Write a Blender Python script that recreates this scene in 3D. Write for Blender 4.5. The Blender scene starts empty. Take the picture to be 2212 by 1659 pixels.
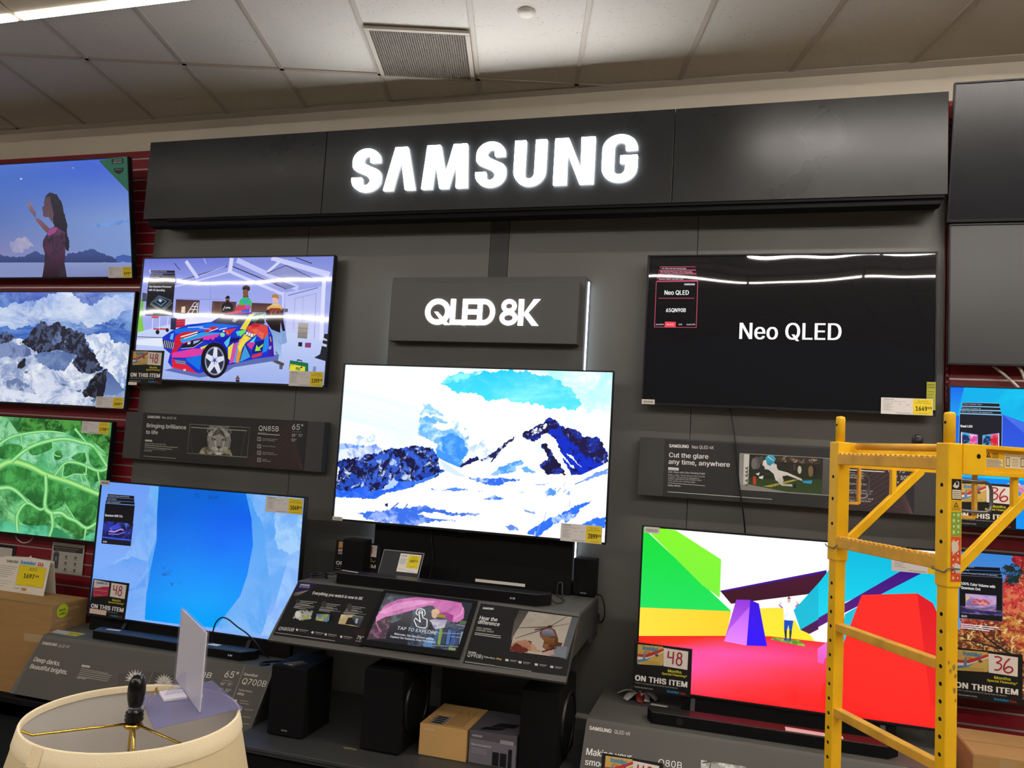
import bpy, bmesh, math, random, os
from mathutils import Matrix, Vector
from mathutils.geometry import delaunay_2d_cdt

SC = bpy.context.scene
COL = SC.collection
PI = math.pi

# ------------------------------------------------------------------ camera
cam_data = bpy.data.cameras.new('camera')
cam = bpy.data.objects.new('camera', cam_data)
COL.objects.link(cam)
cam_data.sensor_fit = 'HORIZONTAL'
cam_data.sensor_width = 36.0
cam_data.lens = 1700.17 / 2212 * 36.0
cam_data.clip_start = 0.02
_r = Vector((0.9590918, 0.2770278, 0.0582964))
_d = Vector((0.0329859, 0.0951652, -0.9949148))
_f = Vector((-0.2811669, 0.9561376, 0.0821342))
m = Matrix((( _r.x, -_d.x, -_f.x, 1.2166), (_r.y, -_d.y, -_f.y, -4.4038), (_r.z, -_d.z, -_f.z, 1.6520), (0, 0, 0, 1)))
cam.matrix_world = m
SC.camera = cam

# ------------------------------------------------------------------ view, world, store lighting
SC.view_settings.view_transform = 'Standard'
SC.view_settings.look = 'None'
SC.view_settings.exposure = 0.0
SC.view_settings.gamma = 1.0
SC.view_settings.use_curve_mapping = False
SC.cycles.use_denoising = True
SC.cycles.max_bounces = 6
SC.cycles.sample_clamp_indirect = 6.0
world = bpy.data.worlds.new('store_ambient')
SC.world = world
world.use_nodes = True
world.node_tree.nodes['Background'].inputs[0].default_value = (1.0, 0.94, 0.86, 1)
world.node_tree.nodes['Background'].inputs[1].default_value = 0.08


# ------------------------------------------------------------------ helpers: colour and materials
def lin(c):
    c /= 255.0
    return c / 12.92 if c <= 0.04045 else ((c + 0.055) / 1.055) ** 2.4


def hexc(h, g=1.0):
    return (lin(int(h[0:2], 16)) * g, lin(int(h[2:4], 16)) * g, lin(int(h[4:6], 16)) * g, 1.0)


def mat(name, h, rough=.5, metal=0.0, spec=.5, mottling=0.0, mscale=6.0, grain=0.0, gscale=120.0, emit=None, estr=0.0, trans=0.0, ior=1.45, stretch=(1, 1, 1), alpha=1.0):
    M = bpy.data.materials.new(name); M.use_nodes = True
    nt = M.node_tree; b = nt.nodes['Principled BSDF']
    base = hexc(h)
    b.inputs['Base Color'].default_value = base
    b.inputs['Roughness'].default_value = rough
    b.inputs['Metallic'].default_value = metal
    b.inputs['Specular IOR Level'].default_value = spec
    b.inputs['IOR'].default_value = ior
    b.inputs['Transmission Weight'].default_value = trans
    b.inputs['Alpha'].default_value = alpha
    if emit:
        b.inputs['Emission Color'].default_value = hexc(emit)
        b.inputs['Emission Strength'].default_value = estr
    if mottling or grain:
        tc = nt.nodes.new('ShaderNodeTexCoord')
        mp = nt.nodes.new('ShaderNodeMapping'); mp.inputs['Scale'].default_value = stretch
        nt.links.new(tc.outputs['Object'], mp.inputs['Vector'])
    if mottling:
        n = nt.nodes.new('ShaderNodeTexNoise'); n.inputs['Scale'].default_value = mscale; n.inputs['Detail'].default_value = 5
        nt.links.new(mp.outputs[0], n.inputs['Vector'])
        mr = nt.nodes.new('ShaderNodeMapRange'); mr.inputs[1].default_value = .3; mr.inputs[2].default_value = .7
        nt.links.new(n.outputs['Fac'], mr.inputs[0])
        mx = nt.nodes.new('ShaderNodeMix'); mx.data_type = 'RGBA'
        mx.inputs[6].default_value = tuple(x * (1 - mottling) for x in base[:3]) + (1,)
        mx.inputs[7].default_value = tuple(min(1, x * (1 + mottling)) for x in base[:3]) + (1,)
        nt.links.new(mr.outputs[0], mx.inputs[0]); nt.links.new(mx.outputs[2], b.inputs['Base Color'])
        mr2 = nt.nodes.new('ShaderNodeMapRange'); mr2.inputs[3].default_value = max(.05, rough - .08); mr2.inputs[4].default_value = min(1, rough + .08)
        nt.links.new(n.outputs['Fac'], mr2.inputs[0]); nt.links.new(mr2.outputs[0], b.inputs['Roughness'])
    if grain:
        n2 = nt.nodes.new('ShaderNodeTexNoise'); n2.inputs['Scale'].default_value = gscale; n2.inputs['Detail'].default_value = 3
        nt.links.new(mp.outputs[0], n2.inputs['Vector'])
        bp = nt.nodes.new('ShaderNodeBump'); bp.inputs['Strength'].default_value = grain; bp.inputs['Distance'].default_value = .002
        nt.links.new(n2.outputs['Fac'], bp.inputs['Height']); nt.links.new(bp.outputs[0], b.inputs['Normal'])
    return M


def art_material(name, glow, rough, wobble=0.0, seed=0.0, spec=.5):
    """Picture material: three colour attributes blended by two noise fields, either lit from within (glow) or printed."""
    M = bpy.data.materials.new(name); M.use_nodes = True
    nt = M.node_tree; b = nt.nodes['Principled BSDF']; N = nt.nodes.new; L = nt.links.new
    at = {}
    for k in ('ca', 'cb', 'cc', 'par'):
        a = N('ShaderNodeAttribute'); a.attribute_name = k; at[k] = a
    sep = N('ShaderNodeSeparateColor'); L(at['par'].outputs['Color'], sep.inputs[0])
    uv = N('ShaderNodeUVMap'); uv.uv_map = 'UVMap'

    def step(off, thr):
        mp = N('ShaderNodeMapping'); mp.inputs['Location'].default_value = (off, off * .7, 0)
        L(uv.outputs[0], mp.inputs[0])
        n = N('ShaderNodeTexNoise'); n.noise_dimensions = '2D'; n.inputs['Scale'].default_value = 1; n.inputs['Detail'].default_value = 9; n.inputs['Roughness'].default_value = .72
        n.inputs['Distortion'].default_value = .35
        L(mp.outputs[0], n.inputs['Vector'])
        lo = N('ShaderNodeMath'); lo.operation = 'SUBTRACT'; L(thr, lo.inputs[0]); L(sep.outputs[1], lo.inputs[1])
        hi = N('ShaderNodeMath'); hi.operation = 'ADD'; L(thr, hi.inputs[0]); L(sep.outputs[1], hi.inputs[1])
        r = N('ShaderNodeMapRange'); r.interpolation_type = 'SMOOTHSTEP'
        L(n.outputs['Fac'], r.inputs[0]); L(lo.outputs[0], r.inputs[1]); L(hi.outputs[0], r.inputs[2])
        return r.outputs[0]
    f1 = step(3.1 + seed, sep.outputs[0]); f2 = step(41.7 + seed, sep.outputs[2])
    m1 = N('ShaderNodeMix'); m1.data_type = 'RGBA'; L(f1, m1.inputs[0]); L(at['ca'].outputs['Color'], m1.inputs[6]); L(at['cb'].outputs['Color'], m1.inputs[7])
    m2 = N('ShaderNodeMix'); m2.data_type = 'RGBA'; L(f2, m2.inputs[0]); L(m1.outputs[2], m2.inputs[6]); L(at['cc'].outputs['Color'], m2.inputs[7])
    b.inputs['Roughness'].default_value = rough
    b.inputs['Specular IOR Level'].default_value = spec
    if glow:
        b.inputs['Base Color'].default_value = (.006, .006, .007, 1)
        L(m2.outputs[2], b.inputs['Emission Color']); b.inputs['Emission Strength'].default_value = glow
        M.cycles.emission_sampling = 'NONE'
    else:
        L(m2.outputs[2], b.inputs['Base Color'])
    if wobble:   # panel glass is never perfectly flat
        tc = N('ShaderNodeTexCoord'); n = N('ShaderNodeTexNoise'); n.inputs['Scale'].default_value = 1.6; n.inputs['Detail'].default_value = 1
        L(tc.outputs['Object'], n.inputs['Vector'])
        bp = N('ShaderNodeBump'); bp.inputs['Strength'].default_value = 1; bp.inputs['Distance'].default_value = wobble
        L(n.outputs['Fac'], bp.inputs['Height']); L(bp.outputs[0], b.inputs['Normal'])
    return M


# ------------------------------------------------------------------ helpers: text outlines
try:
    FONT = bpy.data.fonts.load(os.path.join(bpy.utils.system_resource('DATAFILES'), 'fonts', 'Inter.woff2'))
except Exception:
    FONT = None
_gl = {}


def _outlines(s):
    c = bpy.data.curves.new('t', 'FONT'); c.body = s
    if FONT:
        c.font = FONT
    o = bpy.data.objects.new('t', c); COL.objects.link(o)
    bpy.context.view_layer.update()
    cu = o.evaluated_get(bpy.context.evaluated_depsgraph_get()).to_curve(bpy.context.evaluated_depsgraph_get())
    out = []
    for sp in cu.splines:
        P = sp.bezier_points; n = len(P); pts = []
        for k in range(n):
            a, b = P[k], P[(k + 1) % n]
            p0, p1, p2, p3 = (Vector(q[:2]) for q in (a.co, a.handle_right, b.handle_left, b.co))
            ch = (p3 - p0)
            flat = ch.length < 1e-9 or max(abs(ch.cross(p1 - p0)), abs(ch.cross(p2 - p0))) / max(ch.length, 1e-9) < .004
            st = 1 if flat else 4
            for e in range(st):
                t = e / st
                pts.append(p0 * (1 - t) ** 3 + p1 * 3 * t * (1 - t) ** 2 + p2 * 3 * t * t * (1 - t) + p3 * t ** 3)
        if len(pts) > 2: out.append(pts)
    bpy.data.objects.remove(o); bpy.data.curves.remove(c)
    return out


def _xmax(s):
    return max(p.x for k in _outlines(s) for p in k)


_HH = _xmax('HH')
CAP = max(p.y for k in _outlines('H') for p in k)


def glyph(ch):
    """(vertices, triangles, advance) of one character; a triangle is kept where the outlines wind round it."""
    if ch in _gl:
        return _gl[ch]
    if ch == 'I':      # a plain upright
        _gl[ch] = ([(.13 * CAP, 0), (.265 * CAP, 0), (.265 * CAP, CAP), (.13 * CAP, CAP)], [(0, 1, 2, 3)], .395 * CAP)
        return _gl[ch]
    adv = _xmax('H' + ch + 'H') - _HH
    cons = _outlines(ch) if ch != ' ' else []
    vs, fs = [], []
    if cons:
        pts = []; edges = []
        for k in cons:
            b = len(pts); n = len(k); pts += k; edges += [(b + i, b + (i + 1) % n) for i in range(n)]
        V, E, T = delaunay_2d_cdt(pts, edges, [], 0, 1e-6)[:3]

        def wind(p):
            w = 0
            for k in cons:
                for i in range(len(k)):
                    a, b = k[i], k[(i + 1) % len(k)]
                    if (a.y <= p.y) != (b.y <= p.y):
                        x = a.x + (p.y - a.y) / (b.y - a.y) * (b.x - a.x)
                        if x > p.x: w += 1 if b.y > a.y else -1
            return w
        vs = [(v.x, v.y) for v in V]
        fs = [tuple(t) for t in T if wind((V[t[0]] + V[t[1]] + V[t[2]]) / 3) != 0]
    _gl[ch] = (vs, fs, adv)
    return _gl[ch]


def text_geo(s, wt=0):
    """Outline of a string: (vertices with x in 0..1 of its width and y in cap heights, faces, width in cap heights)."""
    vs, fs, x = [], [], 0.0
    for ch in s:
        v, f, adv = glyph(ch); b = len(vs)
        vs += [(x + p[0], p[1]) for p in v]; fs += [tuple(b + i for i in t) for t in f]
        x += adv + (0, .01, .03, .06)[wt] * CAP
    if not vs:
        return [], [], 1
    x0 = min(v[0] for v in vs); x1 = max(v[0] for v in vs); w = max(1e-6, x1 - x0)
    return [((a - x0) / w, q / CAP) for a, q in vs], fs, w / CAP


# ------------------------------------------------------------------ helpers: mesh builder
BOLD = {0: ((0, 0),), 1: ((-.03, 0), (0, 0), (.03, 0)), 2: ((-.05, -.012), (.05, -.012), (0, 0), (-.05, .012), (.05, .012)), 3: ((-.075, -.03), (-.025, -.03), (.025, -.03), (.075, -.03), (-.075, .03), (-.025, .03), (.025, .03), (.075, .03))}


class MB:
    def __init__(s):
        s.v = []; s.f = []; s.mi = []; s.sm = []; s.art = {}; s.uv = {}

    def add(s, vs, fs, mi=0, smooth=False, M=None):
        b = len(s.v)
        s.v += [(M @ Vector(v)) if M else Vector(v) for v in vs]
        for f in fs:
            s.f.append(tuple(b + i for i in f)); s.mi.append(mi); s.sm.append(smooth)
        return s

    def box(s, lo, hi, mi=0, M=None):
        x0, y0, z0 = lo; x1, y1, z1 = hi
        vs = [(x0, y0, z0), (x1, y0, z0), (x1, y1, z0), (x0, y1, z0), (x0, y0, z1), (x1, y0, z1), (x1, y1, z1), (x0, y1, z1)]
        return s.add(vs, [(3, 2, 1, 0), (4, 5, 6, 7), (0, 1, 5, 4), (1, 2, 6, 5), (2, 3, 7, 6), (3, 0, 4, 7)], mi, False, M)

    def prism(s, poly, lo, hi, axis=0, mi=0, M=None, smooth=False):
        """poly in the two other axes; extruded along axis."""
        n = len(poly); vs = []
        for t in (lo, hi):
            for a, b in poly:
                vs.append({0: (t, a, b), 1: (a, t, b), 2: (a, b, t)}[axis])
        fs = [tuple(range(n)), tuple(range(2 * n - 1, n - 1, -1))] + [(i, (i + 1) % n, n + (i + 1) % n, n + i) for i in range(n)]
        k = len(s.f)
        s.add(vs, fs, mi, False, M)
        if smooth:
            for i in range(k + 2, len(s.sm)): s.sm[i] = True
        return s

    def tube(s, pts, r, n=10, mi=0, cap=True, M=None):
        pts = [Vector(p) for p in pts]; rs = r if isinstance(r, (list, tuple)) else [r] * len(pts)
        vs = []; up = Vector((0, 0, 1))
        prev = None
        for i, p in enumerate(pts):
            t = (pts[min(i + 1, len(pts) - 1)] - pts[max(i - 1, 0)]).normalized()
            if prev is None:
                a = t.cross(up)
                if a.length < 1e-4: a = t.cross(Vector((1, 0, 0)))
            else:
                a = prev - t * prev.dot(t)
            a.normalize(); prev = a; b = t.cross(a)
            for k in range(n):
                th = 2 * PI * k / n
                vs.append(p + (a * math.cos(th) + b * math.sin(th)) * rs[i])
        fs = []
        for i in range(len(pts) - 1):
            for k in range(n):
                fs.append((i * n + k, i * n + (k + 1) % n, (i + 1) * n + (k + 1) % n, (i + 1) * n + k))
        s.add(vs, fs, mi, True, M)
        if cap:
            b = len(s.v) - len(vs)
            s.f.append(tuple(b + k for k in range(n - 1, -1, -1))); s.mi.append(mi); s.sm.append(False)
            e = b + (len(pts) - 1) * n
            s.f.append(tuple(e + k for k in range(n))); s.mi.append(mi); s.sm.append(False)
        return s

    def lathe(s, prof, c, n=32, mi=0, M=None, closed=False):
        vs = []
        for r, z in prof:
            for k in range(n):
                th = 2 * PI * k / n
                vs.append((c[0] + r * math.cos(th), c[1] + r * math.sin(th), c[2] + z))
        fs = []
        for i in range(len(prof) - (0 if closed else 1)):
            j = (i + 1) % len(prof)
            for k in range(n):
                fs.append((i * n + k, i * n + (k + 1) % n, j * n + (k + 1) % n, j * n + k))
        return s.add(vs, fs, mi, True, M)

    # --- picture pieces in a frame F (u right, v up, w towards the viewer)
    def piece(s, F, pts, w, cols, mi=0, cb=None, cc=None, par=(0, 0, 0), uvs=None):
        b = len(s.v)
        s.v += [F @ Vector((p[0], p[1], w)) for p in pts]
        fi = len(s.f)
        s.f.append(tuple(range(b, b + len(pts)))); s.mi.append(mi); s.sm.append(False)
        s.art[fi] = (cols, cb, cc, par); s.uv[fi] = uvs
        return s

    def text(s, F, txt, x, y, cap, col, width=None, wt=0, w=0.0, mi=0, dy=0.0, rot=0, res=2, glow=1.0):
        vs, fs, wr = text_geo(txt, wt)
        width = width or wr * cap
        c = hexc(col, glow) if isinstance(col, str) else col
        cr, sr = math.cos(rot), math.sin(rot)
        for k, (ox, oy) in enumerate(BOLD[wt]):      # heavier weights: the outline laid down several times, slightly shifted
            mx = max(abs(o[0]) for o in BOLD[wt]) * cap; my = max(abs(o[1]) for o in BOLD[wt]) * cap
            b = len(s.v)
            for a, q in vs:
                px = mx + a * (width - 2 * mx) + ox * cap; py = my + q * (cap - 2 * my) + oy * cap + dy * a
                s.v.append(F @ Vector((x + px * cr - py * sr, y + px * sr + py * cr, w + 6e-6 * k)))
            for f in fs:
                fi = len(s.f)
                s.f.append(tuple(b + i for i in f)); s.mi.append(mi); s.sm.append(False)
                s.art[fi] = ([c] * len(f), None, None, (0, 0, 0)); s.uv[fi] = None
        return s

    def rect(s, F, x0, y0, x1, y1, col, w=0.0, mi=0):
        c = hexc(col) if isinstance(col, str) else col
        return s.piece(F, [(x0, y0), (x1, y0), (x1, y1), (x0, y1)], w, [c] * 4, mi)

    def poly(s, F, pts, col, w=0.0, mi=0):
        c = hexc(col)
        return s.piece(F, pts, w, [c] * len(pts), mi)

    def stroke(s, F, pts, wd, col, w=0.0, mi=0):
        for k, q in enumerate(ribbon(pts, wd, wd)):
            s.piece(F, q, w + 4e-6 * k, [hexc(col)] * len(q), mi)
        return s


def ribbon(pts, w0, w1):
    n = len(pts); L = []; R = []
    for i in range(n):
        a = pts[max(i - 1, 0)]; c = pts[min(i + 1, n - 1)]
        dx, dy = c[0] - a[0], c[1] - a[1]; d = math.hypot(dx, dy) or 1
        hw = (w0 + (w1 - w0) * i / max(1, n - 1)) / 2
        k = 1.0
        if 0 < i < n - 1:
            e = (pts[i][0] - a[0], pts[i][1] - a[1]); el = math.hypot(*e) or 1
            cs = abs((e[0] * dx + e[1] * dy) / (el * d)); k = 1 / max(.55, cs)
        L.append((pts[i][0] - dy / d * hw * k, pts[i][1] + dx / d * hw * k)); R.append((pts[i][0] + dy / d * hw * k, pts[i][1] - dx / d * hw * k))
    return [[R[i], R[i + 1], L[i + 1], L[i]] for i in range(n - 1)]


def cable(pts, r, n=8):
    """a tube through points, curved smoothly"""
    P = [Vector(p) for p in pts]; out = []
    for i in range(len(P) - 1):
        a, b, c, d = (P[min(max(i + j, 0), len(P) - 1)] for j in (-1, 0, 1, 2))
        for s in range(5):
            t = s / 5
            out.append(.5 * (2 * b + (c - a) * t + (2 * a - 5 * b + 4 * c - d) * t * t + (3 * b - a - 3 * c + d) * t ** 3))
    return MB().tube(out + [P[-1]], r, n)


MTX = {}


def build(name, mb, mats, parent=None, bevel=0.0, seg=2, loc=None):
    """Link the collected shapes as one mesh object."""
    if not isinstance(mats, (list, tuple)):
        mats = [mats]
    W = MTX[parent.name] if parent else Matrix.Translation(loc if loc is not None else base_point(mb))
    inv = W.inverted()
    me = bpy.data.meshes.new(name)
    me.from_pydata([tuple(inv @ v) for v in mb.v], [], mb.f)
    for m_ in mats:
        me.materials.append(m_)
    me.polygons.foreach_set('material_index', mb.mi)
    me.polygons.foreach_set('use_smooth', mb.sm)
    if mb.art:
        data = {k: [] for k in ('ca', 'cb', 'cc', 'par')}; uvd = []
        grey = (.2, .2, .2, 1)
        for fi, f in enumerate(mb.f):
            a = mb.art.get(fi)
            if a is None:
                a = ([grey] * len(f), None, None, (0, 0, 0))
            cols, cb, cc, par = a; uvs = mb.uv.get(fi)
            for i in range(len(f)):
                data['ca'] += cols[i]
                data['cb'] += cb or cols[i]
                data['cc'] += cc or cb or cols[i] if cc else (cols[i] if not cb else cb)
                data['par'] += (par[0], par[1], par[2] if cc else 2.0, 1.0)
                uvd += uvs[i] if uvs else (0.0, 0.0)
        for k, d in data.items():
            at = me.attributes.new(k, 'FLOAT_COLOR', 'CORNER'); at.data.foreach_set('color', d)
        uvl = me.uv_layers.new(name='UVMap'); uvl.data.foreach_set('uv', uvd)
    if not mb.art:      # outward faces
        bm = bmesh.new(); bm.from_mesh(me); bmesh.ops.recalc_face_normals(bm, faces=bm.faces); bm.to_mesh(me); bm.free()
    me.update()
    o = bpy.data.objects.new(name, me); COL.objects.link(o)
    if parent:
        o.parent = parent
    else:
        o.matrix_world = W
    MTX[o.name] = W
    if bevel:
        md = o.modifiers.new('soft edges', 'BEVEL'); md.width = bevel; md.segments = seg; md.limit_method = 'ANGLE'; md.angle_limit = math.radians(40)
    return o


def base_point(mb):
    xs = [v.x for v in mb.v]; ys = [v.y for v in mb.v]; zs = [v.z for v in mb.v]
    return Vector(((min(xs) + max(xs)) / 2, (min(ys) + max(ys)) / 2, min(zs)))


def tag(o, label, cat, group=None):
    o['label'] = label; o['category'] = cat
    if group: o['group'] = group
    return o


def thing(name, loc, label, cat, group=None):
    o = bpy.data.objects.new(name, None); COL.objects.link(o)
    o.empty_display_size = .05
    o.location = loc; MTX[o.name] = Matrix.Translation(Vector(loc))
    return tag(o, label, cat, group)


def struct(name, mb, mats, parent=None, bevel=0.0):
    o = build(name, mb, mats, parent, bevel, loc=Vector((0, 0, 0)) if not parent else None)
    o['kind'] = 'structure'
    return o


def frame(c, u=(1, 0, 0), v=(0, 0, 1)):
    u = Vector(u).normalized(); v = Vector(v).normalized(); w = u.cross(v)
    return Matrix(((u.x, v.x, w.x, c[0]), (u.y, v.y, w.y, c[1]), (u.z, v.z, w.z, c[2]), (0, 0, 0, 1)))


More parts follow.
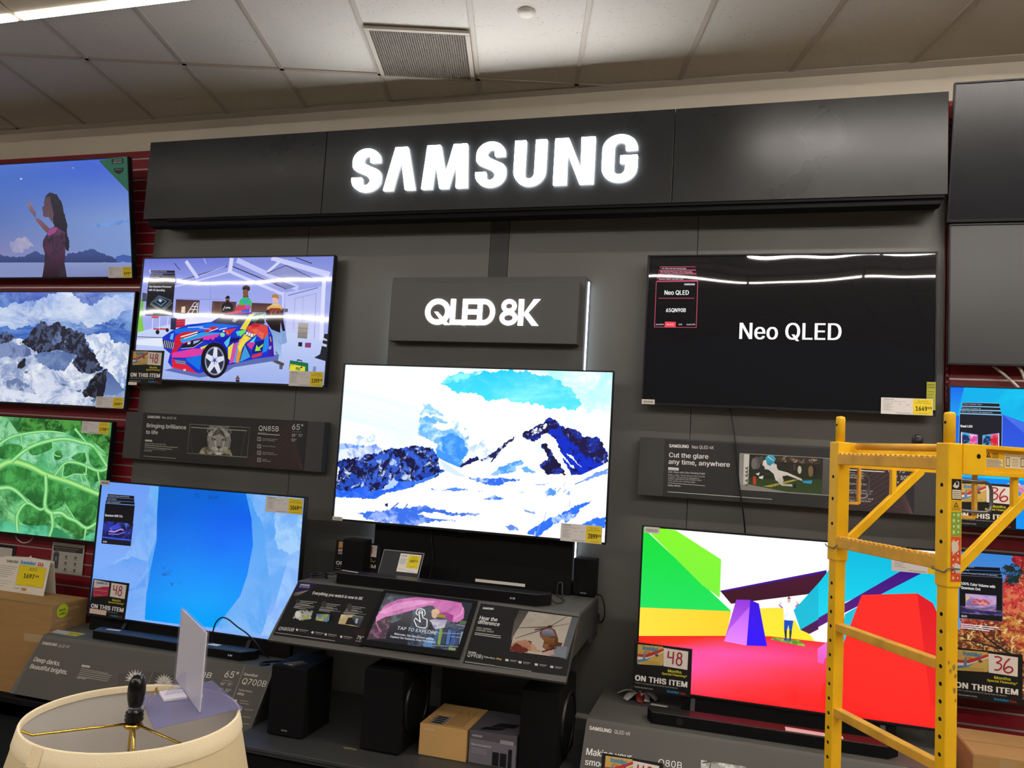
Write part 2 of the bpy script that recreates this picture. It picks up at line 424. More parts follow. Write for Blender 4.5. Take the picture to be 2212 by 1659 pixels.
# ------------------------------------------------------------------ pictures on screens and printed boards (positions in 1/2000 of the board's own width and height)
ART = {
 'car': [
  ('P',"0 0 2000 0 2000 2000 0 2000",('8d97e6','b9c2fb')),
  ('P',"365 414 965 245 1517 573 1525 908 407 908",('8f9be6','aab2f2')),
  ('P',"11 21 936 9 955 159 386 406 21 509",('6d7ad6','99a5ea')),
  ('P',"957 17 1985 17 2000 782 1881 498 1545 543 970 159",('808cdc','a8b2f0')),
  ('L',(385,401,919,155),11.2,'15152a'),
  ('L',(970,156,1553,521),14.1,'1a1a30'),
  ('L',(344,92,416,206),11.3,'2a2a50'),
  ('L',(359,486,945,248),25.6,'c6cbfa'),
  ('L',(965,248,1518,604),47.1,'d0d4ff'),
  ('L',(958,25,951,260),72.4,'d9dcff'),
  ('L',(471,63,619,344),57.7,'cfd4ff'),
  ('L',(1016,58,1660,512),81.6,'c3c9fb'),
  ('L',(1368,18,1957,303),92.9,'cdd2ff'),
  ('L',(1615,31,1776,126),12.3,'25253e'),
  ('L',(1461,82,1341,250),46.3,'d6daff'),
  ('L',(660,19,697,115),12.7,'b5bdf2'),
  ('L',(635,304,898,158),9.5,'cfd4ff'),
  ('L',(78,201,106,283),32.5,'b9c2f5'),
  ('P',"1332 273 1524 152 1817 369 1695 444",'8f97cf'),
  ('P',"1327 365 1446 366 1639 482 1544 527",'7d84bc'),
  ('L',"1332 273 1524 152 1817 369",10.8,'3a3c5c'),
  ('L',(1337,365,1543,523),10.8,'3a3c5c'),
  ('P',"1531 573 1889 475 1907 1298 1579 1195",('b9c0f6','cdd3fb')),
  ('L',(1907,347,1926,1297),66.3,'dfe3ff'),
  ('L',(1516,558,1535,999),36.6,'ccd2ff'),
  ('L',(1639,664,1649,1133),7.6,'8f99d8'),
  ('L',(1842,588,1858,1277),9.0,'8f99d8'),
  ('L',(1639,664,1842,588),7.6,'8f99d8'),
  ('L',(1720,634,1727,1056),6.0,'96a0dd'),
  ('L',(1568,619,1857,498),18.3,'7f88c9'),
  ('L',(753,337,782,903),6.3,'7f8ad6'),
  ('L',(1106,371,1103,496),6.2,'7f8ad6'),
  ('L',(392,678,908,680),8.0,'7984d0'),
  ('L',(952,550,1437,558),7.8,'a5aef0'),
  ('P',"14 1219 428 1066 1579 1180 2000 1325 1996 1952 33 1986",('cfdcff','9fb4f0')),
  ('P',"12 1348 314 1307 302 1450 6 1428",'e6eeff'),
  ('P',"397 924 922 901 910 1057 556 1080 429 1082",('d9dcff','eef0ff')),
  ('P',"404 685 661 697 659 913 407 903",('4a3038','6d4c40')),
  ('P',"796 710 1049 721 1050 903 798 918",('4a3038','6d4c40')),
  ('P',"1207 735 1417 745 1376 887 1207 882",('4a3038','6d4c40')),
  ('P',"473 804 512 796 515 899 473 896",'efd9b8'),
  ('P',"1157 744 1202 736 1202 820 1184 821",'3a2a38'),
  ('L',(813,723,818,903),7.8,'8c6650'),
  ('L',(890,722,896,901),7.8,'8c6650'),
  ('L',(967,722,973,900),7.8,'8c6650'),
  ('L',"527 946 604 740 625 732",11.1,'f0f2ff'),
  ('L',(581,937,636,747),11.0,'f0f2ff'),
  ('L',(546,906,646,913),11.0,'f0f2ff'),
  ('L',(563,843,648,850),11.1,'f0f2ff'),
  ('L',(581,795,647,803),11.1,'f0f2ff'),
  ('L',(646,732,647,921),11.0,'f0f2ff'),
  ('L',(525,922,657,1093),11.1,'f0f2ff'),
  ('L',(631,921,556,1080),11.0,'f0f2ff'),
  ('P',"369 985 432 990 433 1180 373 1171",'2c2c48'),
  ('P',"429 1006 525 1001 528 1131 433 1142",'b81f3c'),
  ('L',(432,1043,524,1038),6.3,'e0607a'),
  ('L',(434,1082,527,1077),6.3,'e0607a'),
  ('P',"156 956 232 958 229 994 158 992",'c83a3c'),
  ('L',(186,1167,348,1166),23.9,'c2362f'),
  ('L',(169,992,173,1167),12.8,'e3e6ff'),
  ('L',(244,974,251,1166),12.8,'e3e6ff'),
  ('L',(336,973,337,1164),12.7,'e3e6ff'),
  ('P',"258 1216 257 1233 252 1246 243 1254 234 1254 225 1247 218 1234 214 1217 215 1201 221 1187 229 1180 238 1180 248 1187 254 1200",'201e2a'),
  ('P',"359 1182 358 1196 354 1207 347 1213 339 1214 331 1208 325 1197 323 1183 323 1169 328 1158 335 1152 343 1152 351 1157 356 1168",'201e2a'),
  ('L',(19,1300,293,1304),12.8,'54577a'),
  ('P',"12 671 48 703 56 1026 86 1198 9 1232 12 833",('6fae5c','86d04e')),
  ('P',"26 574 77 590 80 719 30 720",'474d66'),
  ('P',"1692 1034 1791 1039 1789 1279 1695 1270",('b8afa8','857c78')),
  ('L',(1694,1117,1790,1123),7.5,'75706e'),
  ('L',(1696,1192,1789,1198),7.5,'75706e'),
  ('P',"1708 1334 1746 1333 1747 1400 1709 1398",'2a2030'),
  ('P',"1775 1339 1833 1340 1832 1415 1774 1411",'8a3f78'),
  ('P',"1540 824 1579 824 1577 877 1541 878",'565b7c'),
  ('P',"1640 1611 1820 1648 1827 1776 1637 1760",'14714a'),
  ('P',"1648 1666 1794 1704 1794 1785 1639 1763",'e4d93a'),
  ('P',"1703 1708 1747 1721 1745 1766 1701 1753",'7d9a3a'),
  ('L',"1709 1633 1712 1603 1756 1612 1760 1646",13.4,'3a3a46'),
  ('P',"1680 1679 1679 1685 1676 1690 1671 1693 1666 1693 1662 1691 1658 1686 1657 1680 1657 1674 1660 1670 1665 1667 1670 1667 1675 1669 1678 1673",'b9a23a'),
  ('P',"1768 1712 1767 1719 1764 1724 1760 1727 1755 1728 1750 1725 1747 1720 1745 1713 1746 1707 1749 1702 1753 1699 1758 1698 1763 1701 1767 1706",'5a4a3a'),
  ('P',"1540 1651 1577 1661 1572 1755 1541 1750",'565e78'),
  ('P',"1870 1696 1900 1697 1898 1777 1870 1773",'8088b0'),
  ('P',"1113 1899 1151 1905 1152 1970 1115 1968",'2e2834'),
  ('P',"1121 1870 1141 1873 1141 1902 1121 1899",'b5274a'),
  ('L',(1119,1926,1150,1929),7.6,'c8c0d8'),
  ('P',"1954 1200 1987 1199 1992 1613 1873 1562 1927 1509",'23252f'),
  ('P',"1946 1257 1989 1291 1989 1310 1942 1292",'c9cee6'),
  ('P',"1940 1341 1987 1362 1987 1399 1938 1382",'c9cee6'),
  ('P',"899 780 932 737 989 737 1020 783 1022 869 905 886",'14161f'),
  ('P',"978 690 977 711 972 727 963 736 953 736 943 727 936 711 933 691 934 670 939 654 948 645 958 645 967 654 975 670",'8d6253'),
  ('P',"976 717 975 727 971 735 963 740 955 740 948 735 942 727 939 717 941 707 945 699 953 694 961 694 968 699 974 707",'261c1e'),
  ('P',"930 655 951 620 974 639 978 670 931 670",'12141f'),
  ('L',"943 823 968 810 994 823",21.8,'c2bcc8'),
  ('L',(919,854,936,792),12.5,'d8d0d8'),
  ('P',"1114 612 1165 612 1176 674 1113 674",'6e4436'),
  ('P',"1067 760 1204 759 1196 859 1033 872 1050 822",'d03f52'),
  ('P',"1085 685 1122 651 1172 651 1206 715 1206 793 1138 767 1076 775",'33c457'),
  ('P',"1106 690 1120 659 1141 728 1170 654 1184 682 1144 762",'3c93ea'),
  ('P',"1135 778 1193 759 1192 828 1150 824",'b94cc8'),
  ('P',"1112 844 1195 836 1191 888 1105 896",'3960d8'),
  ('P',"1179 511 1177 534 1166 551 1151 561 1133 561 1116 551 1104 534 1098 511 1101 489 1111 471 1127 461 1145 461 1162 471 1174 489",'2c1c20'),
  ('P',"1164 581 1163 607 1156 627 1145 638 1133 639 1121 627 1112 607 1107 581 1109 556 1115 535 1126 524 1139 524 1151 535 1160 556",'845644'),
  ('P',"1129 573 1129 575 1128 577 1127 578 1126 578 1125 577 1124 575 1123 573 1123 571 1124 570 1125 569 1127 569 1128 570 1129 571",'201010'),
  ('P',"1149 575 1148 577 1148 579 1147 579 1145 579 1144 579 1143 577 1143 575 1143 573 1144 571 1145 570 1146 570 1147 571 1148 573",'201010'),
  ('L',(1129,612,1146,612),6.2,'5c2c2c'),
  ('P',"1419 1138 1579 1180 1580 1361 1542 1377 1557 1587 1498 1590 1450 1304",('7fa4da','a9c6ee')),
  ('L',(1507,1303,1540,1377),12.1,'7b98cc'),
  ('P',"1523 1060 1580 1210 1597 1345 1549 1362",'86a6d8'),
  ('L',(1492,1484,1514,1529),15.1,'3a4a6c'),
  ('P',"1504 1612 1587 1661 1583 1700 1517 1672 1466 1636",'5a4a48'),
  ('P',"1359 1565 1423 1563 1436 1615 1367 1622",'a77a52'),
  ('P',"1360 834 1400 795 1499 794 1537 824 1542 999 1570 1165 1543 1169 1517 1033 1521 1196 1430 1145 1368 1025",'1c1119'),
  ('P',"1369 806 1418 757 1487 756 1527 811 1522 860 1481 817 1465 894 1444 825 1421 894 1403 833 1364 849",('e9cf78','b8452f')),
  ('P',"1393 841 1418 940 1428 848 1456 917 1470 840 1500 893 1521 840 1490 817 1402 818",'8a2d24'),
  ('P',"1476 698 1475 726 1468 749 1457 761 1443 761 1431 749 1421 727 1417 699 1418 671 1425 649 1437 636 1450 636 1462 648 1472 671",'e5bfb0'),
  ('P',"1408 665 1410 612 1444 596 1475 619 1476 695 1463 665 1422 650",'b98048'),
  ('P',"1438 696 1437 698 1437 699 1435 700 1434 700 1433 699 1432 698 1432 696 1432 694 1433 692 1434 691 1435 691 1436 692 1437 694",'40201a'),
  ('P',"1461 700 1460 702 1460 704 1458 705 1457 705 1456 704 1455 702 1455 700 1455 698 1456 697 1457 696 1458 696 1459 697 1460 698",'40201a'),
  ('L',(1439,738,1457,741),6.1,'a0504a'),
  ('P',"348 1827 735 1924 978 1857 1083 1745 1524 1619 1529 1528 861 1616",'5f6fb4'),
  ('P',"295 1300 393 1191 557 1092 806 1043 933 920 1073 871 1216 885 1264 946 1303 976 1341 1064 1399 1096 1448 1244 1482 1560 1306 1601 1021 1714 731 1855 431 1779 383 1699 397 1557 320 1473",'1b34cc'),
  ('P',"1033 872 1216 885 1105 899 933 920",'d84a58'),
  ('P',"815 1054 933 924 1192 905 1122 1091",('4a4f6c','343850')),
  ('P',"1021 1027 1057 946 1081 1007 1051 1046",'9aa3c0'),
  ('L',"827 1043 939 932 1182 913",10.9,'2a2c44'),
  ('P',"1175 1141 1267 900 1351 895 1356 1063 1228 1104",'3a4a54'),
  ('P',"1223 1020 1272 904 1352 903 1351 979",'57985e'),
  ('L',(1231,981,1347,911),9.2,'c8e0e0'),
  ('P',"1256 1065 1321 934 1363 1048",'121218'),
  ('P',"1168 1147 1224 1023 1298 1065 1290 1144",'1c1c28'),
  ('P',"1112 1148 1197 913 1249 897 1173 1155",'ecd93c'),
  ('P',"414 1181 796 1059 1102 1099 936 1153 628 1204 439 1240",'1570ea'),
  ('P',"732 1201 815 1113 895 1119 836 1171 777 1213",'d22038'),
  ('P',"426 1375 443 1272 522 1210 710 1183 498 1325 518 1395 463 1526 399 1592 441 1414",'d01c30'),
  ('P',"489 1330 714 1209 942 1211 742 1282 514 1383",'2aa0e8'),
  ('P',"524 1380 762 1263 912 1225 856 1325 635 1332 537 1411",'e23cae'),
  ('P',"386 1250 417 1225 413 1336 380 1329",'58b8ea'),
  ('L',(495,1289,672,1206),18.9,'f2f0d0'),
  ('L',(529,1316,667,1242),12.6,'f2f0d0'),
  ('L',(794,1195,884,1143),14.0,'dfe8ff'),
  ('L',(798,1215,881,1169),7.8,'23305c'),
  ('L',(898,1161,976,1133),14.0,'dfe8ff'),
  ('L',(560,1135,727,1123),12.6,'bfe0ff'),
  ('L',"761 1325 795 1371 812 1316 846 1361 872 1283",18.7,'1b1f9c'),
  ('L',(687,1140,813,1160),9.4,'f0c0e0'),
  ('P',"942 1168 1076 1135 999 1252",'e03436'),
  ('L',"977 1234 985 1187 997 1225",9.3,'f0a040'),
  ('P',"961 1242 960 1257 953 1269 944 1275 933 1276 923 1269 915 1258 912 1243 914 1228 920 1216 929 1209 940 1209 950 1215 958 1227",'86e0a0'),
  ('P',"957 1185 956 1191 954 1196 950 1198 945 1199 941 1196 938 1191 936 1185 937 1179 939 1174 943 1171 948 1171 952 1174 955 1179",'f3f3f8'),
  ('P',"300 1339 439 1374 414 1489 325 1473",'1c1c38'),
  ('L',(326,1348,323,1465),11.1,'d5d9f2'),
  ('L',(347,1354,342,1469),11.1,'d5d9f2'),
  ('L',(367,1359,362,1473),11.0,'d5d9f2'),
  ('L',(388,1365,381,1477),11.0,'d5d9f2'),
  ('L',(409,1371,401,1481),11.0,'d5d9f2'),
  ('L',(429,1376,420,1485),11.0,'d5d9f2'),
  ('P',"524 1403 625 1337 741 1299 724 1373 644 1463 505 1478",'1b1b2e'),
  ('P',"575 1370 608 1358 606 1400 577 1409",'c5d4f4'),
  ('P',"637 1352 714 1327 685 1367 640 1399",'9db6e6'),
  ('L',"512 1474 643 1454 731 1357",7.8,'d8e4ff'),
  ('P',"426 1543 644 1469 813 1467 734 1575 569 1616 420 1619",'e23ca8'),
  ('P',"570 1632 749 1556 730 1811 594 1674",'1172ea'),
  ('P',"421 1635 575 1707 690 1838 712 1859 433 1779",'e0203a'),
  ('P',"454 1641 574 1660 584 1733 469 1707",'46507c'),
  ('L',(461,1668,576,1688),9.4,'a8b0d8'),
  ('L',(466,1696,577,1716),9.4,'a8b0d8'),
  ('P',"554 1804 585 1792 582 1831 561 1829",'f0c0d0'),
  ('P',"383 1699 437 1713 430 1776",'2444d8'),
  ('P',"714 1451 808 1394 811 1432 790 1467 778 1441 762 1481 747 1450 734 1485",'f1e03a'),
  ('P',"843 1323 1006 1256 1103 1303 1119 1667 1021 1713 1000 1503 910 1367",'131bb0'),
  ('P',"959 1366 1024 1256 1012 1395 994 1442",'55c0ee'),
  ('P',"1005 1441 1061 1362 1039 1640 1017 1610",'ecdf42'),
  ('P',"1064 1378 1103 1353 1081 1665 1032 1698",'d84cae'),
  ('P',"1102 1361 1120 1337 1104 1667 1077 1676",'48a8e4'),
  ('P',"1114 1318 1172 1259 1134 1666 1102 1678",'ef9434'),
  ('P',"1160 1229 1294 1214 1159 1390 1113 1376 1129 1314",'f4cc30'),
  ('P',"1105 1422 1185 1228 1208 1281 1131 1513",'f6de50'),
  ('P',"1138 1638 1182 1381 1248 1573 1151 1656",'3e9ee2'),
  ('P',"1178 1116 1265 1053 1389 1093 1407 1233 1349 1310 1275 1221 1193 1193",'e04a3c'),
  ('P',"1217 1082 1265 1053 1316 1064 1308 1110 1239 1124",'c21f3c'),
  ('P',"1231 1158 1280 1141 1364 1216 1349 1307",'f06a48'),
  ('P',"1101 1179 1177 1151 1175 1193 1119 1268",'7be052'),
  ('P',"1018 1317 1117 1276 1110 1322 1025 1356",'0c1250'),
  ('P',"1072 1193 1101 1176 1124 1230 1096 1261",'3fd0e0'),
  ('P',"1181 1190 1260 1226 1248 1283 1181 1243",'eeeef4'),
  ('P',"1208 1373 1288 1248 1259 1389",'48d8ec'),
  ('P',"1194 1389 1222 1349 1282 1355 1248 1463",'d43c9c'),
  ('P',"1252 1527 1284 1355 1367 1319 1352 1499",'101a86'),
  ('P',"1285 1488 1296 1388 1318 1430 1381 1344 1394 1367 1329 1448 1347 1475",'a5e83e'),
  ('P',"1368 1295 1419 1184 1444 1368 1399 1491 1362 1507",'2a88ec'),
  ('P',"1403 1172 1450 1289 1482 1560 1432 1550",'4a149c'),
  ('P',"1254 1557 1362 1497 1355 1553 1268 1599",'e23238'),
  ('P',"1424 1411 1448 1395 1446 1456 1422 1454",'8aa0e0'),
  ('L',"1138 1638 1155 1497 1182 1381 1248 1573",13.7,'1a1a22'),
  ('L',(1206,1204,1196,1251),10.7,'22222a'),
  ('L',(1229,1216,1219,1262),10.7,'22222a'),
  ('L',"1260 1226 1248 1283 1181 1243",9.2,'22222a'),
  ('L',"1330 1140 1294 1202 1327 1262",12.2,'c03cb0'),
  ('L',"1282 1355 1367 1319 1352 1499",7.6,'0a0a24'),
  ('L',(1426,1260,1440,1335),12.1,'e4d050'),
  ('P',"1019 1640 1019 1713 1009 1781 990 1839 963 1885 931 1915 895 1926 858 1919 822 1893 790 1850 764 1793 745 1725 736 1653 736 1580 746 1511 766 1452 793 1406 825 1376 862 1366 899 1374 935 1401 967 1444 992 1502 1010 1568",'17141c'),
  ('P',"986 1651 986 1709 979 1764 965 1811 946 1847 922 1871 896 1880 868 1874 841 1853 817 1818 798 1772 784 1718 777 1660 777 1602 784 1547 798 1499 818 1463 842 1439 869 1430 896 1437 923 1459 946 1494 966 1540 979 1593",'8e95b0'),
  ('P',"972 1652 972 1704 966 1752 954 1794 937 1826 917 1847 894 1855 870 1850 847 1831 827 1800 810 1759 798 1711 791 1660 791 1607 797 1559 809 1516 826 1484 847 1463 870 1455 894 1461 917 1480 937 1512 954 1552 966 1600",'2c3048'),
  ('P',"909 1660 897 1446 861 1441 855 1652",'dfe4f4'),
  ('P',"891 1707 980 1639 969 1574 873 1605",'dfe4f4'),
  ('P',"861 1683 928 1854 956 1819 904 1628",'dfe4f4'),
  ('P',"860 1622 812 1795 841 1839 904 1690",'dfe4f4'),
  ('P',"890 1607 792 1542 782 1605 874 1704",'dfe4f4'),
  ('P',"914 1648 913 1676 905 1699 893 1712 878 1713 864 1701 854 1679 849 1651 850 1623 858 1600 871 1587 885 1586 899 1598 910 1620",'d3d9ee'),
  ('P',"896 1646 895 1659 891 1670 885 1676 878 1677 871 1671 865 1661 863 1647 864 1634 868 1623 874 1617 881 1616 888 1622 893 1633",'3c50b4'),
  ('P',"886 1698 885 1705 882 1708 878 1705 876 1699 877 1692 881 1689 884 1692",'3a3f5a'),
  ('P',"862 1661 861 1667 858 1670 854 1668 852 1661 853 1655 857 1652 860 1654",'3a3f5a'),
  ('P',"871 1607 870 1614 866 1617 862 1614 861 1608 862 1601 865 1598 869 1601",'3a3f5a'),
  ('P',"900 1612 899 1618 895 1621 892 1619 890 1612 891 1606 894 1603 898 1605",'3a3f5a'),
  ('P',"910 1668 908 1675 905 1678 901 1675 899 1669 900 1662 904 1659 908 1662",'3a3f5a'),
  ('P',"103 215 365 218 368 258 101 250",'16161e'),
  ('P',"100 263 370 262 373 305 98 296",'16161e'),
  ('P',"94 309 375 305 379 350 90 344",'16161e'),
  ('P',"84 357 381 355 383 955 85 954",('22222a','08080c')),
  ('T','Quantum Matrix with Mini LEDs',109,241,278,243,18,'c9c9d6',0),
  ('T','Object Tracking Sound',104,288,235,289,18,'c9c9d6',0),
  ('T','Quantum HDR 32x',98,335,205,334,18,'c9c9d6',0),
  ('T','Neo Quantum Processor',98,493,346,497,32,'e8e8f4',1),
  ('T','with 4K Upscaling',97,548,276,555,32,'e8e8f4',1),
  ('P',"128 751 215 619 366 702 265 875",'4c6070'),
  ('P',"148 751 219 646 345 705 260 843",'10161e'),
  ('P',"173 727 227 657 311 715 253 801",'6c8fb0'),
  ('P',"183 727 228 672 298 715 251 785",'0e1a2c'),
  ('P',"216 710 228 683 259 702 245 734",'b6d4f4'),
  ('L',(143,767,130,777),8.0,'9fb8c8'),
  ('L',(277,862,289,875),8.0,'9fb8c8'),
  ('L',(158,780,145,790),8.0,'9fb8c8'),
  ('L',(289,844,300,857),8.0,'9fb8c8'),
  ('L',(173,793,160,802),8.0,'9fb8c8'),
  ('L',(301,827,312,839),8.0,'9fb8c8'),
  ('L',(188,805,175,815),8.0,'9fb8c8'),
  ('L',(312,809,324,822),8.0,'9fb8c8'),
  ('L',(203,818,190,828),8.0,'9fb8c8'),
  ('L',(324,791,336,804),8.0,'9fb8c8'),
  ('L',(218,831,205,840),8.0,'9fb8c8'),
  ('L',(336,774,348,786),8.0,'9fb8c8'),
  ('L',(233,843,220,853),8.0,'9fb8c8'),
  ('L',(348,756,359,769),8.0,'9fb8c8'),
  ('L',(248,856,235,866),8.0,'9fb8c8'),
  ('L',(360,738,371,751),8.0,'9fb8c8'),
  ('T','Neo QLED',96,935,171,935,19,'e8e8f4',1),
 ],
 'ctr': [
  ('P',"0 0 2000 0 2000 2000 0 2000",('ffffff','e9fbff'),dict(cb='d8f5ff',thr=56,soft=18,sc=2.2,an=3)),
  ('P',"1035 398 1202 391 1491 431 1772 503 1993 672 2000 1012 986 922 961 531",('cdf4ff','f2fdff'),dict(cb='ffffff',thr=46,soft=20,sc=4,an=2,jag=15.2)),
  ('P',"1382 15 1984 5 2000 672 1827 530 1767 361 1574 102",('a4f0ff','c4f7ff'),dict(cb='eafcff',thr=52,soft=16,sc=5,jag=10.5)),
  ('P',"1800 532 1862 472 1934 475 1998 517 1994 703 1867 652 1774 597",'e2faff',dict(cb='ffffff',thr=45,soft=14,sc=9,jag=10.2)),
  ('P',"769 213 829 109 1086 33 1382 23 1574 86 1728 256 1791 394 1753 491 1490 420 1211 386 1144 407 1003 318 882 309",('1fc0f6','48d6f8'),dict(cb='8ae9fb',thr=60,soft=16,sc=4,an=2.5,jag=12.4)),
  ('P',"824 109 1086 36 898 189 778 220",'8ceafd',dict(cb='30c4f6',thr=52,soft=12,sc=12,jag=6.2)),
  ('P',"640 475 707 478 760 543 806 609 787 660 858 704 917 679 982 759 1005 839 988 922 1003 1051 977 1208 897 1200 835 1136 783 1109 765 963 684 921 625 873 629 623",('8cc8ff','3f92f2'),dict(cb='c8e4ff',thr=54,soft=10,sc=10,jag=10.8)),
  ('P',"631 639 671 594 743 614 766 678 740 780 691 834 632 856",'5aa8fa',dict(cb='a8d4ff',thr=52,soft=9,sc=12,jag=9.3)),
  ('P',"794 874 882 820 976 923 996 1051 946 1179 813 1094",('3b8cf4','2f84f0'),dict(cb='69aefa',thr=56,soft=9,sc=12,jag=9.1)),
  ('P',"727 773 766 678 789 710 847 688 906 664 885 767 821 793 770 777",'fbfeff',dict(jag=9.2)),
  ('P',"626 623 670 586 712 616 763 596 806 659 754 630 693 634 642 655",'fbfeff',dict(jag=9.3)),
  ('P',"918 699 964 744 1003 839 974 866 937 812",'fbfeff',dict(jag=9.1)),
  ('P',"695 451 759 513 789 494 771 545 729 532",'fbfeff',dict(jag=9.3)),
  ('P',"839 606 864 596 860 638",'fbfeff',dict(jag=9.2)),
  ('P',"620 865 694 908 767 959 765 1025 676 968 613 924",'fbfeff',dict(jag=9.2)),
  ('P',"139 942 171 917 203 928 239 899 284 883 336 916 347 1007 144 1035",('9dbdf2','c9dcf8'),dict(cb='f0f7ff',thr=48,soft=8,sc=12,jag=11.0)),
  ('P',"1009 1001 1056 948 1097 863 1121 845 1139 940 1192 919 1204 982 1130 1086 1013 1115",('9dbdf2','c9dcf8'),dict(cb='f0f7ff',thr=48,soft=8,sc=12,jag=10.5)),
  ('P',"552 963 603 941 616 1007 555 1029",('9dbdf2','c9dcf8'),dict(cb='f0f7ff',thr=48,soft=8,sc=12,jag=10.8)),
  ('P',"1 1040 208 1032 253 1075 216 1197 9 1270",'3c78dc',dict(cb='a4bcf2',thr=48,soft=8,sc=8,jag=4.7)),
  ('P',"17 1099 210 1063 303 1006 350 1069 353 1183 114 1326 10 1287",'a8baf0',dict(cb='d8e2fb',cc='5c84dc',thr=46,soft=8,thr2=62,sc=9,jag=4.7)),
  ('P',"937 1188 780 1024 763 1116 837 1182 949 1243 1036 1193",'3f8ef2'),
  ('P',"2 1729 121 1697 239 1702 323 1688 424 1595 546 1544 646 1466 764 1370 846 1279 797 1203 765 1111 836 1169 948 1232 1038 1258 1176 1271 1573 1249 1811 1222 1995 1051 2000 2000 1709 2000 0 2000",'ffffff',dict(cb='e2ecff',thr=62,soft=14,sc=2.2,an=2.5)),
  ('P',"4 1279 67 1230 193 1169 339 1101 422 1084 484 1053 575 1007 627 1022 669 1035 718 1005 764 1078 791 1170 805 1267 846 1279 764 1373 646 1469 546 1547 424 1595 323 1688 239 1702 121 1697 9 1715",('1b2f8e','2450c4'),dict(cb='120f34',cc='b8cdf8',thr=50,soft=4,thr2=60,sc=15,an=1.1,jag=7.9)),
  ('P',"339 1104 484 1053 575 1007 718 1005 764 1078 786 1171 721 1309 601 1389 496 1335 385 1414 340 1586 277 1610 195 1436 249 1228",'15123c',dict(cb='2f58c4',cc='a9c0f4',thr=51,soft=4,thr2=60,sc=17,jag=7.8)),
  ('P',"4 1627 129 1629 231 1532 288 1609 412 1552 501 1450 705 1426 546 1547 424 1595 323 1691 122 1700 4 1720",'1c5be0',dict(cb='3a6fe4',thr=50,soft=6,sc=14,jag=4.7)),
  ('P',"605 1471 703 1385 792 1318 846 1279 764 1373 666 1455",'3a78ea',dict(jag=3.8)),
  ('P',"366 1583 458 1414 496 1467 463 1529",'a9c4f8',dict(jag=4.6)),
  ('P',"795 1137 841 1280 923 1336 1022 1348 941 1285 857 1196",'c8daff',dict(jag=3.0)),
  ('P',"948 1232 1102 1114 1223 980 1333 838 1408 790 1582 644 1668 732 1638 955 1748 1233 1573 1249 1176 1275 1038 1261",'ffffff',dict(cb='dbe8ff',thr=58,soft=10,sc=6)),
  ('P',"1390 807 1462 718 1535 648 1561 587 1608 594 1657 670 1686 699 1732 700 1769 723 1807 786 1898 770 1935 833 1986 983 1986 1060 1917 1132 1811 1228 1743 1235 1635 861 1587 790 1552 734 1504 829 1458 865 1409 830",('0f28b4','0a2cc0'),dict(cb='14123e',thr=57,soft=5,sc=12,an=1.4,jag=7.4)),
  ('P',"1390 807 1462 718 1535 648 1560 587 1610 594 1659 670 1688 699 1771 723 1809 785 1899 769 1986 983 1977 1045 1916 1083 1859 999 1785 941 1736 852 1649 710 1584 708 1512 809 1467 869 1409 830",'1a1440',dict(cb='1c2f98',cc='9fb0ec',thr=54,soft=4,thr2=64,sc=16,jag=8.9)),
  ('P',"1417 786 1499 699 1554 647 1582 652 1520 745 1465 797",'e4ecff',dict(cb='1a1848',thr=50,soft=3,sc=26,jag=5.9)),
  ('P',"1535 878 1586 768 1647 879 1619 866 1653 985 1605 943",'fdfeff',dict(jag=5.1)),
  ('P',"1592 960 1640 1002 1743 1232 1713 1236",'fdfeff',dict(jag=5.1)),
  ('P',"1633 924 1686 1017 1766 1154 1745 1145",'fdfeff',dict(jag=5.1)),
  ('P',"1704 988 1743 1011 1811 1138",'fdfeff',dict(jag=5.1)),
  ('P',"1527 895 1569 891 1627 1051 1707 1237 1578 1251 1522 1144 1579 1075",'171338',dict(cb='2438a8',thr=56,soft=3,sc=16,jag=6.6)),
  ('P',"953 1231 1014 1134 1071 1084 1090 1126 1035 1180",'171c58',dict(cb='7a92d8',thr=60,soft=4,sc=22,jag=6.0)),
  ('P',"1100 1135 1158 1059 1232 955 1333 822 1327 868 1252 981 1212 1081 1171 1159 1190 1080",'1f2152',dict(cb='c4d0f4',thr=54,soft=4,sc=20,jag=6.0)),
  ('P',"1176 1299 1250 1189 1390 1091 1410 1134 1357 1178 1357 1238 1234 1297",'4c94ee',dict(cb='88bcf8',thr=52,soft=6,sc=14,jag=4.4)),
  ('P',"1393 1190 1432 1163 1500 1235 1423 1243",'62a6f2',dict(jag=3.7)),
  ('P',"1748 1232 1811 1225 1986 1063 1988 1121 1796 1313",'ffffff'),
  ('P',"1020 1349 1139 1346 1274 1319 1393 1329 1285 1374 1276 1399 1171 1415",'2f68e0',dict(cb='a8c6fb',thr=58,soft=5,sc=12,jag=5.2)),
  ('P',"808 1522 928 1478 1026 1495 900 1522",'4a82e8',dict(cb='a8c6fb',thr=58,soft=5,sc=12,jag=5.3)),
  ('P',"748 1519 800 1510 782 1531",'3c6cd8',dict(cb='a8c6fb',thr=58,soft=5,sc=12,jag=5.3)),
  ('P',"1139 1587 1234 1544 1292 1567 1226 1591",'3c78e4',dict(cb='a8c6fb',thr=58,soft=5,sc=12,jag=5.2)),
  ('P',"1384 1476 1426 1460 1422 1476",'7c98d8',dict(cb='a8c6fb',thr=58,soft=5,sc=12,jag=5.1)),
  ('P',"1087 1502 1130 1493 1116 1506",'7c98d8',dict(cb='a8c6fb',thr=58,soft=5,sc=12,jag=5.2)),
  ('P',"1457 1953 1626 1739 1759 1612 1902 1504 1810 1621 1798 1676 1674 1802 1594 1891 1541 1976",'2a6ae6',dict(cb='a8c6fb',thr=58,soft=5,sc=12,jag=5.0)),
  ('P',"1824 1806 1898 1728 1990 1680 1988 1818",'2a6ce8',dict(cb='a8c6fb',thr=58,soft=5,sc=12,jag=5.0)),
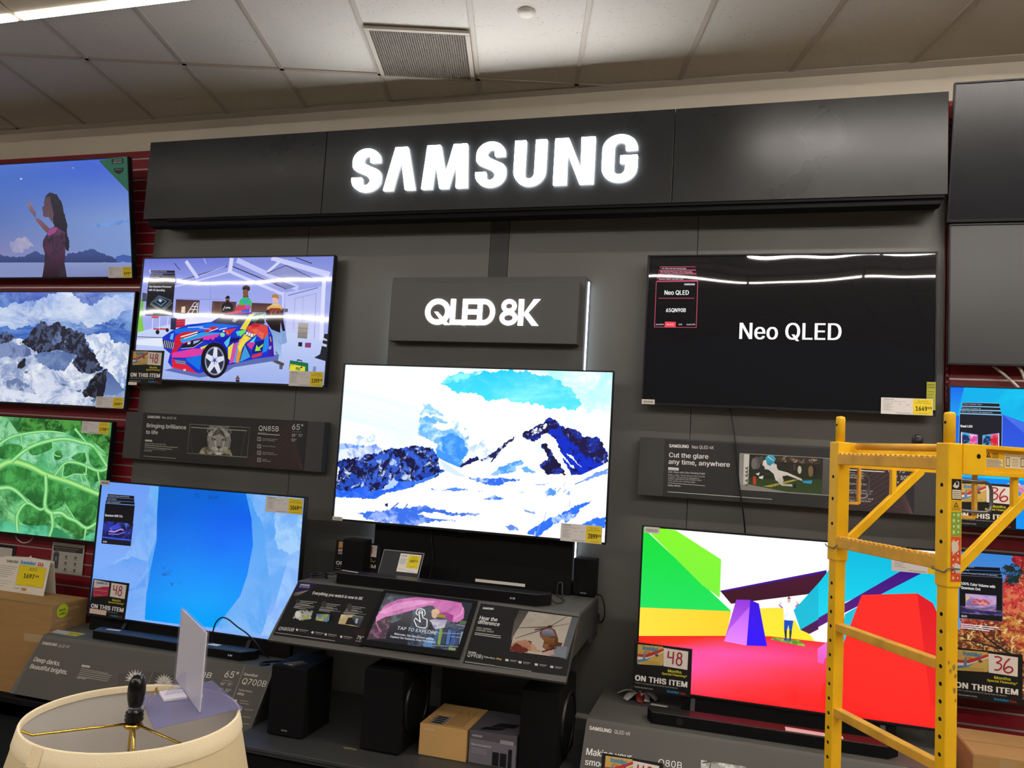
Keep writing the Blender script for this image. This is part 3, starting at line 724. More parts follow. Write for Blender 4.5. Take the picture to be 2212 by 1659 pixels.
  ('P',"1768 1343 1884 1226 1987 1129 1988 1186 1885 1260",'6c92ea',dict(cb='a8c6fb',thr=58,soft=5,sc=12,jag=5.0)),
  ('P',"1571 1450 1616 1405 1648 1424 1645 1472 1582 1511",'4f8ce8',dict(cb='a8c6fb',thr=58,soft=5,sc=12,jag=5.1)),
  ('P',"1718 1444 1745 1436 1741 1463 1720 1462",'58a0e8',dict(cb='a8c6fb',thr=58,soft=5,sc=12,jag=5.0)),
  ('P',"1433 1672 1513 1692 1505 1724 1439 1702",'7c98d8',dict(cb='a8c6fb',thr=58,soft=5,sc=12,jag=5.1)),
  ('P',"1303 1886 1350 1864 1409 1926 1352 1934",'5a80dc',dict(cb='a8c6fb',thr=58,soft=5,sc=12,jag=5.1)),
  ('P',"1493 1373 1595 1353 1559 1381",'7a96dc',dict(cb='a8c6fb',thr=58,soft=5,sc=12,jag=5.1)),
  ('P',"1709 1750 1798 1684 1790 1724 1719 1788",'3a78e8',dict(cb='a8c6fb',thr=58,soft=5,sc=12,jag=5.0)),
  ('P',"195 1885 372 1844 556 1770 657 1740 840 1760 960 1787 1127 1753 1088 1809 922 1824 781 1792 661 1828 744 1865 949 1877 726 1933 667 1983 441 1974 283 1955",'3568d8',dict(cb='8ea8ee',cc='dfe8ff',thr=52,soft=6,thr2=66,sc=9,an=1.7,jag=6.2)),
  ('P',"399 1736 430 1740 427 1782 406 1769",'1c2a66',dict(jag=3.1)),
  ('L',(454,1803,512,1713),13.1,'3a5cc0'),
  ('L',(557,1790,580,1721),13.1,'3a5cc0'),
  ('L',(512,1713,475,1817),6.6,'8498c8'),
  ('L',(1744,1537,1741,1599),6.2,'8498c8'),
  ('L',(1587,1682,1572,1793),6.2,'8498c8'),
  ('L',(1555,1811,1531,1939),6.2,'8498c8'),
  ('L',(1705,1324,1697,1372),6.2,'8498c8'),
  ('P',"1613 1405 1611 1412 1605 1414 1601 1410 1600 1404 1605 1399 1610 1400",'6c9ce4'),
  ('P',"1647 1401 1645 1408 1639 1410 1635 1406 1634 1399 1639 1395 1644 1395",'6c9ce4'),
  ('P',"1681 1397 1678 1403 1673 1406 1669 1402 1668 1395 1673 1391 1678 1391",'6c9ce4'),
  ('P',"1715 1412 1713 1418 1707 1420 1703 1416 1703 1410 1707 1405 1712 1406",'6c9ce4'),
  ('P',"1639 1421 1637 1427 1631 1429 1627 1426 1627 1419 1631 1414 1636 1415",'6c9ce4'),
  ('P',"1673 1417 1671 1423 1665 1425 1661 1422 1661 1415 1665 1410 1670 1411",'6c9ce4'),
  ('P',"1707 1431 1705 1438 1700 1440 1695 1436 1695 1429 1699 1425 1705 1425",'6c9ce4'),
  ('P',"1741 1427 1739 1433 1734 1436 1729 1432 1729 1425 1733 1420 1739 1421",'6c9ce4'),
  ('P',"1665 1436 1663 1443 1658 1445 1653 1441 1653 1435 1657 1430 1663 1431",'6c9ce4'),
 ],
 'neo': [
  ('P',"0 0 2000 0 2000 2000 0 2000",('0a0a0e','060609')),
  ('L',"96 157 357 161 360 202 92 202 96 157",7.8,'c24e6a'),
  ('L',"90 208 363 207 365 250 87 251 90 208",7.8,'c24e6a'),
  ('L',"85 256 367 256 370 296 80 297 85 256",7.8,'c24e6a'),
  ('L',"79 303 373 302 377 344 75 348 79 303",7.8,'c24e6a'),
  ('L',"71 358 379 354 381 966 72 967 71 358",7.8,'c24e6a'),
  ('T','Anti-Glare with Ultra Viewing Angle',107,188,290,191,20,'e4d8e4',0),
  ('T','Neo Quantum Processor with 4K Upscaling',101,235,336,238,20,'e4d8e4',0),
  ('T','Quantum HDR 32x',96,284,196,285,20,'e4d8e4',0),
  ('T','Quantum Matrix with Mini LEDs',90,332,272,334,20,'e4d8e4',0),
  ('T','SAMSUNG',280,405,359,406,23,'f0f0ff',2),
  ('T','Neo QLED',136,533,317,533,58,'ffffff',1),
  ('L',(93,580,359,580),7.8,'c24e6a'),
  ('T','65QN90B',153,765,300,763,50,'ffffff',1),
  ('P',"149 892 230 895 229 966 147 964",'f0485a'),
  ('T','Neo QLED 8K',82,940,141,939,17,'ffffff',0),
  ('T','Neo QLED',163,938,213,937,17,'ffffff',0),
  ('T','QLED',251,936,277,936,17,'ffffff',0),
  ('T','Crystal UHD',309,935,372,934,17,'ffffff',0),
  ('T','Neo QLED',692,1107,1390,1101,210,'ffffff',1),
 ],
 'wom': [
  ('P',"0 0 2000 0 2000 2000 0 2000",('4f7fd8','8e93c4')),
  ('G',('4a78d0','1a50dc','5d74bc','86a4de','a394b4','7f9edc')),
  ('P',"1520 1119 1758 1046 2000 1002 1999 1078 1677 1143",'7fa6ea',dict(cb='5a8ae0',thr=52,soft=12,sc=6,jag=6.8)),
  ('P',"523 1364 696 1282 816 1431 686 1514 538 1510",'b4aed0',dict(cb='9a9fc8',thr=50,soft=15,sc=6,jag=11.7)),
  ('P',"697 265 724 261 722 281 698 285",'e8f0ff'),
  ('P',"1341 121 1361 134 1348 155",'b0c8f4'),
  ('P',"1222 1591 1326 1525 1426 1539 1543 1592",'8ea2d8',dict(jag=4.6)),
  ('P',"56 1587 385 1565 597 1617 703 1608 844 1518 935 1578 1222 1591 1386 1538 1537 1502 1647 1572 1743 1625 1838 1716 1837 1739 50 1707",('4a5c98','3a4674'),dict(jag=6.0)),
  ('P',"1797 1640 1896 1606 2000 1648 2000 1742 1814 1738",'4c66b4',dict(jag=4.5)),
  ('P',"51 1701 2000 1736 1999 2000 37 1990",('93a5d8','7f86ba'),dict(cb='8a98cc',thr=50,soft=12,sc=4,an=10)),
  ('P',"991 594 1059 527 1139 561 1187 682 1219 903 1245 1074 1236 1216 1260 1392 1245 1523 1215 1505 1203 1328 1196 1214 1096 1139 1067 953 1052 697",('3a3640','2e2a36'),dict(jag=3.4)),
  ('P',"997 594 974 707 981 735 944 782 957 811 952 839 959 862 953 919 981 943 1022 940 1063 1038 1089 897 1062 697 1056 598",('5c4a58','6e5560')),
  ('P',"1035 1128 1098 1102 1220 1215 1202 1584 1188 1727 1209 1991 902 1989 938 1751 952 1564 930 1434 940 1334 990 1235",('6c4468','2a1a20'),dict(cb='38303c',thr=55,soft=10,sc=8)),
  ('P',"972 1171 1056 1123 1128 1126 1094 1210 1009 1264",'a0508e'),
  ('P',"861 943 918 975 1031 1137 1003 1213 971 1183 871 1007",('8a6672','70505c')),
  ('P',"753 680 789 674 824 718 835 770 872 864 860 958 838 899 791 825 794 754 772 733",('8a7488','785c6c')),
  ('L',(805,683,827,741),20.0,'9a8090'),
  ('L',(763,695,798,740),14.3,'a890a0'),
  ('T','SAMSUNG',971,1980,1043,1981,12,'9a9aa8',1),
 ],
 'mtn': [
  ('G',('2a66c4','0f3cb4','3a74cc','4f82d0','6a9ae0','3a70c8')),
  ('P',"0 0 2000 0 2000 2000 0 2000",('1448b8','3a74cc'),dict(cb='7ea6e2',cc='c4d6f4',thr=54,soft=16,thr2=62,sc=3.2,an=2)),
  ('P',"0 313 359 275 567 198 877 121 1176 0 1349 149 1514 221 1661 60 1969 31 2000 260 1807 491 1542 612 1216 531 812 628 0 745",('86acec','b4caf0'),dict(cb='dfe9fb',cc='3f78d4',thr=50,soft=18,thr2=58,sc=4,an=1.7,jag=17.4)),
  ('P',"1391 732 1551 742 1706 718 1816 897 2000 920 2000 1450 1955 1678 1713 1381 1570 1015",('c4d4f0','8ca8dc'),dict(cb='f0f5ff',cc='6c8cc8',thr=50,soft=7,thr2=64,sc=8,jag=13.9)),
  ('P',"1614 524 1812 563 1982 517 1992 659 1720 637",'2a58b0',dict(cb='6e98d8',thr=52,soft=8,sc=8,jag=11.5)),
  ('P',"0 899 409 893 660 841 1047 1005 1672 1354 1965 1678 1998 2000 0 2000",('b8c4e6','e8eefc'),dict(cb='8ba0cc',cc='f6f9ff',thr=50,soft=10,thr2=58,sc=6,an=1.4)),
  ('P',"320 851 401 788 472 714 601 837 499 942 329 971",'2c3048',dict(cb='5a6890',thr=52,soft=4,sc=20,jag=7.2)),
  ('P',"329 971 539 919 753 957 829 1132 562 1202 346 1181",'8496c4',dict(cb='5a6c9c',thr=54,soft=8,sc=9,jag=8.4)),
  ('P',"663 936 779 748 886 514 933 537 1017 600 1103 528 1208 655 1353 704 1371 732 1430 725 1513 988 1700 1330 1598 1407 1439 1401 1329 1262 1382 1109 1111 1038 976 1161 844 1048 733 963",('2a2a3c','1e1d2a'),dict(cb='4c5878',cc='98a8c8',thr=52,soft=4,thr2=66,sc=14,jag=10.7)),
  ('P',"1015 860 1117 710 1178 854 1104 945",'6c80b0',dict(cb='343a50',thr=52,soft=5,sc=18,jag=9.4)),
  ('P',"849 1116 1111 1038 1382 1109 1249 1396 1074 1370 944 1274",'5c76ac',dict(cb='7c92c0',thr=54,soft=8,sc=9,jag=7.1)),
  ('P',"1479 1743 1602 1472 1732 1323 1837 1488 1974 1683 1778 1760 1685 1823 1508 1812",'1c1b24',dict(cb='454a5c',thr=55,soft=4,sc=14,jag=8.0)),
  ('P',"1741 1782 1762 1520 1733 1329 1974 1683 1894 1767",('4c64a0','7088bc'),dict(jag=3.4)),
  ('P',"669 1381 678 1286 749 1173 776 1326 723 1373",'26262f',dict(jag=5.9)),
  ('P',"500 1622 674 1547 895 1716 935 1807 711 1763 606 1763",'6c80ac',dict(cb='b8c6e4',thr=50,soft=6,sc=10,jag=7.1)),
  ('P',"1204 1616 1292 1628 1267 1650",'5c6c90',dict(jag=3.5)),
  ('P',"749 1445 809 1413 792 1458",'5c6c90',dict(jag=3.5)),
  ('P',"1403 1727 1480 1694 1464 1752",'5c6c90',dict(jag=3.4)),
  ('P',"1591 1872 1666 1824 1634 1926",'5c6c90',dict(jag=3.4)),
 ],
 'cab': [
  ('G',('4c9c50','2c6c34','2f8a3e','3f9a48','3fae72','3a9a4c')),
  ('P',"0 0 2000 0 2000 2000 0 2000",('3c9c48','3a9a58'),dict(cb='22662c',cc='8ade94',thr=50,soft=16,thr2=54,sc=5,an=1.2)),
  ('P',"180 1745 778 1781 999 1828 1350 1797 1519 1830 1709 1992 1924 1807 1943 2000 213 2000",('48b488','6ad4a4'),dict(cb='2e8a58',thr=52,soft=12,sc=5,jag=4.0)),
  ('P',"912 0 1326 0 1689 33 1986 18 2000 574 1793 346 1560 152 1455 230 1201 219 950 295 874 252",'1f5c22',dict(cb='4f9c44',cc='0c3010',thr=50,soft=8,thr2=60,sc=11)),
  ('P',"28 0 635 18 741 51 892 300 698 429 79 590",('7cc88c','a4e4b4'),dict(cb='4c9c60',thr=56,soft=8,sc=9)),
  ('P',"677 532 838 355 1202 233 1457 250 1798 403 1982 732 1868 821 1908 1200 1519 1094 1287 965 857 775 271 1042",('7ad49a','48ac6c'),dict(cb='348c48',cc='b0f0c8',thr=54,soft=16,thr2=56,sc=7)),
  ('P',"1555 642 1618 567 1713 548 1729 682 1685 726 1599 676",('37893c','1c5626'),dict(cb='4fae56',cc='2a6c34',thr=54,soft=12,thr2=60,sc=9,sm=1)),
  ('P',"1476 787 1548 740 1716 780 1736 875 1670 902 1563 943 1491 942",('37893c','1c5626'),dict(cb='4fae56',cc='2a6c34',thr=54,soft=12,thr2=60,sc=9,sm=1)),
  ('P',"1752 524 1829 459 1953 696 1866 793 1778 696",('37893c','1c5626'),dict(cb='4fae56',cc='2a6c34',thr=54,soft=12,thr2=60,sc=9,sm=1)),
  ('P',"678 552 819 478 945 506 945 606 854 735 693 732",('37893c','1c5626'),dict(cb='4fae56',cc='2a6c34',thr=54,soft=12,thr2=60,sc=9,sm=1)),
  ('P',"1744 796 1854 823 1905 971 1801 1021 1758 892",('37893c','1c5626'),dict(cb='4fae56',cc='2a6c34',thr=54,soft=12,thr2=60,sc=9,sm=1)),
  ('P',"1037 497 1175 424 1301 412 1296 531 1092 651",('37893c','1c5626'),dict(cb='4fae56',cc='2a6c34',thr=54,soft=12,thr2=60,sc=9,sm=1)),
  ('P',"1304 1003 1508 1134 1528 1403 1400 1537 1332 1469 1304 1199",('37893c','1c5626'),dict(cb='4fae56',cc='2a6c34',thr=54,soft=12,thr2=60,sc=9,sm=1)),
  ('P',"708 912 876 833 1084 910 1262 1008 1289 1455 1229 1502 1092 1383 936 1224 730 1190",('37893c','1c5626'),dict(cb='4fae56',cc='2a6c34',thr=54,soft=12,thr2=60,sc=9,sm=1)),
  ('P',"1008 1670 1086 1482 1234 1560 1372 1541 1391 1694 1253 1811 1054 1801",('37893c','1c5626'),dict(cb='4fae56',cc='2a6c34',thr=54,soft=12,thr2=60,sc=9,sm=1)),
  ('P',"1438 1668 1531 1625 1674 1701 1809 1787 1769 1888 1630 1851 1472 1759",('37893c','1c5626'),dict(cb='4fae56',cc='2a6c34',thr=54,soft=12,thr2=60,sc=9,sm=1)),
  ('P',"1537 1150 1896 1221 1912 1638 1819 1747 1697 1650 1578 1513",('37893c','1c5626'),dict(cb='4fae56',cc='2a6c34',thr=54,soft=12,thr2=60,sc=9,sm=1)),
  ('P',"1355 565 1422 538 1445 654 1365 701",('37893c','1c5626'),dict(cb='4fae56',cc='2a6c34',thr=54,soft=12,thr2=60,sc=9,sm=1)),
  ('P',"1881 820 1987 798 2000 996 1932 967",('37893c','1c5626'),dict(cb='4fae56',cc='2a6c34',thr=54,soft=12,thr2=60,sc=9,sm=1)),
  ('L',"206 1172 568 1008 704 872 843 781 1064 833 1286 956 1571 1049 1915 1203",161.2,'58b45c',99.8,1),
  ('L',"206 1172 568 1008 704 872 843 781 1064 833 1286 956 1571 1049 1915 1203",106.1,'7cd07a',65.7,1),
  ('L',"206 1172 568 1008 704 872 843 781 1064 833 1286 956 1571 1049 1915 1203",55.1,'b4ec86',34.1,1),
  ('L',"1272 957 1297 1199 1306 1492 1390 1587",81.5,'58b45c',96.3,1),
  ('L',"1272 957 1297 1199 1306 1492 1390 1587",53.6,'7cd07a',63.3,1),
  ('L',"1272 957 1297 1199 1306 1492 1390 1587",27.9,'b0eca4',32.9,1),
  ('L',"1390 1587 1499 1562 1586 1627 1685 1671 1814 1767 1921 1665",87.6,'58b45c',58.4,1),
  ('L',"1390 1587 1499 1562 1586 1627 1685 1671 1814 1767 1921 1665",57.6,'7cd07a',38.4,1),
  ('L',"1390 1587 1499 1562 1586 1627 1685 1671 1814 1767 1921 1665",30.0,'b0eca4',20.0,1),
  ('L',"1008 1945 984 1673 1084 1453 1246 1543 1306 1492",73.7,'58b45c',44.2,1),
  ('L',"1008 1945 984 1673 1084 1453 1246 1543 1306 1492",48.5,'7cd07a',29.1,1),
  ('L',"1008 1945 984 1673 1084 1453 1246 1543 1306 1492",25.2,'b0eca4',15.1,1),
  ('L',"302 1404 735 1249 880 1235 1003 1335 1091 1452",99.1,'58b45c',61.0,1),
  ('L',"302 1404 735 1249 880 1235 1003 1335 1091 1452",65.2,'7cd07a',40.1,1),
  ('L',"302 1404 735 1249 880 1235 1003 1335 1091 1452",33.9,'b0eca4',20.9,1),
  ('L',"843 781 1026 538 1243 398 1463 334 1659 378 1800 432 1953 696 1982 770 1874 820 1685 735 1546 711 1467 769 1384 954",83.0,'58b45c',45.3,1),
  ('L',"843 781 1026 538 1243 398 1463 334 1659 378 1800 432 1953 696 1982 770 1874 820 1685 735 1546 711 1467 769 1384 954",54.6,'7cd07a',29.8,1),
  ('L',"843 781 1026 538 1243 398 1463 334 1659 378 1800 432 1953 696 1982 770 1874 820 1685 735 1546 711 1467 769 1384 954",28.4,'b0eca4',15.5,1),
  ('L',(1874,820,1908,1009),50.8,'58b45c',29.0,1),
  ('L',(1874,820,1908,1009),33.4,'7cd07a',19.1,1),
  ('L',(1874,820,1908,1009),17.4,'b0eca4',9.9,1),
  ('L',"1390 1587 1419 1786 1392 1984",87.6,'58b45c',51.1,1),
  ('L',"1390 1587 1419 1786 1392 1984",57.6,'7cd07a',33.6,1),
  ('L',"1390 1587 1419 1786 1392 1984",30.0,'b0eca4',17.5,1),
  ('L',"674 502 837 345 1202 233 1456 244",68.6,'58b45c',30.5,1),
  ('L',"674 502 837 345 1202 233 1456 244",45.1,'7cd07a',20.1,1),
  ('L',"674 502 837 345 1202 233 1456 244",23.5,'b0eca4',10.4,1),
  ('L',"1058 305 1117 420 963 464",33.9,'58b45c',22.6,1),
  ('L',"1058 305 1117 420 963 464",22.3,'7cd07a',14.9,1),
  ('L',"1058 305 1117 420 963 464",11.6,'b0eca4',7.7,1),
  ('L',"1717 411 1721 566 1766 717",36.7,'58b45c',29.4,1),
  ('L',"1717 411 1721 566 1766 717",24.2,'7cd07a',19.3,1),
  ('L',"1717 411 1721 566 1766 717",12.6,'b0eca4',10.0,1),
  ('L',"1741 758 1744 893 1724 895 1808 1117",40.1,'58b45c',21.9,1),
  ('L',"1741 758 1744 893 1724 895 1808 1117",26.4,'7cd07a',14.4,1),
  ('L',"1741 758 1744 893 1724 895 1808 1117",13.7,'b0eca4',7.5,1),
  ('L',"1476 787 1483 982 1616 908 1718 906",40.5,'58b45c',25.8,1),
  ('L',"1476 787 1483 982 1616 908 1718 906",26.7,'7cd07a',17.0,1),
  ('L',"1476 787 1483 982 1616 908 1718 906",13.9,'b0eca4',8.8,1),
  ('L',(1685,919,1741,1125),36.5,'58b45c',18.2,1),
  ('L',(1685,919,1741,1125),24.0,'7cd07a',12.0,1),
  ('L',(1685,919,1741,1125),12.5,'b0eca4',6.2,1),
  ('L',"1800 432 1902 548 1950 562",36.6,'58b45c',14.6,1),
  ('L',"1800 432 1902 548 1950 562",24.1,'7cd07a',9.6,1),
  ('L',"1800 432 1902 548 1950 562",12.5,'b0eca4',5.0,1),
  ('L',(999,461,1044,676),33.9,'58b45c',18.8,1),
  ('L',(999,461,1044,676),22.3,'7cd07a',12.4,1),
  ('L',(999,461,1044,676),11.6,'b0eca4',6.4,1),
  ('L',"1313 391 1351 604 1430 635",37.3,'58b45c',18.6,1),
  ('L',"1313 391 1351 604 1430 635",24.5,'7cd07a',12.3,1),
  ('L',"1313 391 1351 604 1430 635",12.8,'b0eca4',6.4,1),
  ('L',(1560,152,1714,373),51.9,'58b45c',29.7,1),
  ('L',(1560,152,1714,373),34.1,'7cd07a',19.5,1),
  ('L',(1560,152,1714,373),17.8,'b0eca4',10.1,1),
  ('L',(1543,1421,1669,1635),32.7,'58b45c',25.5,1),
  ('L',(1543,1421,1669,1635),21.5,'7cd07a',16.8,1),
  ('L',(1543,1421,1669,1635),11.2,'b0eca4',8.7,1),
  ('L',(1809,1787,1801,1959),50.1,'58b45c',28.7,1),
  ('L',(1809,1787,1801,1959),33.0,'7cd07a',18.9,1),
  ('L',(1809,1787,1801,1959),17.2,'b0eca4',9.8,1),
  ('L',(923,328,969,544),37.9,'58b45c',22.7,1),
  ('L',(923,328,969,544),24.9,'7cd07a',14.9,1),
  ('L',(923,328,969,544),13.0,'b0eca4',7.8,1),
 ],
 'blue': [
  ('P',"0 0 2000 0 2000 2000 0 2000",('6fa0f8','86b4fc')),
  ('P',"0 1290 141 1263 324 1081 397 887 457 512 510 24 595 21 627 640 618 852 570 1401 586 1950 0 2000",('4f9cf6','79acf8'),dict(cb='8cbcfb',thr=50,soft=18,sc=2.5,jag=3.8)),
  ('P',"0 1352 162 1245 399 1068 584 1129 514 1351 376 1526 242 1459 0 1503",('6aa4f8','80b0fb'),dict(cb='4a90f0',thr=56,soft=14,sc=3,jag=3.8)),
  ('P',"349 1591 518 1410 560 1253 565 1477 442 1544",'5a98f4',dict(cb='74aaf8',thr=50,soft=10,sc=5,jag=3.7)),
  ('P',"510 24 600 21 621 489 629 670 616 973 591 1322 572 1401 563 1102 619 701 585 343",('6cb8fa','4ea4f8'),dict(jag=2.5)),
  ('P',"1433 9 1531 12 1637 420 1695 772 1744 1136 1777 1400 1737 1621 1697 1926 1273 1914 1347 1740 1494 1410 1545 940 1544 579",('3d9cf8','82bcfc'),dict(cb='5aa8f8',thr=54,soft=14,sc=3,jag=4.9)),
  ('P',"1453 14 1697 20 1742 405 1780 744 1896 797 1924 1048 1956 1127 1938 1314 1801 1538 1774 1344 1693 916 1632 421",('4fa0f8','6fb0fa'),dict(cb='84bcfc',thr=52,soft=14,sc=4,jag=7.3)),
  ('P',"1678 22 2000 0 1982 199 1991 725 1892 805 1784 743 1752 504 1728 234",('6aa8fa','8cc4fc'),dict(cb='a4d2fe',thr=48,soft=12,sc=6,jag=8.4)),
  ('P',"1892 805 2000 724 1994 1135 1939 1328 1798 1524 1741 1691 1697 1933 1783 1929 1948 1326",('7fb4fc','8cb4fa'),dict(cb='9cc8fd',thr=50,soft=14,sc=5,jag=5.9)),
  ('M',4,"597 18 888 19 1174 14 1445 11 606 416 913 419 1218 406 1520 364 627 791 937 803 1239 771 1554 722 592 1247 894 1255 1216 1214 1527 1131 575 1595 864 1585 1167 1558 1476 1442 583 1943 804 1943 1039 1932 1271 1921",'0062cc 0064d4 0062d2 0070e6 0062d8 0068e4 0064f0 0060f0 0072ea 0078f2 0070fa 0078fc 0082f2 0090fc 0090ff 0088fe 0090f8 009cff 00a2ff 0096ff 0098fa 00a0ff 00a6ff 00a4ff'),
  ('P',"953 69 1199 97 1151 141 979 148",'0050bc',dict(cb='0066d8',thr=48,soft=12,sc=6)),
  ('P',"717 1166 747 1146 746 1206 715 1204",'0a66c8',dict(cb='0a84ee',thr=48,soft=12,sc=16,jag=3.1)),
  ('P',"698 1274 796 1168 813 1195 792 1265 721 1300",'0a66c8',dict(cb='0a84ee',thr=48,soft=12,sc=16,jag=3.1)),
  ('P',"799 1375 840 1376 822 1423",'0a66c8',dict(cb='0a84ee',thr=48,soft=12,sc=16,jag=3.1)),
  ('P',"884 1345 900 1350 896 1373",'0a66c8',dict(cb='0a84ee',thr=48,soft=12,sc=16,jag=3.0)),
  ('P',"83 198 357 192 359 236 83 240",'0a0a10'),
  ('P',"75 244 361 239 364 281 76 288",'0a0a10'),
  ('P',"72 291 368 284 370 322 67 334",'0a0a10'),
  ('L',(83,201,360,196),4.6,'3a3a4c'),
  ('L',(76,247,363,240),4.6,'3a3a4c'),
  ('L',(72,294,366,286),4.6,'3a3a4c'),
  ('P',"66 340 373 331 372 924 66 932",('0a0a10','060610')),
  ('P',"66 598 377 600 372 863 67 868",('0b0b20','101048'),dict(cb='2430a0',cc='4a6cf0',thr=52,soft=8,thr2=64,sc=14)),
  ('P',"149 679 184 635 239 635 257 663 222 699 168 707",('3c3cc0','2c50d8')),
  ('L',"132 743 192 742 254 694 282 705",21.4,'b088e0'),
  ('L',"129 782 227 775 295 734",15.2,'6a70e0'),
  ('L',"72 837 199 840 364 838",18.3,'2a5cf0'),
  ('L',(144,687,164,738),10.7,'9c8ce8'),
  ('T','Neo Quantum Processor Lite with 4K Upscaling',94,228,308,221,15,'c9c9d4',0),
  ('T','Motion Xcelerator',89,275,179,271,15,'c9c9d4',0),
  ('T','Object Tracking Sound',83,321,221,315,15,'c9c9d4',0),
  ('T','Quantum HDR 12x',76,528,259,521,31,'e8e8f4',1),
  ('T','QLED',82,912,122,911,21,'e8e8f4',1),
 ],
 'color': [
  ('P',"0 0 2000 0 2000 2000 0 2000",'ffffff'),
  ('P',"7 9 41 78 635 937 7 1015",('0edc32','14e05c')),
  ('P',"7 9 236 27 554 333 554 791 433 663",('86f52a','7af03c')),
  ('P',"12 1012 632 936 609 1248 5 1369",('f8e040','fbd22c'),dict(h=1)),
  ('P',"811 869 944 833 1020 866 1080 1060 1136 1091 1179 1178 836 1186",('f6e43c','fae830')),
  ('M',5,"6 1361 347 1289 604 1233 893 1178 1294 1174 2 1448 288 1387 566 1316 895 1297 1295 1264 0 1554 291 1489 598 1438 935 1398 1296 1368 0 1719 315 1660 631 1613 937 1568 1298 1535 0 1896 359 1833 673 1801 988 1777 1301 1767 0 2000 383 2000 707 2000 992 2000 1305 2000",'ee2208 f02410 f02a18 f02418 f03028 f0240e f03020 f4405c f63a78 f83a64 f43a4c f84c98 fa50a8 fa4890 fb3c60 f84890 fa54ac fb4880 fc3c58 fd3040 f84880 fb446c fd3444 fe282c ff2024 f84060 fc3040 fe2428 ff1c1e ff1818'),
  ('P',"554 708 1238 343 1239 391 1134 639 631 849",('4a1034','38061c')),
  ('P',"554 708 1238 343 1239 370 593 708",'3c0f90'),
  ('P',"664 793 756 779 742 1318 593 1300",('9034dc','c860f0')),
  ('P',"757 849 742 1318 593 1300 622 1155",('b85cf4','e884fb')),
  ('P',"756 779 813 812 874 1297 742 1318",('3a04d8','2a00ff')),
  ('P',"898 1214 912 1187 1080 1186 1127 1247 1110 1250",'5f8f28',dict(cb='a4c050',thr=50,soft=8,sc=40)),
  ('P',"974 815 992 777 1024 771 1044 797 1043 968 975 973",'ffffff',dict(cb='dce4f0',thr=58,soft=10,sc=20)),
  ('P',"1017 730 1016 745 1013 757 1009 765 1004 766 999 760 996 749 995 734 996 719 998 706 1003 699 1008 698 1013 704 1016 715",'e0b8ae'),
  ('P',"994 720 1005 689 1018 716",'5a3a30'),
  ('P',"939 807 948 798 971 828 963 843",'b070b0'),
  ('P',"1047 793 1067 754 1074 791 1053 834",'b070b0'),
  ('L',(1066,763,1051,744),13.7,'d8b0b8'),
  ('L',(944,804,957,772),13.8,'d8b0b8'),
  ('P',"979 971 1038 967 1029 1084 1015 1094 1007 1023 998 1094 980 1084",'0c4cc0'),
  ('P',"981 1084 998 1094 998 1183 988 1185",'23263c'),
  ('P',"1014 1094 1030 1082 1025 1180 1016 1182",'23263c'),
  ('P',"981 1185 1005 1180 1004 1204 981 1208",'1c4cb0'),
  ('P',"1011 1178 1029 1178 1028 1204 1010 1206",'1c4cb0'),
  ('P',"1273 315 1037 846 1084 1062 1289 814",('00b4d6','06bcd8')),
  ('P',"1084 1062 1289 797 1281 937 1141 1098",'4a1050'),
  ('P',"1283 1043 1204 1338 1223 1376 1286 1303",('f078e0','e860c8')),
  ('P',"1189 508 1350 77 1684 111 1910 232 1917 739 1791 521 1459 588 1347 704 1194 896",('00b8dc','06d4ee')),
  ('P',"1196 1008 1194 903 1347 718 1724 234 1840 249 1460 694 1342 829",('3a0f80','5a1478')),
  ('P',"1359 825 1460 694 1403 940 1347 1199 1289 1385 1339 1102",('10b8d8','0cc8e4')),
  ('P',"1196 1008 1342 829 1332 1104 1259 1156 1197 1132",'ffffff'),
  ('P',"1195 1257 1269 1137 1233 1422 1197 1411",('f070dc','e858c0')),
  ('P',"1459 588 1791 509 1881 601 1933 808 1942 2000 1211 2000 1226 1720 1289 1434 1347 1194",('ff2a22','ff1a18')),
  ('P',"1791 509 1883 601 1933 808 1939 1783 1879 1728",('dc1020','f01414')),
 ],
 'dual': [
  ('P',"0 0 2000 0 2000 2000 0 2000",('00b8f4','0094f0'),dict(cb='10d8fa',thr=58,soft=18,sc=1.5)),
  ('P',"0 7 117 0 68 417 1 393",('1668f4','18a0f8')),
  ('P',"0 387 86 438 90 1062 0 1072",('1868f0','2070f4')),
  ('P',"381 386 947 744 947 1026 376 1089",('2f50dc','2c60f0')),
  ('P',"388 392 811 672 811 843 536 640",('4a78ec','3a62e8')),
  ('P',"104 237 364 234 366 286 100 288",'1c1c26'),
  ('L',"104 237 364 234 366 286 100 288 104 237",5.9,'8ccaf6'),
  ('P',"98 294 370 292 372 335 95 341",'1c1c26'),
  ('L',"98 294 370 292 372 335 95 341 98 294",5.9,'8ccaf6'),
  ('P',"91 348 376 344 378 393 87 392",'1c1c26'),
  ('L',"91 348 376 344 378 393 87 392 91 348",5.9,'8ccaf6'),
  ('P',"83 401 384 400 382 1030 79 1063",'1c1c26'),
  ('L',"83 401 384 400 382 1030 79 1063 83 401",5.9,'8ccaf6'),
  ('T','Motion Xcelerator Turbo+',110,267,243,267,18,'c8c8d4',0),
  ('T','Quantum Processor 4K',103,326,235,325,18,'c8c8d4',0),
  ('T','100% Color Volume with Quantum Dot',97,377,316,379,18,'c8c8d4',0),
  ('T','Dual LED',91,592,176,591,32,'ffffff',2),
  ('P',"99 665 212 692 213 903 100 900",'202c68',dict(cb='28c4d4',thr=50,soft=4,sc=30)),
  ('P',"156 678 212 692 213 903 157 901",'e04ca0',dict(cb='f8c0e0',thr=55,soft=4,sc=30)),
  ('L',"99 665 212 692 213 903 100 900 99 665",8.8,'9a8cf0'),
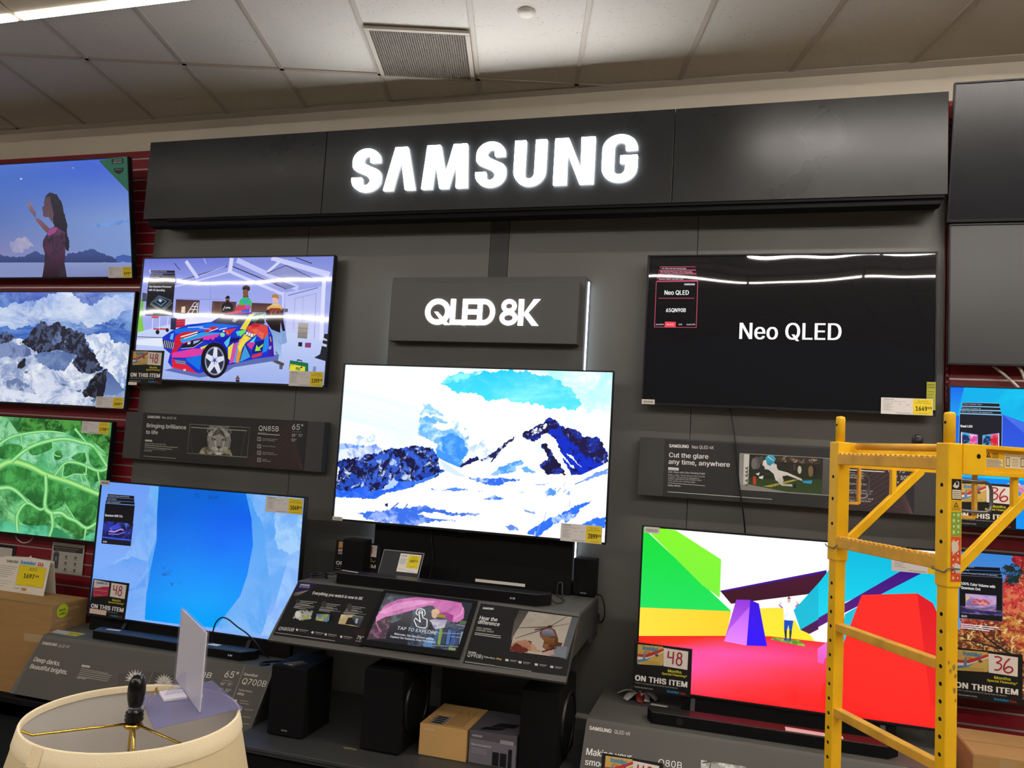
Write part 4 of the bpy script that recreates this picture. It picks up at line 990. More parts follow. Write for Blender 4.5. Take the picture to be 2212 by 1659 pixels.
  ('L',(99,665,100,900),14.7,'f4d0f4'),
  ('P',"249 696 360 656 361 874 249 899",'202c68',dict(cb='28c4d4',thr=50,soft=4,sc=30)),
  ('P',"305 676 360 656 361 874 305 886",'d8203c',dict(cb='f07088',thr=55,soft=4,sc=30)),
  ('L',"249 696 360 656 361 874 249 899 249 696",8.7,'9a8cf0'),
  ('L',(360,656,361,874),14.5,'f4d0f4'),
  ('P',"14 1289 947 1306 946 2000 13 2000",('0a8cf4','0a98fa')),
  ('P',"413 1365 462 1323 512 1345 509 1374 462 1344",'e8f4ff'),
  ('P',"485 1384 498 1361 537 1357 673 1312 673 1481 533 1506 512 1474",('e8a8c8','c878a8')),
  ('L',"489 1394 533 1428 603 1405",8.6,'b86898'),
 ],
 'aut': [
  ('P',"0 0 2000 0 2000 2000 0 2000",('3f90ea','7ab4f4')),
  ('P',"406 0 481 0 1308 0 1298 2000 0 2000 0 1505 19 1205 33 955 222 916 312 612 342 362 402 187",('c8283a','d8743a'),dict(cb='8c1626',cc='f0b060',thr=47,soft=6,thr2=58,sc=30,jag=12.5)),
  ('P',"322 447 1305 419 1304 808 323 854",('d82838','d84a3c'),dict(cb='e88058',cc='7a1420',thr=52,soft=5,thr2=62,sc=34,jag=12.4)),
  ('P',"0 1099 324 996 1304 808 1298 2000 0 2000",('c8542c','d89a44'),dict(cb='5a2418',cc='f4d07c',thr=46,soft=6,thr2=58,sc=34,jag=12.5)),
  ('P',"323 895 483 781 1304 692 1302 1195 445 1313 324 1138",('e0a048','d87838'),dict(cb='a02c22',cc='f8dc88',thr=50,soft=6,thr2=60,sc=34,jag=12.3)),
  ('L',"162 1051 213 1182 295 1286 405 1402 544 1549",14.3,'2a1414',44.9),
  ('L',"30 1264 142 1259 244 1297 315 1322",10.2,'2a1414',28.6),
  ('L',(284,1228,324,1158),12.1,'2a1414',6.1),
  ('L',(213,1182,192,1045),12.2,'2a1414',6.1),
  ('L',"406 1782 485 1663 641 1506",23.9,'2a1414',39.9),
  ('L',(385,1507,445,1613),10.0,'2a1414',18.0),
  ('P',"321 202 361 164 396 137 442 180 467 237 442 374 382 420 342 372 362 297 311 265",'1c2f2a',dict(cb='3f78c0',thr=57,soft=3,sc=34,jag=13.8)),
  ('P',"0 236 311 207 311 255 0 278",'0c0c14'),
  ('P',"0 286 317 258 317 295 0 332",'0c0c14'),
  ('P',"0 336 325 299 325 336 0 378",'0c0c14'),
  ('P',"31 361 330 343 330 951 32 959",('0c0c14','08080e')),
  ('L',"31 361 330 343 330 951 32 959 31 361",6.2,'6a6a7c'),
  ('P',"37 790 328 803 327 874 38 892",'2a2450',dict(cb='8c78c0',thr=52,soft=7,sc=24,an=3.3)),
  ('P',"73 611 288 601 287 825 75 827",('a890d8','5a4478'),dict(cb='d8b0e0',thr=54,soft=8,sc=14,an=3.3)),
  ('P',"76 638 109 652 78 720",'e8c878'),
  ('P',"114 733 140 677 181 679 221 661 252 716 191 755",'c84c58',dict(cb='f0a0a0',thr=52,soft=6,sc=40,jag=4.2)),
  ('T','Dual LED',34,246,133,239,19,'c8c8d4',0),
  ('T','Motion Xcelerator Turbo+',14,293,99,290,19,'c8c8d4',0),
  ('T','Quantum Processor Lite with 4K Upscaling',35,335,293,328,19,'c8c8d4',0),
  ('T','100% Color Volume with',42,491,279,496,37,'ffffff',1),
  ('T','Quantum Dot',42,549,178,550,37,'ffffff',1),
  ('T','QLED',47,940,86,940,27,'e8e8f4',1),
  ('L',(45,1039,304,1037),12.3,'f0e8f8'),
  ('L',(45,1064,274,1066),12.3,'f0e8f8'),
  ('L',(45,1088,243,1095),12.3,'f0e8f8'),
 ],
 'b85': [
  ('P',"186 0 1839 0 1838 2000 190 1957",'2c2b2b'),
  ('T','SAMSUNG',231,224,368,219,107,'d8d8d2',2),
  ('T','Neo QLED 4K',389,218,539,214,98,'d0d0ca',0),
  ('T','Bringing brilliance',232,621,649,613,165,'e4e4dc',1),
  ('T','to life',231,902,358,896,164,'e4e4dc',1),
  ('P',"230 1154 306 1151 306 1226 231 1228",'e0e0d8'),
  ('T','Key Feature',237,1219,302,1214,37,'3a3a3a',1),
  ('T','Quantum Matrix with Mini LEDs',233,1339,455,1330,53,'c8c8c0',0),
  ('L',(230,1390,581,1403),24.6,'b4b4ac'),
  ('L',(232,1467,526,1494),24.6,'b4b4ac'),
  ('L',(232,1554,461,1549),12.3,'b4b4ac'),
  ('T','Dolby Atmos',231,1645,318,1637,45,'c8c8c0',1),
  ('L',(229,1855,573,1859),16.3,'c0c0b8'),
  ('L',"684 386 1290 390 1288 1607 685 1609 684 386",20.2,'8a8a86'),
  ('L',(700,516,1264,527),28.3,'b8b8b2'),
  ('L',(691,518,736,1579),12.1,'5a5a58'),
  ('L',(1256,525,1226,1585),11.8,'6a6a68'),
  ('P',"895 394 1084 398 1106 501 863 506",'8a8a84',dict(cb='3a3a38',thr=50,soft=8,sc=30,an=4)),
  ('P',"805 1568 832 1351 880 1278 939 1322 945 1581 818 1584",('6a6858','c4bf9c'),dict(cb='55534a',thr=54,soft=10,sc=22)),
  ('P',"1062 1409 1113 1315 1143 1593 1062 1600",('8a8868','b0ac80'),dict(cb='45443c',thr=52,soft=6,sc=22)),
  ('P',"915 614 914 660 907 698 898 721 886 723 876 706 868 671 864 627 866 581 872 543 882 520 893 518 904 535 912 570",'7a7a76'),
  ('P',"1114 619 1112 667 1106 708 1096 732 1084 735 1072 716 1064 679 1060 632 1062 583 1069 542 1079 518 1091 515 1102 534 1110 571",'74746e'),
  ('P',"904 625 904 650 900 670 895 682 889 684 883 674 879 656 877 632 878 607 881 587 887 574 893 573 898 582 903 601",'2c2c2c'),
  ('P',"1101 630 1100 656 1096 678 1091 691 1085 692 1078 682 1074 662 1072 637 1073 611 1077 589 1082 576 1088 574 1094 584 1099 604",'2c2c2c'),
  ('P',"878 776 904 609 951 525 1019 509 1069 589 1101 721 1117 956 1112 1236 1078 1444 1033 1596 984 1610 933 1504 895 1294 877 1018",('8c8c88','6e6e6a'),dict(cb='b8b8b4',thr=52,soft=14,sc=14)),
  ('P',"897 933 972 1034 978 1312 941 1402 903 1212",'b8b8b2'),
  ('P',"1030 1019 1096 922 1097 1201 1066 1368 1036 1296",'b0b0aa'),
  ('L',"919 847 989 701 1060 843",28.0,'2c2c2a'),
  ('L',"926 797 988 649 1053 797",28.0,'2c2c2a'),
  ('L',"933 747 987 597 1046 751",28.0,'2c2c2a'),
  ('L',"939 697 986 545 1040 705",28.0,'2c2c2a'),
  ('L',"946 647 985 493 1033 658",28.0,'2c2c2a'),
  ('L',"887 814 885 1056 904 1332",24.0,'302f2e'),
  ('L',"901 835 898 1053 918 1312",24.0,'302f2e'),
  ('L',"915 855 912 1049 931 1293",24.0,'302f2e'),
  ('L',"930 876 925 1046 944 1273",23.9,'302f2e'),
  ('L',"944 897 939 1042 957 1254",23.9,'302f2e'),
  ('L',"1107 760 1119 996 1112 1276",23.8,'302f2e'),
  ('L',"1094 787 1106 999 1098 1264",23.8,'302f2e'),
  ('L',"1081 814 1092 1003 1084 1252",23.8,'302f2e'),
  ('L',"1068 841 1079 1006 1070 1239",23.8,'302f2e'),
  ('L',"1055 869 1066 1010 1057 1227",23.8,'302f2e'),
  ('P',"967 795 990 749 1015 791 1019 1141 1027 1259 977 1264 980 1151",('a4a49e','8c8c86')),
  ('P',"959 965 957 983 952 998 945 1008 936 1010 928 1004 922 992 920 975 922 957 927 942 934 932 943 930 951 936 957 948",'24241f'),
  ('P',"1069 961 1068 978 1063 994 1055 1003 1047 1005 1039 1000 1033 987 1031 971 1032 953 1037 938 1045 928 1054 926 1061 932 1067 944",'24241f'),
  ('P',"945 964 945 975 943 984 941 989 939 989 936 985 934 978 933 967 934 957 935 948 938 943 940 942 943 946 944 954",'c8c8b0'),
  ('P',"1055 960 1054 971 1053 980 1051 985 1048 985 1046 981 1044 974 1043 963 1044 953 1045 944 1047 939 1050 938 1052 942 1054 950",'c8c8b0'),
  ('L',"913 908 940 921 966 975",24.0,'26262a'),
  ('L',"1075 887 1047 911 1024 972",23.8,'26262a'),
  ('P',"976 1233 1025 1232 1004 1353",'3a3634'),
  ('L',"1004 1345 1004 1417 972 1466",19.8,'2a2826'),
  ('L',(1004,1417,1039,1455),19.8,'2a2826'),
  ('P',"1000 1374 998 1406 992 1432 982 1449 971 1452 960 1441 953 1418 949 1388 951 1356 958 1329 968 1313 979 1310 989 1321 997 1344",'c4c4bc'),
  ('P',"1059 1370 1057 1402 1051 1428 1041 1445 1030 1448 1019 1437 1012 1414 1009 1384 1011 1352 1017 1325 1027 1309 1038 1306 1048 1317 1056 1340",'bcbcb4'),
  ('P',"962 1484 1040 1479 1030 1577 984 1590",'d4d4cc'),
  ('L',(964,1356,955,1374),11.9,'55554f'),
  ('L',(1042,1343,1055,1355),11.9,'55554f'),
  ('L',(965,1387,956,1410),11.9,'55554f'),
  ('L',(1042,1374,1055,1391),11.9,'55554f'),
  ('L',(966,1419,957,1446),11.9,'55554f'),
  ('L',(1043,1406,1056,1426),11.9,'55554f'),
  ('P',"1670 16 1839 0 1838 2000 1251 1968",'312b2c',dict(cb='392c2e',thr=50,soft=20,sc=6)),
  ('L',"1251 1968 1674 191 1830 1930",9.4,'5a4040'),
  ('L',"1294 1971 1678 393 1830 1930",9.4,'5a4040'),
  ('L',"1337 1974 1681 594 1830 1930",9.4,'5a4040'),
  ('L',"1379 1977 1685 796 1830 1930",9.3,'5a4040'),
  ('L',"1421 1980 1689 997 1830 1930",9.3,'5a4040'),
  ('L',"1464 1983 1693 1197 1830 1930",9.3,'5a4040'),
  ('L',"1505 1986 1697 1398 1830 1930",9.3,'5a4040'),
  ('L',"1547 1989 1701 1598 1830 1930",9.3,'5a4040'),
  ('L',"1589 1992 1705 1798 1830 1930",9.3,'5a4040'),
  ('P',"1680 14 1839 0 1838 1889 1761 908",'2b2a31'),
  ('T','QN85B',1379,495,1573,480,204,'e6e6e0',0),
  ('T','Key Features',1378,590,1454,587,35,'b8b8b0',0),
  ('L',(1375,622,1587,625),23.5,'dcdcd4'),
  ('L',"1376 764 1408 764 1409 898 1377 898 1376 764",19.6,'c8c8c0'),
  ('L',(1388,808,1399,853),23.5,'c8c8c0'),
  ('T','Neo Quantum Processor',1426,830,1571,823,43,'bcbcb4',0),
  ('T','with 4K Upscaling',1426,893,1540,886,43,'bcbcb4',0),
  ('L',"1382 1062 1414 1061 1415 1195 1383 1195 1382 1062",19.6,'c8c8c0'),
  ('L',(1394,1106,1405,1150),23.5,'c8c8c0'),
  ('T','Neural AI with you',1432,1127,1556,1119,43,'bcbcb4',0),
  ('L',"1387 1324 1419 1323 1420 1456 1388 1457 1387 1324",19.5,'c8c8c0'),
  ('L',(1400,1367,1410,1412),23.4,'c8c8c0'),
  ('T','Dolby Atmos and',1438,1388,1541,1381,43,'bcbcb4',0),
  ('T','Object Tracking Sound',1437,1451,1577,1439,43,'bcbcb4',0),
  ('L',"1393 1609 1425 1607 1426 1740 1394 1742 1393 1609",19.5,'c8c8c0'),
  ('L',(1405,1652,1416,1696),23.4,'c8c8c0'),
  ('T','Native',1443,1673,1485,1669,43,'bcbcb4',0),
  ('T','Refresh Rate',1443,1735,1523,1727,43,'bcbcb4',0),
  ('T','65"',1700,372,1802,363,225,'e6e6e0',0),
  ('T','Also available in',1703,464,1789,467,31,'a8a8a0',0),
  ('T','85"  75"',1705,658,1804,649,108,'d8d8d0',0),
  ('T','55"',1705,845,1749,845,108,'d8d8d0',0),
 ],
 'b90': [
  ('P',"180 48 1835 84 1833 2000 182 1978",'2f2f30'),
  ('T','SAMSUNG',213,308,353,301,109,'f0f0ec',2),
  ('T','Neo QLED 4K',375,305,528,294,108,'e6e6e2',0),
  ('T','Cut the glare',215,645,493,626,158,'f2f2ee',1),
  ('T','any time, anywhere',214,873,643,855,158,'f2f2ee',1),
  ('P',"214 991 288 994 287 1088 214 1085",'ecece8'),
  ('T','Key Feature',221,1068,281,1070,44,'333333',1),
  ('T','Anti-Glare with Ultra Viewing Angle',215,1179,474,1158,59,'e0e0dc',0),
  ('T','Enjoy a clear, vibrant picture with virtually',215,1268,475,1256,49,'c4c4c0',0),
  ('T','no glare. The screen is designed to',215,1337,435,1331,49,'c4c4c0',0),
  ('T','reduce reflections and enhance color',216,1405,453,1389,49,'c4c4c0',0),
  ('T','from nearly any viewing angle.',217,1474,410,1466,49,'c4c4c0',0),
  ('L',(216,1524,477,1542),14.7,'d0d0cc'),
  ('T','Dolby Atmos',216,1632,305,1627,54,'d8d8d4',1),
  ('L',(216,1829,935,1834),19.6,'c8c8c4'),
  ('L',"709 381 1320 384 1319 1575 711 1581 709 381",19.3,'9c9c9c'),
  ('P',"711 391 1319 393 1318 1566 712 1571",('3c3a38','4a4a40')),
  ('P',"776 397 1258 392 1259 1553 773 1393",('26221f','23301c')),
  ('P',"711 391 776 397 773 1393 712 1556",('8a8a86','a0a09a')),
  ('P',"1261 400 1319 398 1318 1561 1261 1552",('565656','4c4c4a')),
  ('P',"737 398 773 398 770 1384 801 1541 740 1562",'d0d0cc'),
  ('P',"711 1427 773 1393 1058 1584 1034 1568 712 1575",'8a8a84'),
  ('P',"745 863 769 799 764 935",'6a6a66'),
  ('P',"746 984 770 919 765 1055",'6a6a66'),
  ('P',"746 1103 770 1038 766 1174",'6a6a66'),
  ('P',"748 1271 772 1206 767 1342",'6a6a66'),
  ('P',"749 1415 773 1350 768 1485",'6a6a66'),
  ('P',"776 1190 974 1176 1257 1063 1259 1553 976 1516 773 1393",('2c4020','344a22')),
  ('P',"870 1437 1069 1146 1117 1121 928 1437",'b0a848',dict(cb='8c8a40',thr=52,soft=10,sc=20)),
  ('P',"791 489 960 394 1244 433 1245 598 961 585 792 633",'3a322c',dict(cb='a88c78',thr=58,soft=5,sc=34)),
  ('P',"852 664 848 792 836 874 820 879 807 804 801 679 805 550 817 468 833 464 846 539",'5a5a5a'),
  ('P',"827 695 824 809 814 881 802 885 792 818 788 707 791 593 800 520 812 517 822 584",'72706c'),
  ('P',"872 562 870 648 861 702 850 705 841 656 837 572 840 487 849 432 859 429 868 479",'4c4c4c'),
  ('P',"1123 808 1121 886 1115 936 1107 939 1100 893 1097 816 1099 737 1105 687 1113 685 1120 731",'c8c0b0'),
  ('P',"1200 832 1197 943 1189 1014 1178 1017 1170 952 1166 842 1168 731 1177 660 1187 657 1196 722",'7c6444'),
  ('P',"1064 816 1062 911 1055 972 1047 974 1040 918 1037 824 1039 729 1045 668 1054 666 1061 722",'2c2a28'),
  ('P',"1086 738 1085 806 1080 848 1074 850 1069 810 1067 744 1069 677 1073 634 1079 632 1084 672",'4a3a34'),
  ('P',"1220 816 1218 922 1213 988 1206 990 1200 927 1198 823 1199 718 1204 651 1211 649 1217 712",'1c1c1c'),
  ('P',"802 1125 822 1119 826 1385 806 1391",'c0402c'),
  ('P',"905 864 963 808 983 936 1003 1119 994 1264 955 1205 940 996",'d8d6d4'),
  ('P',"973 867 1030 921 1126 1104 1131 1173 1031 1016 993 1065",('e2e0de','c8c6c2')),
  ('P',"974 1081 1008 1165 1002 1309 1066 1298 1066 1373 995 1368 965 1226",('d0cecc','b8b6b2')),
  ('P',"868 588 893 523 957 681 963 837 925 882 871 850 864 732",('ecebe8','cfcdca')),
  ('P',"881 478 902 386 933 387 951 492 942 624 914 742 895 700",('4cb8d8','1f88ac')),
  ('L',(898,435,937,568),19.1,'e8eef0'),
  ('P',"838 884 871 730 881 823 858 1021 840 1027",'2a2a2c'),
  ('P',"819 1033 848 976 841 1084",'e8e6e4'),
  ('P',"841 1132 873 1074 869 1185 847 1177",'ecebe8'),
  ('L',"881 871 877 1015 906 1016",47.7,'2c2c30'),
  ('P',"872 1017 911 948 916 1027 882 1071",'33343a'),
  ('P',"1131 1164 1196 1129 1188 1249 1136 1228",'2c9ad0'),
  ('P',"1066 1298 1087 1272 1092 1421 1076 1436",'1c1c20'),
  ('T','9',938,711,948,717,67,'3a4a6a',1),
  ('P',"1663 85 1835 84 1833 2000 1252 2000",'322c2e',dict(cb='3a2e32',thr=50,soft=20,sc=6)),
  ('L',"1252 2000 1672 220 1828 1993",10.2,'6a4c50'),
  ('L',"1288 2000 1673 404 1828 1993",10.2,'6a4c50'),
  ('L',"1323 2000 1673 588 1828 1993",10.2,'6a4c50'),
  ('L',"1358 2000 1674 771 1828 1993",10.2,'6a4c50'),
  ('L',"1392 2000 1675 954 1828 1993",10.1,'6a4c50'),
  ('L',"1427 2000 1675 1137 1828 1993",10.1,'6a4c50'),
  ('L',"1462 2000 1676 1320 1828 1993",10.1,'6a4c50'),
  ('L',"1496 2000 1677 1502 1828 1993",10.1,'6a4c50'),
  ('L',"1530 2000 1677 1685 1828 1993",10.1,'6a4c50'),
  ('L',"1565 2000 1678 1866 1828 1993",10.0,'6a4c50'),
  ('P',"1707 96 1835 84 1834 1900 1782 1194",'2a2931'),
  ('L',(1430,716,1649,715),27.8,'ecece8'),
  ('T','Quantum Matrix',1429,902,1538,905,56,'d0d0cc',0),
  ('T','with Mini LEDs',1430,981,1520,985,56,'d0d0cc',0),
  ('T','Quantum HDR 32x',1430,1180,1539,1181,56,'d0d0cc',0),
  ('T','Neo Quantum Processor',1431,1393,1581,1379,55,'d0d0cc',0),
  ('T','with 4K Upscaling',1432,1471,1567,1457,55,'d0d0cc',0),
  ('T','Dolby Atmos and',1433,1642,1582,1627,55,'d0d0cc',0),
  ('T','Object Tracking Sound',1433,1720,1568,1705,55,'d0d0cc',0),
  ('T','85"  75"',1674,725,1785,719,119,'ececec',0),
  ('T','65"  50"',1684,942,1794,926,128,'f0f0ec',0),
  ('T','43"',1684,1125,1737,1122,128,'f0f0ec',0),
  ('T','QN90B',1429,567,1620,548,242,'f0f0ec',0),
 ],
 'console': [
  ('P',"5 35 656 33 671 1829 20 1829",'232221'),
  ('P',"5 35 157 32 102 296 20 422",'2a2350'),
  ('P',"20 422 114 274 54 511 19 541",('a89c90','3a3432')),
  ('T','SAMSUNG',29,155,102,149,52,'f0f0f0',2),
  ('T','Neo QLED 8K',29,221,107,217,47,'d8d8f0',0),
  ('T','Everything you watch is now in 8K',152,399,529,393,97,'f2f2f0',1),
  ('L',(74,661,215,646),19.9,'a8a8a4'),
  ('L',(72,709,193,705),19.9,'a8a8a4'),
  ('L',(71,758,171,765),19.8,'a8a8a4'),
  ('L',(69,806,210,790),19.7,'a8a8a4'),
  ('L',(68,854,188,849),19.7,'a8a8a4'),
  ('L',(66,902,166,908),19.6,'a8a8a4'),
  ('L',(265,649,392,641),19.7,'a8a8a4'),
  ('L',(263,698,370,700),19.7,'a8a8a4'),
  ('L',(261,746,349,759),19.6,'a8a8a4'),
  ('L',(259,793,386,784),19.5,'a8a8a4'),
  ('L',(257,841,364,843),19.5,'a8a8a4'),
  ('L',(256,889,343,901),19.4,'a8a8a4'),
  ('L',(450,640,575,631),19.6,'a8a8a4'),
  ('L',(448,687,553,690),19.5,'a8a8a4'),
  ('L',(445,735,531,748),19.4,'a8a8a4'),
  ('L',(443,782,568,773),19.4,'a8a8a4'),
  ('L',(441,830,546,831),19.3,'a8a8a4'),
  ('L',(439,877,525,889),19.2,'a8a8a4'),
  ('L',(72,873,212,835),14.7,'909090'),
  ('L',(261,870,415,845),14.6,'909090'),
  ('L',(434,865,601,831),14.5,'909090'),
  ('P',"92 677 94 708 92 735 86 752 78 757 70 747 62 726 56 697 55 665 57 638 62 621 70 616 79 626 87 647",'3a3938'),
  ('P',"295 669 298 717 296 758 291 783 282 788 272 772 262 737 255 691 252 643 253 602 259 577 268 572 278 588 288 623",'45403c'),
  ('P',"486 666 489 718 487 761 482 788 473 793 463 775 454 738 446 688 443 636 444 592 450 565 459 560 469 578 479 616",'4a443e'),
  ('P',"98 1195 98 1014 123 949 165 956 219 920 232 1194 173 1289 105 1257",('a8a8a4','dcdcd8'),dict(cb='4a4a48',thr=55,soft=6,sc=40,jag=5.2)),
  ('P',"156 1136 215 1092 219 1212 175 1252",'b0c078'),
  ('P',"143 1092 146 1139 145 1179 139 1204 130 1209 120 1193 110 1160 103 1115 99 1068 101 1027 106 1002 115 997 126 1013 135 1047",'f0f0ee'),
  ('P',"256 1017 342 978 357 1223 269 1213",('8aa860','5c90c8'),dict(cb='d8c850',thr=54,soft=6,sc=40)),
  ('P',"387 1054 390 1109 389 1156 383 1184 373 1190 362 1171 351 1132 344 1079 340 1024 341 977 347 948 357 942 368 962 379 1002",'16161a'),
  ('L',(345,987,359,1181),28.8,'88b0e0'),
  ('P',"255 1028 289 1019 284 1088 259 1087",'5888c8'),
  ('P',"429 929 512 907 592 912 596 1243 437 1226",('e0d0a4','c8b070'),dict(cb='f4ecd0',thr=52,soft=12,sc=14)),
  ('P',"513 921 592 916 596 1243 519 1203",('5a6068','35353c')),
  ('P',"487 1222 488 1006 514 981 559 1205",'2a2622'),
  ('P',"543 990 560 995 567 1151 552 1135",'b8c8dc'),
  ('P',"560 1352 652 1249 658 1537 586 1483",'322220'),
  ('T','QN800B',38,1659,151,1643,103,'f2f2f0',0),
  ('P',"181 1575 182 1598 179 1614 174 1617 168 1606 164 1585 163 1563 165 1546 171 1543 177 1554",'d8d8d4'),
  ('L',(187,1557,253,1562),18.6,'b0b0ac'),
  ('L',(192,1603,244,1607),13.9,'909090'),
  ('P',"297 1591 298 1613 295 1629 290 1632 284 1621 280 1601 280 1578 282 1562 288 1559 293 1570",'d8d8d4'),
  ('L',(303,1572,369,1578),18.4,'b0b0ac'),
  ('L',(309,1618,360,1622),13.8,'909090'),
  ('P',"395 1597 395 1619 392 1635 387 1638 382 1627 378 1607 377 1584 380 1568 385 1565 391 1576",'d8d8d4'),
  ('L',(401,1579,465,1584),18.3,'b0b0ac'),
  ('L',(405,1624,456,1628),13.7,'909090'),
  ('P',"507 1603 508 1625 505 1641 500 1644 494 1633 491 1613 490 1590 493 1574 498 1571 504 1582",'d8d8d4'),
  ('L',(513,1584,577,1590),18.2,'b0b0ac'),
  ('L',(518,1630,568,1634),13.6,'909090'),
  ('L',(31,1753,470,1755),13.9,'c8c8c4'),
  ('T','75"',607,1605,652,1608,100,'f4f4f2',1),
  ('T','65" 85"',609,1690,648,1686,41,'e0e0dc',0),
 ],
 'console_right': [
  ('P',"1347 41 2000 100 1998 1836 1353 1875",'252423'),
  ('T','SAMSUNG',1371,218,1444,206,63,'f2f2f0',2),
  ('T','Hear the',1370,548,1490,547,113,'f4f4f2',1),
  ('T','difference',1368,676,1512,678,112,'f4f4f2',1),
  ('T','Enjoy wireless,',1371,828,1470,826,55,'d0d0cc',0),
  ('T','cinematic sound',1370,895,1485,893,55,'d0d0cc',0),
  ('L',(1369,962,1540,964),22.7,'b8b8b4'),
  ('L',(1369,1009,1543,1018),22.6,'b8b8b4'),
  ('P',"1613 116 1987 136 1972 1345 1623 1350 1615 779",('9c958c','c8bdac'),dict(cb='b8aea0',thr=50,soft=20,sc=5)),
  ('P',"1599 503 1613 116 1675 120 1629 770 1611 1061",('4a4642','6a625a')),
  ('P',"1957 133 2000 137 1978 1376 1934 1351",('5a5c60','66666c')),
  ('P',"1628 1096 1682 995 1742 1005 1779 1142 1814 1256 1624 1363",('b8846c','8a5038'),dict(cb='c49a80',thr=50,soft=12,sc=10,jag=4.9)),
  ('P',"1616 1240 1647 1085 1736 1258 1730 1334 1623 1354",'6a2c20',dict(jag=4.8)),
  ('P',"1853 1276 1909 1018 1967 1028 1970 1346 1886 1345",'7a828c'),
  ('P',"1817 1321 1873 1085 1902 1291",'c09a90'),
  ('L',"1717 1006 1738 1021 1736 1086",35.5,'5a3c38'),
  ('P',"1776 707 1789 582 1825 491 1869 582 1898 796 1905 930 1934 935 1928 1029 1892 1073 1878 1181 1840 1195 1816 1119 1817 937 1788 839",('6c4428','4c2c18'),dict(cb='8c6040',thr=55,soft=8,sc=18)),
  ('P',"1786 678 1804 573 1854 591 1882 760 1831 814 1795 789",('8c8ca0','5c5468')),
  ('P',"1802 831 1880 830 1885 1032 1826 1023",('8a5a2c','6a3e1e')),
  ('L',(1819,1262,1902,1090),39.0,'3a241a'),
  ('L',(1844,1192,1842,1238),26.1,'3a241a'),
  ('L',(1882,1079,1884,1146),26.2,'3a241a'),
  ('L',(1835,508,1624,670),32.0,'4a2e22',13.7),
  ('L',(1836,517,1636,976),32.0,'4a2e22',13.7),
  ('L',(1835,499,1931,119),27.5,'5a5048',13.7),
  ('L',(1841,514,1947,349),22.9,'6a6058',13.7),
  ('P',"1848 491 1848 508 1844 523 1838 534 1831 538 1825 534 1820 524 1818 509 1818 492 1822 477 1828 466 1835 462 1841 466 1846 476",'3a2a24'),
  ('L',(1743,656,1799,576),36.4,'4a3028'),
  ('T','Soundbar',1364,1558,1418,1557,48,'e8e8e4',1),
  ('T','Q990B',1366,1675,1454,1674,104,'f6f6f4',0),
  ('L',(1462,1584,1464,1695),17.3,'c8c8c4'),
  ('T','Dolby Atmos',1472,1636,1544,1645,43,'d8d8d4',1),
  ('T','dts',1551,1640,1575,1643,51,'d8b868',2),
  ('P',"1575 1608 1585 1611 1584 1656 1575 1652",'b8923c'),
  ('P',"1608 1592 1627 1593 1630 1654 1610 1653",'d0d0cc'),
  ('L',(1638,1605,1683,1607),14.9,'b0b0ac'),
  ('L',(1640,1639,1675,1639),12.8,'909090'),
  ('P',"1691 1602 1711 1603 1713 1663 1694 1662",'d0d0cc'),
  ('L',(1721,1614,1766,1617),14.8,'b0b0ac'),
  ('L',(1723,1648,1758,1649),12.7,'909090'),
  ('P',"1793 1605 1812 1606 1814 1665 1795 1664",'d0d0cc'),
  ('L',(1822,1617,1867,1620),14.8,'b0b0ac'),
  ('L',(1824,1651,1859,1651),12.6,'909090'),
  ('P',"1889 1610 1908 1611 1910 1670 1891 1669",'d0d0cc'),
  ('L',(1918,1622,1962,1625),14.7,'b0b0ac'),
  ('L',(1920,1656,1954,1656),12.5,'909090'),
  ('L',(1362,1816,1552,1816),25.6,'60605c'),
  ('L',(1363,1833,1784,1836),12.8,'b8b8b4'),
 ],
 'tablet': [
  ('P',"0 0 2000 0 2000 2000 0 2000",('2c2e38','1c1e26')),
  ('P',"0 289 141 78 506 66 571 1057 41 1572",('3a4048','22262c'),dict(cb='5a6670',thr=54,soft=6,sc=24)),
  ('P',"0 1234 174 886 367 1105 394 1869 0 1997",('3c3030','4a3a44'),dict(cb='8c5878',thr=56,soft=6,sc=24)),
  ('P',"738 488 1192 250 1690 664 2000 956 1956 1965 909 1992",('3a3c44','2a3444'),dict(cb='5a6478',thr=55,soft=6,sc=20)),
  ('P',"1388 1186 1456 1182 1526 1840 1457 1833",'3c6490'),
  ('P',"1475 1191 1544 1187 1607 1821 1538 1813",'86a048'),
  ('P',"1562 1195 1630 1192 1688 1801 1619 1793",'384858'),
  ('P',"1665 1196 1733 1192 1785 1777 1716 1769",'5078b0'),
  ('P',"1768 1196 1836 1193 1882 1753 1813 1745",'3858a8'),
  ('P',"1871 1197 1938 1194 1978 1729 1910 1722",'3c4c6c'),
  ('P',"1956 1202 2000 1198 2000 1710 1990 1702",'8aa0b8'),
  ('P',"2000 1206 2000 1203 2000 1690 2000 1682",'4a5c44'),
  ('L',(1811,958,2000,969),30.6,'8c98a4'),
  ('L',(1340,1388,2000,1286),30.1,'8c98a4'),
  ('L',(1762,1443,2000,1443),29.8,'8c98a4'),
  ('L',(1237,1912,1994,1799),29.3,'8c98a4'),
  ('P',"1845 757 2000 768 2000 920 1857 908",'5c6a50'),
  ('P',"1804 1864 1956 1869 1956 1965 1806 1966",'88a060'),
  ('P',"1237 1912 1304 1554 1436 1615 1449 1951 1283 1974",'5a88b4'),
  ('P',"0 1068 88 502 352 203 717 32 1073 7 1468 19 1757 55 1879 359 1916 676 1811 862 1692 870 1679 601 1455 522 1349 613 1168 310 1062 314 758 584 483 814 202 1012 41 1260",('d878b8','e48cc8'),dict(cb='b85aa0',thr=56,soft=14,sc=8)),
  ('P',"0 871 317 382 810 134 1236 106 918 313 477 615 174 886",'f0a8dc',dict(cb='e088c4',thr=52,soft=14,sc=8)),
  ('P',"1366 609 1489 515 1679 601 1696 889 1568 757",'a8388c'),
